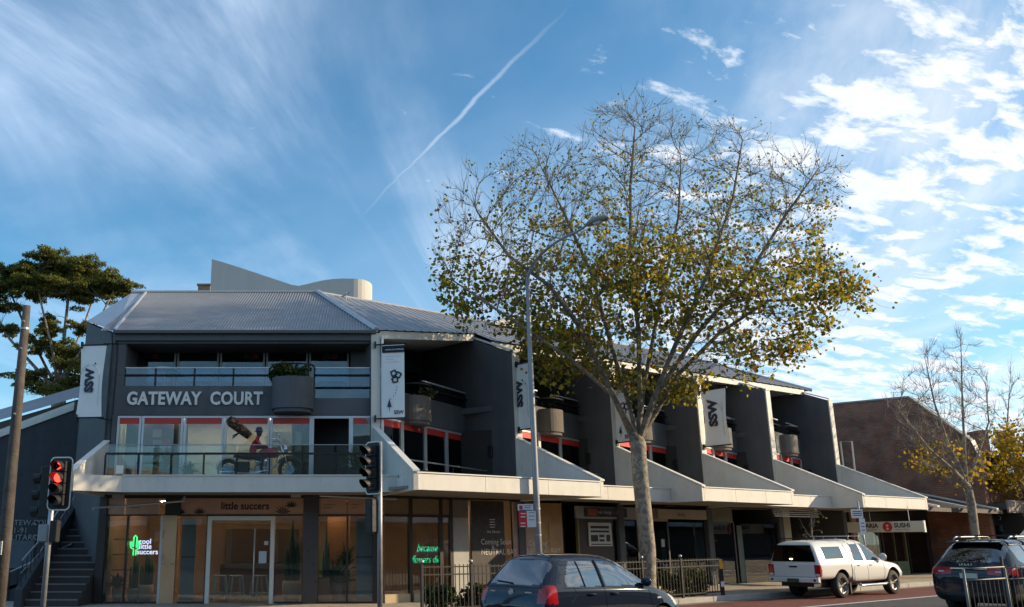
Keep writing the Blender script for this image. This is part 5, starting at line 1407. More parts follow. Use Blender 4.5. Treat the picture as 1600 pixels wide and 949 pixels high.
    for x0 in (.25, 1.45): m = MB(); m.box(x0, x0 + .06, -.62, .62, 1.80, 1.83); m.build('roof_bar', trim_black, t)
    for x0 in (2.15, 2.75):
        m = MB(); m.box(x0, x0 + .07, -.66, .66, 1.86, 1.885); b_ = m.build('roof_bar', alu, t)
        for y_ in (-.6, .6): m = MB(); m.box(x0 + .01, x0 + .06, y_ - .03, y_ + .03, 1.74, 1.858); m.build('bar_foot', trim_black, b_)
    for y_ in (-.38, .38):
        m = MB(); m.box(2.1, 2.22, y_ - .22, y_ + .22, .8, 1.42); m.box(2.85, 2.97, y_ - .22, y_ + .22, .8, 1.45); m.build('seat', seat_m, t, bevel=.03)
    m = MB(); m.box(1.9, 3.9, -.78, .78, .5, .62); m.box(3.55, 3.9, -.76, .76, .62, 1.05); m.build('floor_pan', seat_m, t)
    # stand it: rear right wheel on its spot
    c = Vector((math.cos(R(33.8)), math.sin(R(33.8)), 0)); rt = Vector((c.y, -c.x, 0))
    base = Vector((q.x, q.y, 0)) - c * axs[0] * .93 - rt * .75
    t.location = (base.x, base.y, rise(13.5) - .006); t.rotation_euler = (0, -0.012, R(33.8)); t.scale = (.93, .93, .93)
    return t


ute()


# ---------------------------------------------------------------- dark SUV seen from behind
def suv():
    t = thing('sport_utility_vehicle', 'dark blue sport utility vehicle with roof rails behind the grey barrier', 'car', (13.55, 21.9, rise(11.5)), R(90 - 59), local=True)
    st = [(0.00, S9(.74, .40, .62, .80, .74, .84, .64, .85)), (0.05, S9(.86, .32, .64, .92, .85, .98, .72, 1.0)), (0.14, S9(.905, .27, .68, 1.02, .885, 1.10, .72, 1.13)), (0.34, S9(.915, .25, .70, 1.06, .89, 1.38, .66, 1.43)), (0.52, S9(.915, .25, .70, 1.065, .89, 1.56, .63, 1.62)),
          (0.75, S9(.915, .25, .70, 1.06, .89, 1.60, .625, 1.67)), (1.3, S9(.915, .25, .70, 1.04, .89, 1.62, .63, 1.69)), (2.2, S9(.915, .25, .70, 1.02, .89, 1.61, .63, 1.68)), (2.6, S9(.915, .25, .70, 1.01, .89, 1.55, .62, 1.62)), (3.0, S9(.915, .25, .70, 1.0, .885, 1.33, .66, 1.40)), (3.4, S9(.91, .25, .70, .99, .87, 1.09, .72, 1.15)),
          (3.6, S9(.905, .25, .68, .97, .86, 1.02, .70, 1.08)), (4.2, S9(.88, .26, .64, .90, .80, .95, .64, 1.0)), (4.5, S9(.80, .28, .58, .80, .72, .84, .56, .88)), (4.62, S9(.62, .32, .52, .68, .6, .7, .45, .72))]
    bm = loft(st); bd = Body(bm); r = .35; axs = (.86, 3.55)
    arches(bm, axs, .41, r + .02, .91)
    def key(c, n):
        sd = 1 if c.y > 0 else -1
        if .12 < c.x < .56 and abs(c.y) < .68 and 1.16 < c.z < 1.58 and n.x < -.25: return ('rear_window', 0, 1)
        if abs(n.y) > .5 and abs(c.y) > .62 and 1.09 < c.z < 1.53:
            if .60 < c.x < 1.12 and c.z > 1.10 + max(0, .85 - c.x) * .4: return ('quarter_window', sd, 1)
            if 1.18 < c.x < 1.92: return ('rear_door_window', sd, 1)
            if 2.02 < c.x < 3.1 and c.z < 1.53 - max(0, c.x - 2.5) * .6: return ('front_door_window', sd, 1)
        if 2.55 < c.x < 3.35 and c.z > 1.12 and abs(c.y) < .64 and n.x > .2 and n.z > .2: return ('windscreen', 0, 1)
        if c.x < .34 and abs(c.y) > .38 and .88 < c.z < 1.045: return ('tail_lamp', sd, 2)
        if c.z < .50 and abs(c.y) > -1: return ('lower_cladding', 0, 3)
        return ('body', 0, 0)
    paint = mat('blue_black_paint', (0.010, 0.014, 0.026), 0.5, 0.0, vary=0.0, coat=1.0, spec=0.0)
    ps = split_parts(bm, key, [paint, car_glass, lamp_red, trim_black], t); bo = ps[('body', 0)]
    for sg in (-1, 1):
        for ax in axs: wheel(t, ax, sg * .79, r, .23, rim_m, 5, sg)
        m = MB(); m.tube([(.75, sg * .60, 1.66), (.85, sg * .60, 1.72), (2.3, sg * .60, 1.735), (2.4, sg * .60, 1.66)], .02, 6); m.build('roof_rail', alu, t, smooth=True)
        seam(bd, [(1.97, .35), (1.97, 1.0), (1.98, 1.55)], sg, bo); seam(bd, [(1.15, .75), (1.22, 1.0), (1.14, 1.5)], sg, bo); seam(bd, [(3.1, .40), (3.15, .98)], sg, bo)
        for hx in (1.36, 2.2): q_ = bd.side(hx, .93, sg); m = MB(); m.tube([q_ + Vector((-.1, 0, 0)), q_ + Vector((0, sg * .035, 0)), q_ + Vector((.1, 0, 0))], .017, 6); m.build('door_handle', paint, bo)
        q_ = bd.side(2.95, 1.06, sg); m = MB(); m.lathe([(.03, -.05), (.1, -.04), (.115, 0), (.09, .04), (.04, .055)], (0, 0, 0), 10, ax='x'); m.v = [(q_.x + a, q_.y + sg * .14 + b, q_.z + .08 + c) for a, b, c in m.v]; m.build('wing_mirror', paint, t, smooth=True)
        q_ = bd.rear(sg * .62, .96); m = MB(); m.box(q_.x - .012, q_.x + .01, sg * .62 - .06, sg * .62 + .06, .93, .965); m.build('lamp_insert', lamp_clear, bo)
    for x0 in (1.0, 1.75): m = MB(); m.box(x0, x0 + .08, -.66, .66, 1.735, 1.765); m.build('cross_bar', trim_black, t)
    q_ = bd.rear(0, .98); m = MB(); m.box(q_.x - .018, q_.x + .01, -.40, .40, 1.0, 1.03); m.build('garnish', chrome, bo)
    q_ = bd.rear(0, .86); m = MB(); m.box(q_.x - .012, q_.x + .01, -.19, .19, .80, .91); m.build('number_plate', plate_m, bo)
    text('badge', 'SPORT', .07, Vector((bd.rear(0, 1.08).x - .03, .22, 1.07)), (0, -1, 0), chrome, bo, spacing=1.6)
    seam(bd, [(-.66, .70), (0, .68), (.66, .70)], 1, bo, 'hatch_seam', .009, where='rear')
    m = MB(); a = bd.rear(-.3, 1.25); b = bd.rear(.05, 1.19); m.tube([a + Vector((-.02, 0, 0)), b + Vector((-.02, 0, 0))], .011, 5); m.build('rear_wiper', trim_black, bo)
    m = MB(); m.box(.36, .62, -.60, .60, 1.60, 1.625); m.v = [(a, b, c + (a - .5) * .14) for a, b, c in m.v]; m.build('spoiler', paint, bo, bevel=.01)
    m = MB(); m.box(.3, 3.4, -.8, .8, .3, .5); m.build('floor_pan', seat_m, t)
    for y_ in (-.38, .38): m = MB(); m.box(1.3, 1.42, y_ - .24, y_ + .24, .6, 1.25); m.box(2.2, 2.32, y_ - .24, y_ + .24, .6, 1.3); m.build('seat', seat_m, t, bevel=.03)
    return t


suv()

# ================================================================== STREET FURNITURE
wood = mat('weathered_pole', (0.095, 0.08, 0.07), 0.9, vary=0.35, scale=5, streak=0.5, bump=0.6, bscale=25)
P1 = atY(42, 478, 18.0)
UP = thing('utility_pole', 'weathered timber utility pole at the left edge', 'utility pole', (P1.x + .02, 18.0, 0))
m = MB(); m.tube([(P1.x + .02, 18, 0), (P1.x + .02, 18, 2), (P1.x + .01, 18, 4), (P1.x, 18, P1.z)], [.125, .118, .10, .075], 14); m.build('pole', wood, UP, smooth=True)
m = MB(); m.lathe([(.095, 0), (.095, .04)], (P1.x, 18, P1.z - .5), 14); m.build('band', galv, UP)
m = MB(); m.box(P1.x - .06, P1.x + .04, 17.82, 17.86, 1.45, 1.7); m.build('plate', grey_panel, UP)
for dz in (.35, .9, 2.2): m = MB(); m.lathe([(.018, -.17), (.018, -.1)], (P1.x + .02, 18, P1.z - dz), 6, ax='y'); m.build('bolt', galv, UP)
# overhead wire leaving the pole to the left
m = MB(); a = Vector((P1.x, 18, 4.95)); pts_ = [a + Vector((-12 * i / 8, 3 * i / 8, .55 * ((i / 8 - .5) ** 2 - .25))) for i in range(9)]; m.tube(pts_, .012, 5); m.build('overhead_wire', black_plastic, UP)

red_e = emit('red_signal', (1.0, 0.035, 0.02), 5.0)


def signal(name_label, loc, yaw, zb, zt, aspects, lit, board_w=.56, pole_h=None, side=0.0, pole_off=(0, .16), group='traffic lights'):
    """local frame: the lamps face -y"""
    t = thing('traffic_light', name_label, 'traffic light', loc, yaw, group, local=True)
    po = pole_off; ph = pole_h or zt
    m = MB(); m.tube([(po[0], po[1], 0), (po[0], po[1], ph)], .057, 12); m.build('pole', galv, t, smooth=True)
    m = MB(); m.lathe([(.12, 0), (.12, .02), (.065, .05)], (po[0], po[1], 0.0), 12); m.build('base_flange', galv, t)
    def rr(w_, h_, rad_, n=5):
        pts = []
        for cx_, cz_, a0 in ((w_ / 2 - rad_, h_ / 2 - rad_, 0), (-w_ / 2 + rad_, h_ / 2 - rad_, 90), (-w_ / 2 + rad_, -h_ / 2 + rad_, 180), (w_ / 2 - rad_, -h_ / 2 + rad_, 270)):
            for i in range(n + 1): a = R(a0 + 90 * i / n); pts.append((cx_ + rad_ * math.cos(a), cz_ + rad_ * math.sin(a)))
        return pts
    H = zt - zb; zc = (zt + zb) / 2
    m = MB(); m.prism([(a, zc + b) for a, b in rr(board_w, H, .11)], 'y', 0.0, .012); bd_ = m.build('target_board', black_plastic, t)
    o_, i_ = rr(board_w, H, .11), rr(board_w - .055, H - .055, .085); m = MB(); n = len(o_); vs = [(a, -.004, zc + b) for a, b in o_] + [(a, -.004, zc + b) for a, b in i_]
    m.add(vs, [(i, (i + 1) % n, n + (i + 1) % n, n + i) for i in range(n)]); m.build('white_border', white_trim, bd_, fixn=False)
    hh = H * .84 / aspects
    for k in range(aspects):
        z = zt - H * .08 - hh * (k + .5); rl = min(.105, hh * .42)
        m = MB(); m.box(-.14, .14, -.10, -.001, z - hh * .48, z + hh * .48); hs = m.build('housing', black_plastic, t, bevel=.01)
        m = MB(); nn = 14; vs = []
        for i in range(nn + 1):
            a = R(-35 + 250 * i / nn); vs += [((rl + .012) * math.cos(a), -.10, z + (rl + .012) * math.sin(a)), ((rl + .012) * math.cos(a), -.10 - (.06 + .22 * max(0, math.sin(a) * .5 + .5)), z + (rl + .012) * math.sin(a) - .012)]
        m.add(vs, [(2 * i, 2 * i + 2, 2 * i + 3, 2 * i + 1) for i in range(nn)]); m.build('visor', black_plastic, hs, fixn=False)
        if k in lit and lit[k] == 'arrow':
            m = MB(); m.prism([(-.05, z + .07), (.045, z), (-.05, z - .07), (-.015, z - .07), (.08 - .0, z), (-.015, z + .07)], 'y', -.112, -.104); m.build('red_arrow', red_e, hs)
            m = MB(); m.lathe([(rl, -.002), (rl, 0)], (0, -.1005, z), 18, ax='y'); m.build('lens', trim_black, hs)
        elif k in lit:
            m = MB(); m.lathe([(rl, -.006), (rl * .8, -.012), (rl, 0)], (0, -.102, z), 18, ax='y'); m.build('lens', red_e, hs)
        else:
            m = MB(); m.lathe([(rl, -.006), (rl, 0)], (0, -.102, z), 18, ax='y'); m.build('lens', mat('dark_lens', (0.012, 0.016, 0.014), 0.35), hs)
    for z in (zb + .1, zt - .1): m = MB(); m.box(min(0, po[0]) - .03, max(0, po[0]) + .03, .013, po[1], z - .03, z + .03); m.build('bracket', galv, t)
    return t


q = atY(94, 756, 20.0)
sgl = signal('traffic light showing red arrow and red disc left of the front', (q.x, 20.0, 0.13), R(-8), atY(94, 798, 20).z - .13, atY(94, 714, 20).z - .13, 4, {0: 'arrow', 1: 'disc'}, board_w=.52, pole_off=(-.20, .10))
# side-facing black lantern and boxes on the same pole
m = MB(); m.box(-.52, -.24, .10, .30, 2.05, 3.15); m.build('side_lantern', black_plastic, sgl, bevel=.02)
for z in (2.2, 2.55, 2.9): m = MB(); m.tube([(-.52, .2, z), (-.68, .2, z - .02)], [.11, .115], 10); m.build('visor', black_plastic, sgl)
m = MB(); m.box(-.42, -.20, .0, .14, 1.55, 1.92); m.build('control_box', grey_pole, sgl, bevel=.03)
m = MB(); m.box(-.16, .02, .0, .16, 1.55, 2.0); m.build('pedestrian_lantern', black_plastic, sgl, bevel=.02)
q = atY(583, 731, 21.0)
sgr = signal('traffic light seen from its side beside the white corner brace', (q.x, 21.0, 0.13), R(-48), atY(578, 773, 21).z - .13, atY(578, 690, 21).z - .13, 4, {}, board_w=.52, pole_off=(.09, .12))
m = MB(); m.box(-.16, .08, -.12, .10, 1.75, 2.5); m.build('pedestrian_lantern', black_plastic, sgr, bevel=.03)
for z in (1.9, 2.25): m = MB(); m.tube([(-.05, .0, z), (.09, .12, z)], .03, 6); m.build('clamp', galv, sgr)

# street lamp on the kerb
sL = -0.15; TL = atW(839, 800, sL)[0]
LP = thing('street_lamp', 'tall grey street lamp with curved arm in front of the plane tree', 'street lamp', WF(TL, sL, .13))
sh, zh_ = atT(935, 345, TL); zk = atT(829, 440, TL)[1]
path = [(TL, sL, .13), (TL, sL, 3), (TL, sL, zk - 1.6), (TL, sL - .02, zk)]
L_ = sL - sh; H_ = zh_ - zk
for i in range(1, 9): a = math.pi / 2 * i / 8; path.append((TL, sL - .02 - L_ * .72 * (1 - math.cos(a)), zk + H_ * .92 * math.sin(a)))
path.append((TL, sh + .35, zh_ + .0))
m = MB(WF); m.tube(path, [.088, .082, .066, .056] + [.046 - .002 * i for i in range(8)] + [.03], 12); m.build('pole', grey_pole, LP, smooth=True)
m = MB(WF); m.tube([(TL, sh + .40, zh_ - .02), (TL, sh + .25, zh_ + .03), (TL, sh - .05, zh_ + .04), (TL, sh - .28, zh_ - .01), (TL, sh - .34, zh_ - .03)], [.05, .12, .15, .10, .03], 12)
m.v = [(a, b, zh_ + (c - zh_) * .6) for a, b, c in m.v]; hd_ = m.build('lamp_head', mat('lamp_grey', (0.22, 0.23, 0.24), 0.5, vary=0.05), LP, smooth=True)
m = MB(WF); m.tube([(TL, sh + .1, zh_ - .06), (TL, sh - .12, zh_ - .07)], [.1, .09], 10); m.v = [(a, b, zh_ - .04 + (c - zh_) * .35) for a, b, c in m.v]; m.build('lamp_glass', lamp_clear, hd_, smooth=True)
m = MB(WF); m.box(TL - .08, TL + .08, sL - .12, sL - .08, .5, .8); m.build('access_door', grey_pole, LP)
# parking signs strapped to the lamp pole
PS = thing('bus_stop_signs', 'cluster of white and red kerbside signs on the lamp pole', 'sign', WF(TL - .3, sL, 2.1))
dirX = Vector((1, 0, 0)); bp_ = Vector(WF(TL, sL, 0)); Yp = bp_.y - .13
def splate(x0, x1, y0, y1, mt, nm, dy=0.0):
    a = atY(x0, y1, Yp); b = atY(x1, y0, Yp); m = MB(); m.box(a.x, b.x, Yp + dy, Yp + dy + .006, a.z, b.z); return m.build(nm, mt, PS)
plate_w = mat('white_sign', (0.66, 0.67, 0.68), 0.4, vary=0.03); sign_red = MATS['sign_red']; blue_ink = mat('blue_ink', (0.05, 0.09, 0.25), 0.5, vary=0)
a = splate(809, 833, 788, 798, plate_w, 'plate'); splate(811.5, 816.5, 790, 796, sign_red, 'symbol', -.004)
for i, (x0, x1, y) in enumerate(((819, 831, 790), (819, 829, 793), (812, 832, 796.6))): splate(x0, x1, y, y + 1.1, blue_ink, 'print', -.004)
splate(811, 823.5, 799, 824, sign_red, 'plate'); splate(824, 837, 798.5, 824, plate_w, 'plate', -.001)
for y in (802, 807, 817, 822): splate(813.5, 821, y, y + 1.6, plate_w, 'print', -.004)
for y in (801, 806, 812): splate(826, 835, y, y + 1.0, blue_ink, 'print', -.005)
for z in (1.85, 2.15, 2.5): m = MB(); m.lathe([(.09, 0), (.09, .03)], (bp_.x, bp_.y, z), 12); m.build('strap', galv, PS)

# second kerbside sign post
T2 = 18.9; b2 = Vector(WL(T2, -.12, .13))
SP2 = thing('kerb_sign_post', 'thin grey post with white parking plates beside the white truck', 'sign', b2)
m = MB(); m.tube([b2, b2 + Vector((-.12, 0, 2.75))], .03, 8); m.build('post', galv, SP2, smooth=True)
for x0, x1, z0, z1 in ((-.42, -.02, 2.5, 2.8), (-.18, .02, 1.95, 2.49)):
    m = MB(); m.box(b2.x + x0 - .0, b2.x + x1, b2.y - .06, b2.y - .05, z0, z1); pl_ = m.build('plate', plate_w, SP2)
    for k in range(3): m = MB(); zz2 = z0 + (z1 - z0) * (.25 + .22 * k); m.box(b2.x + x0 + .05, b2.x + x1 - .04, b2.y - .066, b2.y - .0605, zz2, zz2 + .03); m.build('print', blue_ink, pl_)


# pedestrian fence along the kerb
def fence_panel(F, L, h, label, cat_grp, mt=black_metal, n=None, ball=True, rails=(.0, .17)):
    t = thing('fence_panel', label, 'fence', F(L / 2, 0, .13), 0, cat_grp)
    for i, x in enumerate((0.0, L)):
        if i == 1 and not ball == 'both': continue
        m = MB(F); m.box(x - .03, x + .03, -.03, .03, .13, .13 + h + .04); p_ = m.build('post', mt, t)
        m = MB(F); m.lathe([(.02, -.03), (.05, 0), (.05, .03), (.02, .06)], (x, 0, .13 + h + .09), 10); m.build('finial', galv, p_, smooth=True)
    for d in rails: m = MB(F); m.box(.035, L - .035, -.018, .018, .13 + h - d - .03, .13 + h - d); m.build('rail', mt, t)
    m = MB(F); m.box(.035, L - .035, -.018, .018, .22, .25); m.build('rail', mt, t)
    n = n or int(L / .125)
    for i in range(n):
        x = .035 + (L - .07) * (i + .5) / n; m = MB(F); m.box(x - .008, x + .008, -.008, .008, .25, .13 + h + (.04 if i % 1 == 0 else 0)); m.build('picket', mt, t)
    return t


tk = [0.12, 2.05, 4.9, 6.85, 8.75, 10.6]
tk = [atW(x, 900, -.2)[0] for x in (659, 736, 838, 925, 1004, 1065)] + [atW(1127, 900, -.2)[0]]
flab = ['black picket fence panel nearest the corner traffic light', 'black picket fence panel just left of the dark hatchback', 'black picket fence panel behind the hatchback rear window', 'black picket fence panel behind the hatchback front door', 'black picket fence panel beside the plane tree trunk', 'black picket fence panel ending at the yellow marker post']
for i in range(6):
    a = wxy(tk[i], -.2); b = wxy(tk[i + 1], -.2); F0, L = line_frame(a, b); F = lambda x, y, z, F0=F0: lift(*F0(x, y, z))
    fence_panel(F, L, 1.02, flab[i], 'black fence panels along the kerb')
a = Vector(WL(tk[6], -.2, .13))
MP = thing('marker_post', 'black post with yellow reflector at the end of the fence', 'post', a)
m = MB(); m.box(a.x - .045, a.x + .045, a.y - .045, a.y + .045, .13, 1.25); m.build('post', black_metal, MP)
for z0, z1, mt in ((.95, 1.22, mat('yellow_reflector', (0.75, 0.36, 0.02), 0.4)), (.45, .6, white_trim)): m = MB(); m.box(a.x - .05, a.x + .05, a.y - .052, a.y - .046, z0, z1); m.build('reflector', mt, MP)

# grey barrier in front of the dark SUV
dull_steel = mat('dull_steel', (0.16, 0.165, 0.17), 0.55, 0.4, vary=0.1)
gb = [atY(x, 905, Y) for x, Y in ((1507, 17.0), (1572, 17.6), (1640, 18.3))]
for i, lb in enumerate(('grey tube barrier in front of the dark SUV tailgate', 'grey and black barrier panel cut by the right picture edge')):
    F, L = line_frame((gb[i].x, gb[i].y), (gb[i + 1].x, gb[i + 1].y))
    t = thing('tube_barrier', lb, 'barrier', F(L / 2, 0, 0), 0, 'barriers at the right edge')
    for x in ((0, L) if i else (0,)): m = MB(F); m.tube([(x, 0, 0), (x, 0, 1.22)], .024, 8); m.build('post', dull_steel, t, smooth=True)
    if i: m = MB(F); m.box(.02, .06, .03, .07, 0, 1.42); m.build('post', black_metal, t)
    for z in (1.22, 1.02, .25): m = MB(F); m.tube([(.03, 0, z), (L, 0, z + .02)], .015, 6); m.build('rail', dull_steel, t, smooth=True)
    for k in range(9): x = L * (k + .7) / 9.4; m = MB(F); m.tube([(x, .02, .26), (x, .02, 1.02 + (.25 if i else 0))], .009, 5); m.build('picket', black_metal, t)

# ================================================================== TREES
def inside(poly, x, y):
    c = False; n = len(poly); j = n - 1
    for i in range(n):
        if (poly[i][1] > y) != (poly[j][1] > y) and x < (poly[j][0] - poly[i][0]) * (y - poly[i][1]) / (poly[j][1] - poly[i][1]) + poly[i][0]: c = not c
        j = i
    return c


def edge_dist(poly, x, y):
    best = 1e9; n = len(poly)
    for i in range(n):
        ax, ay = poly[i]; bx, by = poly[(i + 1) % n]; L2 = (bx - ax) ** 2 + (by - ay) ** 2
        q = max(0, min(1, ((x - ax) * (bx - ax) + (y - ay) * (by - ay)) / L2)); best = min(best, math.hypot(x - ax - q * (bx - ax), y - ay - q * (by - ay)))
    return best


def crown_points(poly, Y0, depth, n, r, ref=170.0, bias=None):
    xs_ = [p[0] for p in poly]; ys_ = [p[1] for p in poly]; out = []
    while len(out) < n:
        x, y = r.uniform(min(xs_), max(xs_)), r.uniform(min(ys_), max(ys_))
        if not inside(poly, x, y) or (bias and r.random() > bias(x, y)): continue
        d = depth * math.sqrt(min(1.0, edge_dist(poly, x, y) / ref)) * r.uniform(-1, 1)
        out.append((atY(x, y, Y0) + ray(x, y) * d, x, y))
    return out


def grow(seed_paths, pts, step, infl, kill, tropism, iters, r):
    """space colonisation from hand-placed limbs"""
    nodes = []; par = []
    for path, parent in seed_paths:
        p_ = parent
        for q in path: nodes.append(Vector(q)); par.append(p_ if p_ is not None else -1); p_ = len(nodes) - 1
    att = [Vector(p) for p in pts]; near = [None] * len(att); nd = [1e9] * len(att); alive = list(range(len(att)))
    new = list(range(len(nodes))); kids = {}
    for it in range(iters):
        if not new or not alive: break
        kd = kdtree.KDTree(len(new))
        for i in new: kd.insert(nodes[i], i)
        kd.balance()
        for a in alive:
            co, idx, d = kd.find(att[a])
            if d < nd[a]: nd[a] = d; near[a] = idx
        alive = [a for a in alive if nd[a] > kill]
        acc = {}
        for a in alive:
            if nd[a] < infl: acc.setdefault(near[a], Vector()); acc[near[a]] += (att[a] - nodes[near[a]]).normalized()
        new = []
        for i, v in acc.items():
            base = nodes[i] - nodes[par[i]] if par[i] >= 0 else Vector((0, 0, 1))
            d = v.normalized() + base.normalized() * 0.55 + Vector((0, 0, tropism)) + Vector((r.uniform(-1, 1), r.uniform(-1, 1), r.uniform(-1, 1))) * .12
            q = nodes[i] + d.normalized() * step
            if any((nodes[c] - q).length < step * .45 for c in kids.get(i, ())): continue
            nodes.append(q); par.append(i); new.append(len(nodes) - 1); kids.setdefault(i, []).append(len(nodes) - 1)
    return nodes, par


def limb_radii(nodes, par, tip, expo, trunk_r):
    ch = [[] for _ in nodes]
    for i, p in enumerate(par):
        if p >= 0: ch[p].append(i)
    rad = [0.0] * len(nodes)
    order = sorted(range(len(nodes)), key=lambda i: -i)
    # children always come after parents
    for i in order: rad[i] = tip if not ch[i] else sum(rad[c] ** expo for c in ch[i]) ** (1 / expo)
    k = trunk_r / rad[0]
    big = rad[0]
    return [x * (1 + (k - 1) * ((x - tip) / (big - tip))) if big > tip else x for x in rad], ch


def tree_mesh(nodes, par, ch, rad, r, twig_n=0, twig_len=.4, root_idx=0):
    m = MB(); tips = []
    starts = [(root_idx, None)]
    while starts:
        i, p = starts.pop(); path = ([p] if p is not None else []) + [i]
        while ch[i]:
            c = sorted(ch[i], key=lambda k: -rad[k]); 
            for o in c[1:]: starts.append((o, i))
            i = c[0]; path.append(i)
        if len(path) < 2: continue
        P = [nodes[k] for k in path]; Rr = [rad[k] for k in path]
        if p is not None: Rr[0] = min(rad[p], Rr[1] * 1.25)
        ns = 9 if max(Rr) > .06 else 6 if max(Rr) > .025 else 4 if max(Rr) > .012 else 3
        if len(P) > 6 and max(Rr) < .012: P = P[::2] + ([P[-1]] if len(P) % 2 == 0 else []); Rr = Rr[::2] + ([Rr[-1]] if len(Rr) % 2 == 0 else [])
        m.tube(P, Rr, ns, False); tips.append(path[-1])
    thin = [i for i in range(len(nodes)) if rad[i] < .022 and par[i] >= 0]
    ends = []
    for _ in range(twig_n):
        i = r.choice(thin); d = (nodes[i] - nodes[par[i]]).normalized() + Vector((r.uniform(-1, 1), r.uniform(-1, 1), r.uniform(-.1, 1.3))) * .7
        L = twig_len * r.uniform(.5, 1.2); a = nodes[i]; b = a + d.normalized() * L * .55; c = b + (d.normalized() + Vector((r.uniform(-.4, .4), r.uniform(-.4, .4), .45))).normalized() * L * .45
        m.tube([a, b, c], [.0055, .0045, .003], 3, False); ends += [b, c]
    return m, [nodes[i] for i in tips], ends


def leaf(m, c, size, r, droop=0.0, long=1.0):
    n = Vector((r.gauss(0, 1), r.gauss(0, 1), r.gauss(0, .8))); n = n.normalized() if n.length > 1e-3 else Vector((0, 0, 1))
    d = n.orthogonal().normalized(); d.rotate(Matrix.Rotation(r.uniform(0, 6.28), 3, n)); d = (d + Vector((0, 0, -droop))).normalized(); s_ = d.cross(n).normalized(); n = s_.cross(d)
    L, W_ = size * long, size
    m.add([c, c + d * L * .35 + s_ * W_ * .5 + n * W_ * .12, c + d * L * .8 + s_ * W_ * .28, c + d * L, c + d * L * .8 - s_ * W_ * .28, c + d * L * .35 - s_ * W_ * .5 + n * W_ * .12], [(0, 1, 2, 3), (0, 3, 4, 5)])


def bark(name, c1, c2):
    m_ = bpy.data.materials.new(name); m_.use_nodes = True; t = NT(m_.node_tree); co = t.n('ShaderNodeTexCoord').outputs['Object']
    vo = t.n('ShaderNodeTexNoise', i_Scale=5.5, i_Detail=3.0, i_Distortion=.8); t.l(co, vo.inputs['Vector']); n2 = t.n('ShaderNodeTexNoise', i_Scale=30.0, i_Detail=5.0); t.l(co, n2.inputs['Vector'])
    bs = t.n('ShaderNodeBsdfPrincipled', i_Roughness=.85); t.l(t.mix(1.0, t.mix(t.ramp(vo.outputs[0], .47, .56), c1, c2), t.ramp(n2.outputs[0], .3, .7, .75, 1.2), 'MULTIPLY'), bs.inputs['Base Color'])
    bp = t.n('ShaderNodeBump', i_Strength=.4, i_Distance=.02); t.l(n2.outputs[0], bp.inputs['Height']); t.l(bp.outputs[0], bs.inputs['Normal'])
    o = t.n('ShaderNodeOutputMaterial'); t.l(bs.outputs[0], o.inputs[0]); MATS[name] = m_
    return m_


plane_bark = bark('plane_bark', (0.30, 0.26, 0.20), (0.17, 0.145, 0.12))
gum_bark = bark('gum_bark', (0.30, 0.25, 0.20), (0.14, 0.11, 0.09))
plane_leaf = leafmat('plane_leaves', [(0, (0.06, 0.08, 0.015)), (.35, (0.12, 0.14, 0.022)), (.62, (0.24, 0.23, 0.03)), (.84, (0.36, 0.27, 0.03)), (.92, (0.22, 0.10, 0.022)), (1, (0.09, 0.04, 0.02))], .55)
gold_leaf = leafmat('golden_leaves', [(0, (0.15, 0.14, 0.02)), (.4, (0.34, 0.26, 0.025)), (.8, (0.46, 0.31, 0.025)), (1, (0.26, 0.12, 0.02))], .45)
gum_leaf = leafmat('gum_leaves', [(0, (0.05, 0.07, 0.018)), (.5, (0.11, 0.135, 0.03)), (1, (0.26, 0.23, 0.045))], .4)


def add_tree(name, label, base, nodes, par, trunk_r, tip, expo, r, barkm, leafm, leaf_sites, size, twigs, twig_len, trunk_cut, grp, droop=.2, long=1.0, limbm=None):
    t = thing(name, label, 'tree', base, 0, grp)
    rad, ch = limb_radii(nodes, par, tip, expo, trunk_r)
    m, tips, ends = tree_mesh(nodes, par, ch, rad, r, twigs, twig_len)
    # trunk: the first run of nodes, a separate part
    mt = MB(); mt.tube([nodes[i] for i in range(trunk_cut)], [rad[0] * (1.25 if i == 0 else 1.06 - .02 * i / trunk_cut) for i in range(trunk_cut)], 14, True); mt.build('trunk', barkm, t, smooth=True)
    b = m.build('branches', limbm or barkm, t, smooth=True, fixn=False); b['kind'] = 'stuff'
    lm = MB()
    for c in leaf_sites(nodes, rad, tips, ends): leaf(lm, c, size * r.uniform(.55, 1.3) * (1.0 if limbm is None else max(.6, min(1.08, .6 + (proj(c)[1] - 230) / 520))), r, droop, long)
    c_ = lm.build('crown', leafm, t, fixn=False); c_['kind'] = 'stuff'
    return t


# ---- large plane tree at the kerb
r5 = random.Random(11)
PB = Vector(WL(7.75, -.05, .13)); Y0 = PB.y
poly = [(672, 425), (684, 335), (722, 255), (760, 300), (800, 222), (850, 212), (890, 240), (925, 178), (985, 148), (1045, 168), (1085, 215), (1130, 182), (1192, 205), (1212, 255), (1262, 226), (1312, 268), (1305, 340), (1285, 400), (1340, 440), (1358, 480), (1300, 520), (1265, 560), (1180, 610), (1110, 590), (1075, 640), (985, 650), (930, 590), (850, 605), (800, 540), (735, 520), (690, 480)]
lim = {}
def PX(x, y, d=0.0): return atY(x, y, Y0) + ray(x, y) * d
tr = [PB, PX(1012, 860, .0), PX(1006, 800), PX(1001, 750), PX(998, 715), PX(997, 690)]
tr[1].y = tr[2].y = Y0
def dens(path, n=5):
    out = []
    for a, b in zip(path[:-1], path[1:]):
        for i in range(n): out.append(a.lerp(b, i / n))
    return out + [path[-1]]
trunk_path = dens(tr, 3); TC = len(trunk_path)
seeds = [(trunk_path, None)]; k_ = TC - 1
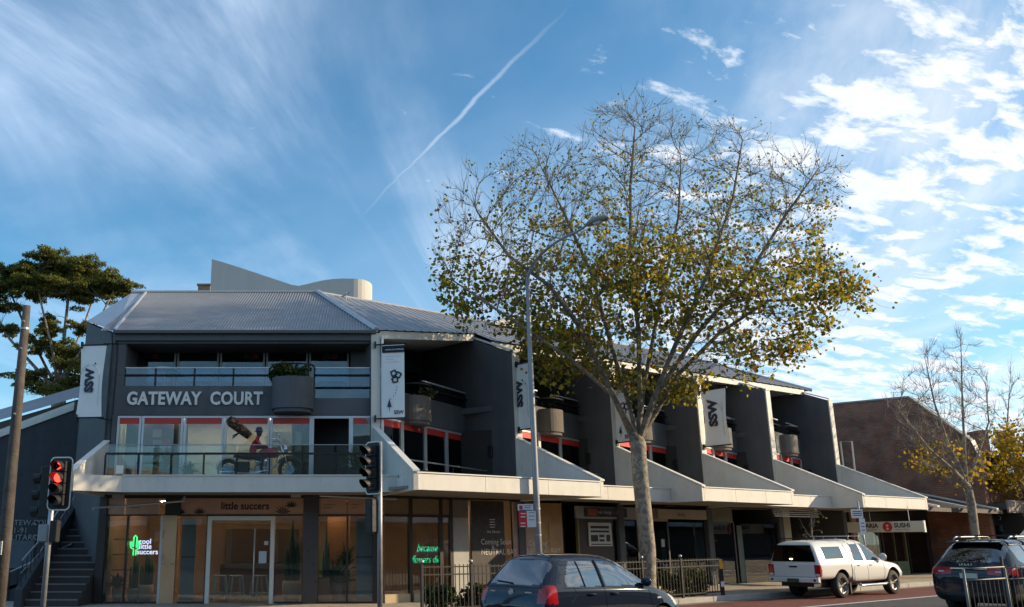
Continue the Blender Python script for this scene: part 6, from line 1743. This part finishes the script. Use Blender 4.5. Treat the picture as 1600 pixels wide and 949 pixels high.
limbs = [[PX(975, 655, -.2), PX(945, 590, -.5), PX(905, 510, -.8), PX(860, 448, -.6), PX(795, 400, -.3), PX(745, 330)], [PX(985, 640, .4), PX(955, 540, .9), PX(925, 430, 1.2), PX(880, 330, 1.4), PX(845, 260, 1.2)],
         [PX(1000, 640, -.1), PX(998, 520, -.3), PX(985, 400, -.5), PX(985, 290, -.4), PX(992, 200, -.2)], [PX(1022, 650, .3), PX(1060, 585, .8), PX(1125, 520, 1.2), PX(1200, 470, 1.0), PX(1300, 468, .6)],
         [PX(1018, 630, -.5), PX(1055, 540, -1.2), PX(1105, 430, -1.5), PX(1145, 310, -1.2), PX(1160, 220, -.8)], [PX(1030, 610, 0), PX(1090, 520, .2), PX(1170, 430, .2), PX(1225, 340, .1), PX(1280, 262, 0)],
         [PX(1005, 610, 1.0), PX(1030, 480, 1.8), PX(1060, 340, 2.2), PX(1065, 230, 1.8)], [PX(960, 620, -.8), PX(890, 560, -2.0), PX(800, 500, -2.4), PX(710, 440, -1.6)]]
for L_ in limbs: seeds.append((dens(L_, 4), k_))
low_bias = lambda x, y: 1.0
cp_ = crown_points(poly, Y0, 4.2, 3000, r5, 190)
nodes, par = grow(seeds, [c[0] for c in cp_], .24, 2.2, .33, .42, 130, r5)
def plane_sites(nodes, rad, tips, ends):
    out = []; cxy = lambda P: proj(P)
    thin = [nodes[i] for i in range(len(nodes)) if rad[i] < .020] + ends
    # leaf clumps: noise decides where foliage has been kept; the lower crown keeps most of its leaves
    for P in thin:
        x, y = cxy(P); h_ = max(0, min(1, (y - 200) / 330)); keep = mnoise.noise(P * .5 + Vector((3, 1, 7))) * .5 + .5
        low = max(0, min(1, (y - 270) / 290)); mid = 1 - min(1, abs(x - 1000) / 420)
        k = (.10 + .50 * h_ + .42 * low * (.45 + .55 * mid)) * (1.8 if keep > .53 else .18)
        n = int(k * 1.9 + r5.random() * .95)
        for _ in range(n): out.append(P + Vector((r5.gauss(0, .13), r5.gauss(0, .13), r5.gauss(0, .12))))
    for P in tips + ends:
        if r5.random() < .10: out.append(P + Vector((0, 0, -.03)))
    return out
def proj(P):
    X, Yv, Z = P.x, P.y, P.z - CAM_H; dep = Yv * CP + Z * SP; return (PCX + FPX * X / dep, PCY - FPX * (-Yv * SP + Z * CP) / dep)
add_tree('plane_tree', 'tall half-bare plane tree with browning leaves on the kerb', PB, nodes, par, .205, .0065, 2.15, r5, plane_bark, plane_leaf, plane_sites, .115, 9000, .55, TC, None, limbm=bark('plane_limbs_backlit', (0.20, 0.165, 0.125), (0.11, 0.09, 0.07)))  # limb bark darker than the trunk: backlit shade put into the colour

# ---- bare plane tree further along the street
r6 = random.Random(5)
B2 = Vector(WL(26.8, .05, .13)); Y2 = B2.y
poly2 = [(1386, 650), (1398, 600), (1430, 575), (1440, 538), (1470, 545), (1492, 520), (1520, 545), (1545, 590), (1560, 640), (1555, 720), (1535, 770), (1480, 760), (1420, 725)]
P2X = lambda x, y, d=0: atY(x, y, Y2) + ray(x, y) * d
tr = dens([B2, P2X(1524, 840), P2X(1518, 790), P2X(1512, 762)], 3); tr[1].y = Y2
sd_ = [(tr, None)]
for L_ in ([P2X(1500, 730), P2X(1480, 690, .4), P2X(1460, 630, .5), P2X(1445, 560, .4)], [P2X(1508, 720), P2X(1504, 640, -.3), P2X(1502, 560, -.3), P2X(1501, 525, -.2)], [P2X(1490, 735, -.4), P2X(1450, 700, -.8), P2X(1405, 640, -.6)], [P2X(1525, 720, .3), P2X(1545, 660, .6), P2X(1540, 600, .6)]): sd_.append((dens(L_, 4), len(tr) - 1))
n2_, p2_ = grow(sd_, [c[0] for c in crown_points(poly2, Y2, 2.4, 620, r6, 70)], .22, 2.0, .32, .45, 90, r6)
def bare_sites(nodes, rad, tips, ends):
    out = []
    for P in [nodes[i] for i in range(len(nodes)) if rad[i] < .02] + ends:
        x, y = proj(P)
        if y > 690 and mnoise.noise(P * .8) > .12 and r6.random() < .55:
            for _ in range(2): out.append(P + Vector((r6.gauss(0, .15), r6.gauss(0, .15), r6.gauss(0, .12))))
    return out
add_tree('plane_tree', 'bare plane tree with few golden leaves before the brick building', B2, n2_, p2_, .15, .006, 2.2, r6, plane_bark, gold_leaf, bare_sites, .12, 2200, .5, len(tr), None)

# ---- golden tree at the right edge
r7 = random.Random(9)
Y3 = 41.0; P3X = lambda x, y, d=0: atY(x, y, Y3) + ray(x, y) * d
B3 = P3X(1612, 860); B3.z = .13
poly3 = [(1552, 700), (1545, 640), (1572, 575), (1610, 560), (1680, 580), (1720, 660), (1720, 780), (1650, 815), (1590, 800), (1548, 770)]
tr = dens([B3, P3X(1611, 830), P3X(1610, 790)], 3); tr[1].y = Y3; sd_ = [(tr, None)]
for L_ in ([P3X(1590, 750), P3X(1572, 690, .3), P3X(1578, 600, .3)], [P3X(1615, 740), P3X(1625, 660), P3X(1612, 580)], [P3X(1640, 750), P3X(1670, 690), P3X(1690, 620)], [P3X(1590, 770, -.5), P3X(1560, 760, -.8)]): sd_.append((dens(L_, 4), len(tr) - 1))
n3_, p3_ = grow(sd_, [c[0] for c in crown_points(poly3, Y3, 2.6, 560, r7, 70)], .25, 2.0, .36, .35, 80, r7)
def gold_sites(nodes, rad, tips, ends):
    out = []
    for P in [nodes[i] for i in range(len(nodes)) if rad[i] < .022] + ends:
        x, y = proj(P); k = max(0, min(1, (y - 640) / 70)) * (1.3 if mnoise.noise(P * .7) > -.1 else .3)
        for _ in range(int(k * 3.2 + r7.random() * (1 if y > 600 else .15))): out.append(P + Vector((r7.gauss(0, .16), r7.gauss(0, .16), r7.gauss(0, .14))))
    return out
add_tree('plane_tree', 'golden-leaved tree cut by the right picture edge', B3, n3_, p3_, .16, .006, 2.2, r7, plane_bark, gold_leaf, gold_sites, .13, 1900, .45, len(tr), None)

# ---- sapling on the footpath behind the white truck
r8 = random.Random(2)
Bs = Vector(WL(atW(1272, 860, 1.2)[0], 1.2, .13)); Ys = Bs.y; zt_ = [(Bs, None)]
path_ = dens([Bs, Bs + Vector((.03, 0, .9)), Bs + Vector((-.02, 0, 1.7)), Bs + Vector((.05, 0, 2.35))], 3)
sd_ = [(path_, None), (dens([path_[5] + Vector((-.1, 0, .2)), path_[5] + Vector((-.25, .1, .55))], 3), 5), (dens([path_[6] + Vector((.08, 0, .25)), path_[6] + Vector((.16, -.1, .6))], 3), 6)]
nn, pp2 = grow(sd_, [Bs + Vector((r8.uniform(-.4, .4), r8.uniform(-.4, .4), r8.uniform(1.2, 2.5))) for _ in range(40)], .12, .8, .15, .3, 20, r8)
add_tree('street_sapling', 'thin bare sapling on the footpath behind the white truck', Bs, nn, pp2, .028, .005, 2.2, r8, plane_bark, plane_leaf, lambda n_, ra, ti, en: [q for q in ti[:14]], .08, 30, .2, 10, None)

# ---- gum tree behind the left building
r9 = random.Random(21)
YG = 45.0; GX = lambda x, y, d=0: atY(x, y, YG) + ray(x, y) * d
clumps = [(20, 432, 34, 18), (45, 430, 40, 22), (85, 412, 36, 16), (125, 418, 34, 16), (165, 446, 36, 16), (110, 445, 50, 16), (60, 455, 40, 12), (65, 421, 36, 20), (25, 447, 34, 14), (108, 424, 36, 22), (150, 437, 40, 22), (186, 452, 30, 10), (88, 452, 46, 13), (140, 462, 44, 12), (-14, 455, 34, 18), (12, 480, 24, 8), (75, 517, 24, 18), (62, 540, 26, 14), (128, 512, 22, 10), (100, 560, 40, 22), (52, 590, 30, 14), (8, 515, 24, 8), (130, 590, 38, 16), (-40, 500, 30, 18), (160, 545, 20, 14), (85, 612, 50, 14), (75, 500, 14, 8)]
GB = GX(95, 700); GB.z = 0.0
tr = dens([GB, Vector((GB.x, YG, 4.0)), GX(92, 640), GX(90, 610)], 3); sd_ = [(tr, None)]
atts = []
for (cx_, cy2, rx_, ry_) in clumps:
    for _ in range(16): a = r9.uniform(0, 6.28); q = math.sqrt(r9.random()); atts.append(GX(cx_ + rx_ * q * math.cos(a), cy2 + ry_ * .4 + ry_ * .5 * q * math.sin(a), r9.uniform(-1, 1) * rx_ / 33))
for L_ in ([GX(70, 570, .5), GX(35, 500, .9), GX(15, 455, 1.0)], [GX(85, 560, -.6), GX(68, 490, -.9), GX(55, 430, -.8)], [GX(98, 550), GX(105, 480, .2), GX(110, 430, .3)], [GX(105, 570, .6), GX(130, 510, 1.2), GX(150, 455, 1.3)], [GX(108, 575, -.4), GX(140, 530, -.7), GX(175, 460, -.6)], [GX(60, 580), GX(15, 530), GX(-20, 470)]): sd_.append((dens(L_, 4), len(tr) - 1))
ng, pg_ = grow(sd_, atts, .35, 4.0, .5, .12, 70, r9)
def gum_sites(nodes, rad, tips, ends):
    out = []
    for (cx_, cy2, rx_, ry_) in clumps:
        n = int(36 * rx_ * ry_ ** .6); c = GX(cx_, cy2); k = 1 / 33.0
        sub = [Vector((r9.gauss(0, .5) * rx_ * k, r9.gauss(0, .6) * rx_ * k, r9.gauss(0, .5) * ry_ * k)) for _ in range(24)]
        for _ in range(n):
            s_ = r9.choice(sub); d = Vector((r9.gauss(0, 1), r9.gauss(0, 1), abs(r9.gauss(0, .8)) - .25)).normalized() * r9.uniform(.55, 1.0)
            out.append(c + s_ + Vector((d.x * rx_ * k * .32, d.y * rx_ * k * .32, d.z * ry_ * k * .42)))
    return out
add_tree('gum_tree', 'tall gum tree with layered crown rising behind the left building', GB, ng, pg_, .34, .012, 2.3, r9, gum_bark, gum_leaf, gum_sites, .05, 900, .5, len(tr), None, droop=.5, long=2.2)

# ================================================================== SMALL THINGS ON THE BUILDING AND FOOTPATH
def bush(name, label, c, rx_, ry_, rz_, n, size, leafm, seed, cat='plant', stems=5):
    r_ = random.Random(seed); t = thing(name, label, cat, (c[0], c[1], c[2]))
    m = MB(); c = Vector(c); subs = [Vector((r_.uniform(-.7, .7) * rx_, r_.uniform(-.7, .7) * ry_, r_.uniform(.2, .85) * rz_)) for _ in range(10)]
    for _ in range(n):
        d = Vector((r_.gauss(0, 1), r_.gauss(0, 1), r_.gauss(0, 1))).normalized() * r_.random() ** .4; s_ = r_.choice(subs)
        leaf(m, c + s_ + Vector((d.x * rx_ * .45, d.y * ry_ * .45, d.z * rz_ * .38)), size * r_.uniform(.6, 1.2), r_, .2, 1.3)
    o = m.build('leaves', leafm, t, fixn=False); o['kind'] = 'stuff'
    m = MB()
    for s_ in subs[:stems]: m.tube([c, c + s_ * .5 + Vector((0, 0, .03)), c + s_], [.012, .009, .005], 4, False)
    m.build('stems', plane_bark, t)
    return t


hedge_leaf = leafmat('hedge_leaves', [(0, (0.018, 0.03, 0.010)), (.6, (0.045, 0.07, 0.02)), (1, (0.10, 0.12, 0.03))], .25)
xc = (xat(426, 610) + xat(491, 610)) / 2
bush('planter_shrub', 'dark leafy shrub spilling over the front balcony tub', (xc - .05, YF - .22, 6.02), .62, .3, .42, 900, .09, hedge_leaf, 3)
for i, (t0, s0, t1) in enumerate(bays):
    F, L = line_frame(wxy(t0, s0), wxy(t1, 5.5)); p_ = F(L * (.36 if i == 0 else .46) + .3, -.25, 5.78)
    if i in (0, 1, 2): bush('planter_shrub', ('small green plant in the tub nearest the corner banner', 'small green plant in the tub behind the street lamp', 'small green plant in the tub behind the plane tree crown')[i], p_, .3, .2, .3, 160, .08, hedge_leaf, 10 + i)
pot(xat(262, 740, 24.9), 24.7, .20, .38, 'spiky yucca in a dark pot on the front deck, left of the motorcycle', 'yucca', mt=black_plastic, hp=.62, zb=Z1)
pot(xat(300, 740, 24.9) - .1, 24.9, .14, .3, 'small leafy plant on the deck between yucca and motorcycle', 'bush', mt=black_plastic, hp=.4, zb=Z1)
pot(xat(555, 740, 24.9), 24.6, .20, .4, 'green yucca in a dark pot beside the side-facing traffic light', 'yucca', mt=black_plastic, hp=.65, zb=Z1)
for k, (x0, x1, h_, lb) in enumerate(((665, 705, .5, 'low dark shrub at the fence foot near the corner'), (712, 758, .55, 'low dark shrub at the fence foot left of the hatchback'), (1040, 1070, .75, 'dark hedge behind the fence right of the plane tree'), (1075, 1112, .7, 'dark hedge behind the fence by the yellow marker'))):
    a, b = atW(x0, 920, .35)[0], atW(x1, 920, .35)[0]
    c = WL((a + b) / 2, .35, .13); bush('low_shrub', lb, c, (b - a) * .55, .4, h_, 900, .09, hedge_leaf, 40 + k)

# motorcycle on the deck with a dressed dummy
bike_x = lambda x: atY(x, 735, 24.45).x
MC = thing('motorcycle', 'chrome cruiser motorcycle standing on the front deck behind the rail', 'motorcycle', (bike_x(405), 24.45, Z1), 0, local=True)
bk = mat('cream_bike_paint', (0.50, 0.47, 0.38), 0.3, vary=.05, coat=.5)
for x, rr_ in ((-.80, .31), (.80, .33)):
    m = MB(); nn = 24; prof = [(rr_ * .80 + .05 * math.cos(a), .055 * math.sin(a)) for a in [2 * math.pi * i / 8 for i in range(8)]]; vs = []
    for j in range(nn):
        a = 2 * math.pi * j / nn
        for pr, py_ in prof: vs.append((x + pr * math.cos(a), py_, rr_ + pr * math.sin(a)))
    m.add(vs, [(j * 8 + k, j * 8 + (k + 1) % 8, ((j + 1) % nn) * 8 + (k + 1) % 8, ((j + 1) % nn) * 8 + k) for j in range(nn) for k in range(8)]); wv = m.build('wheel', tyre_m, MC, smooth=True)
    for k in range(10):
        a = 2 * math.pi * k / 10; m = MB(); m.tube([(x, .03 * (-1) ** k, rr_), (x + rr_ * .76 * math.cos(a), 0, rr_ + rr_ * .76 * math.sin(a))], .008, 4); m.build('spoke', chrome, wv)
    m = MB(); m.lathe([(.06, -.06), (.06, .06)], (x, 0, rr_), 10, ax='y'); m.build('hub', chrome, wv)
    m = MB(); m.lathe([(.13, -.07), (.13, -.065)], (x, 0, rr_), 16, ax='y'); m.build('brake_disc', mat('blue_steel', (0.25, 0.4, 0.5), .3, .7), wv)
    m = MB(); vs = []; n_ = 12; a0, a1 = (20, 175) if x < 0 else (25, 150)
    for j in range(n_ + 1):
        a = R(a0 + (a1 - a0) * j / n_)
        for yy, rq in ((-.075, rr_ * .99), (-.05, rr_ * 1.10), (.05, rr_ * 1.10), (.075, rr_ * .99)): vs.append((x + rq * math.cos(a), yy, rr_ + rq * math.sin(a)))
    m.add(vs, [(j * 4 + k, j * 4 + k + 1, (j + 1) * 4 + k + 1, (j + 1) * 4 + k) for j in range(n_) for k in range(3)]); m.build('mudguard', bk if x < 0 else trim_black, MC, smooth=True)
m = MB(); m.tube([(-.78, 0, .32), (-.45, 0, .38), (.05, 0, .30), (.42, 0, .42), (.56, 0, .80)], .026, 6); m.tube([(-.6, 0, .62), (-.2, 0, .58), (.55, 0, .82)], .024, 6); m.tube([(-.78, .0, .32), (-.55, 0, .62)], .02, 6); m.build('frame', chrome, MC, smooth=True)
m = MB(); m.tube([(.80, .09, .33), (.62, .09, .78), (.54, .09, .98)], .022, 6); m.tube([(.80, -.09, .33), (.62, -.09, .78), (.54, -.09, .98)], .022, 6); m.build('fork', chrome, MC, smooth=True)
m = MB(); m.tube([(.30, -.36, 1.10), (.44, -.30, 1.10), (.55, -.12, 1.0), (.55, .12, 1.0), (.44, .30, 1.10), (.30, .36, 1.10)], .014, 6); m.build('handlebar', chrome, MC, smooth=True)
m = MB(); m.lathe([(.05, -.05), (.09, .02), (.10, .08), (.085, .09)], (.64, 0, .86), 14, ax='x'); m.build('headlight', chrome, MC, smooth=True)
m = MB(); m.tube([(-.05, 0, .70), (.12, 0, .76), (.38, 0, .76), (.5, 0, .70)], [.06, .13, .14, .06], 10); m.build('fuel_tank', mat('red_tank', (0.3, 0.02, 0.03), .3, vary=0, coat=.6), MC, smooth=True)
m = MB(); m.tube([(-.68, 0, .68), (-.5, 0, .70), (-.25, 0, .64), (0, 0, .66)], [.07, .13, .13, .08], 10); m.v = [(a, b, .66 + (c - .66) * .5) for a, b, c in m.v]; m.build('saddle', trim_black, MC, smooth=True)
m = MB(); m.box(-.12, .22, -.13, .13, .22, .46); en = m.build('engine_block', rim_m, MC, bevel=.04)
for k in (-1, 1):
    m = MB(); m.tube([(.05, 0, .42), (.05 + k * .14, 0, .62)], [.085, .07], 10); m.build('cylinder', chrome, en, smooth=True)
    m = MB(); m.tube([(.10 * k + .1, -.13, .5), (.22 + .05 * k, -.17, .30), (-.2, -.18, .20 + .03 * k), (-1.0, -.19, .22 + .03 * k)], [.02, .025, .03, .042], 8); m.build('exhaust_pipe', chrome, MC, smooth=True)
m = MB(); m.box(-.62, -.22, -.30, -.17, .25, .52); m.build('saddlebag', trim_black, MC, bevel=.03)
for sy in (-1, 1):
    m = MB(); m.tube([(.44, sy * .30, 1.10), (.47, sy * .33, 1.25)], .008, 5); m.lathe([(.06, -.01), (.065, .01)], (.47, sy * .33, 1.27), 10, ax='x'); m.build('mirror', chrome, MC)

# the dummy: one continuous skinned figure, seated, arms to the bar
def skin_figure(name, joints, edges, radii, material, parent, root=0, sub=1):
    me = bpy.data.meshes.new(name); me.from_pydata(joints, edges, []); o = bpy.data.objects.new(name, me); COL.objects.link(o)
    md = o.modifiers.new('skin', 'SKIN'); sv = me.skin_vertices[0].data
    for i, r_ in enumerate(radii): sv[i].radius = (r_, r_) if isinstance(r_, float) else r_
    sv[root].use_root = True
    m2 = o.modifiers.new('sub', 'SUBSURF'); m2.levels = sub; m2.render_levels = sub
    dg = bpy.context.evaluated_depsgraph_get(); dg.update(); mm = bpy.data.meshes.new_from_object(o.evaluated_get(dg), depsgraph=dg)
    bpy.data.objects.remove(o); mm.name = name; mm.materials.clear(); mm.materials.append(material); mm.polygons.foreach_set('use_smooth', [True] * len(mm.polygons))
    o = bpy.data.objects.new(name, mm); COL.objects.link(o); o.parent = parent; ORG[o.name] = ORG.get(parent.name, Vector()); return o


DM = thing('dressed_dummy', 'dummy in red jacket and dark hat slumped on the deck motorcycle', 'mannequin', (bike_x(402), 24.45, Z1 + .12), 0, local=True); DM.scale = (.74, .74, .74)
J = [(-.22, 0, .78), (-.20, 0, .92), (-.14, 0, 1.12), (-.06, 0, 1.28), (-.02, 0, 1.40), (.02, 0, 1.50), (-.05, .17, 1.27), (.12, .24, 1.10), (.34, .30, 1.10), (-.05, -.17, 1.27), (.12, -.24, 1.10), (.34, -.30, 1.10),
     (-.14, .12, .74), (.20, .20, .66), (.16, .22, .26), (.24, .22, .16), (-.14, -.12, .74), (.20, -.20, .66), (.16, -.22, .26), (.24, -.22, .16)]
E_ = [(0, 1), (1, 2), (2, 3), (3, 4), (4, 5), (3, 6), (6, 7), (7, 8), (3, 9), (9, 10), (10, 11), (0, 12), (12, 13), (13, 14), (14, 15), (0, 16), (16, 17), (17, 18), (18, 19)]
RD = [.14, .145, .15, .13, .06, .09, .075, .058, .042, .075, .058, .042, .10, .075, .05, .05, .10, .075, .05, .05]
fig = skin_figure('body', J, E_, RD, mat('red_jacket', (0.35, 0.012, 0.03), .8, vary=.15, scale=8), DM); fig.data.materials.append(mat('dark_denim', (0.03, 0.035, 0.05), .8))
for pl in fig.data.polygons:
    if pl.center.z < .80: pl.material_index = 1
m = MB(); m.lathe([(.02, -.14), (.075, -.11), (.10, 0), (.095, .08), (.05, .13)], (.03, 0, 1.58), 14); hd2 = m.build('head', mat('dark_mask', (0.05, 0.045, 0.07), .7), DM, smooth=True)
m = MB(); m.lathe([(.15, 0), (.155, .015), (.125, .03), (.12, .12), (.07, .17), (.0, .175)], (.02, 0, 1.62), 16); m.build('hat', mat('navy_hat', (0.035, 0.035, 0.075), .8), DM, smooth=True)
m = MB(); m.box(-.20, .30, .26, .40, 1.02, 1.18); m.v = [(a, b * .6, c) for a, b, c in m.v]; m.build('dark_bag', trim_black, DM, bevel=.04)
RT = thing('patterned_roll', 'thick dark roll with orange pattern leaning over the dummy shoulder', 'roll', (bike_x(370), 24.45, 4.7))
a, b = atY(357, 655, 24.45), atY(390, 682, 24.45); b.z = b.z; m = MB(); P_ = [a + (b - a) * (i / 7) for i in range(8)]; m.tube(P_, [.10, .145, .14, .135, .125, .115, .11, .09], 12)
pat = bpy.data.materials.new('orange_pattern'); pat.use_nodes = True; t_ = NT(pat.node_tree); vo = t_.n('ShaderNodeTexNoise', i_Scale=14.0, i_Detail=2.0); t_.l(t_.n('ShaderNodeTexCoord').outputs['Object'], vo.inputs['Vector'])
bs = t_.n('ShaderNodeBsdfPrincipled', i_Roughness=.8); t_.l(t_.mix(t_.ramp(vo.outputs[0], .5, .6), (.018, .014, .014), (.30, .09, .02)), bs.inputs['Base Color']); o_ = t_.n('ShaderNodeOutputMaterial'); t_.l(bs.outputs[0], o_.inputs[0])
m.build('roll', pat, RT, smooth=True)
for dz in (-.14, -.2):
    m = MB(); q = P_[4]; m.tube([q + Vector((0, 0, -.08)), q + Vector((-.2, -.02, dz - .05))], .018, 6); m.build('strap', trim_black, RT)

# ================================================================== ACROSS THE ROAD (seen in the shop windows only)
opp = [(-52, 7.5, (0.30, 0.25, 0.20), 'brown shop opposite, mirrored at the far left of the shop glass'), (-38, 6.0, (0.17, 0.16, 0.16), 'low dark shop opposite, mirrored in the left shop window'), (-24, 8.2, (0.42, 0.37, 0.29), 'cream shop opposite, mirrored in the upper front windows'), (-10, 6.4, (0.22, 0.12, 0.09), 'red brick shop opposite, mirrored beside the door'),
       (4, 5.6, (0.26, 0.25, 0.24), 'grey shop opposite, mirrored in the corner window'), (18, 6.8, (0.30, 0.24, 0.18), 'tan shop opposite, mirrored in the middle wing windows'), (32, 6.0, (0.16, 0.10, 0.08), 'dark brick shop opposite, mirrored in the far wing windows'), (46, 7.0, (0.3, 0.29, 0.27), 'pale shop opposite, mirrored at the far end of the wing'), (60, 6.0, (0.2, 0.15, 0.12), 'brown brick shop opposite, furthest along the street')]
for k, (t_, h_, c, lb) in enumerate(opp):
    sO_ = -25.5; t = thing('opposite_shop', lb, 'shop', WF(t_, sO_, 0), 0, 'shops across the road')
    m = MB(WF); m.box(t_ - 6.9, t_ + 6.9, sO_ - 9, sO_, 0, h_); m.build('wall', mat('opposite_wall_%d' % k, c, .8, vary=.1, streak=.1), t)
    m = MB(WF); m.box(t_ - 6.8, t_ + 6.8, sO_ + .01, sO_ + 2.6, 2.95, 3.3); m.build('awning', white_paint if k % 2 else soffit_m, t)
    for i in range(3):
        a = t_ - 6.2 + i * 4.2; m = MB(WF); m.box(a, a + 3.4, sO_ + .002, sO_ + .06, .4, 2.7); m.build('shopfront', dark_frame, t)
        m = MB(WF); m.box(a + .6, a + 2.4, sO_ + .002, sO_ + .05, 3.9, 5.2); m.build('window', dark_frame, t)
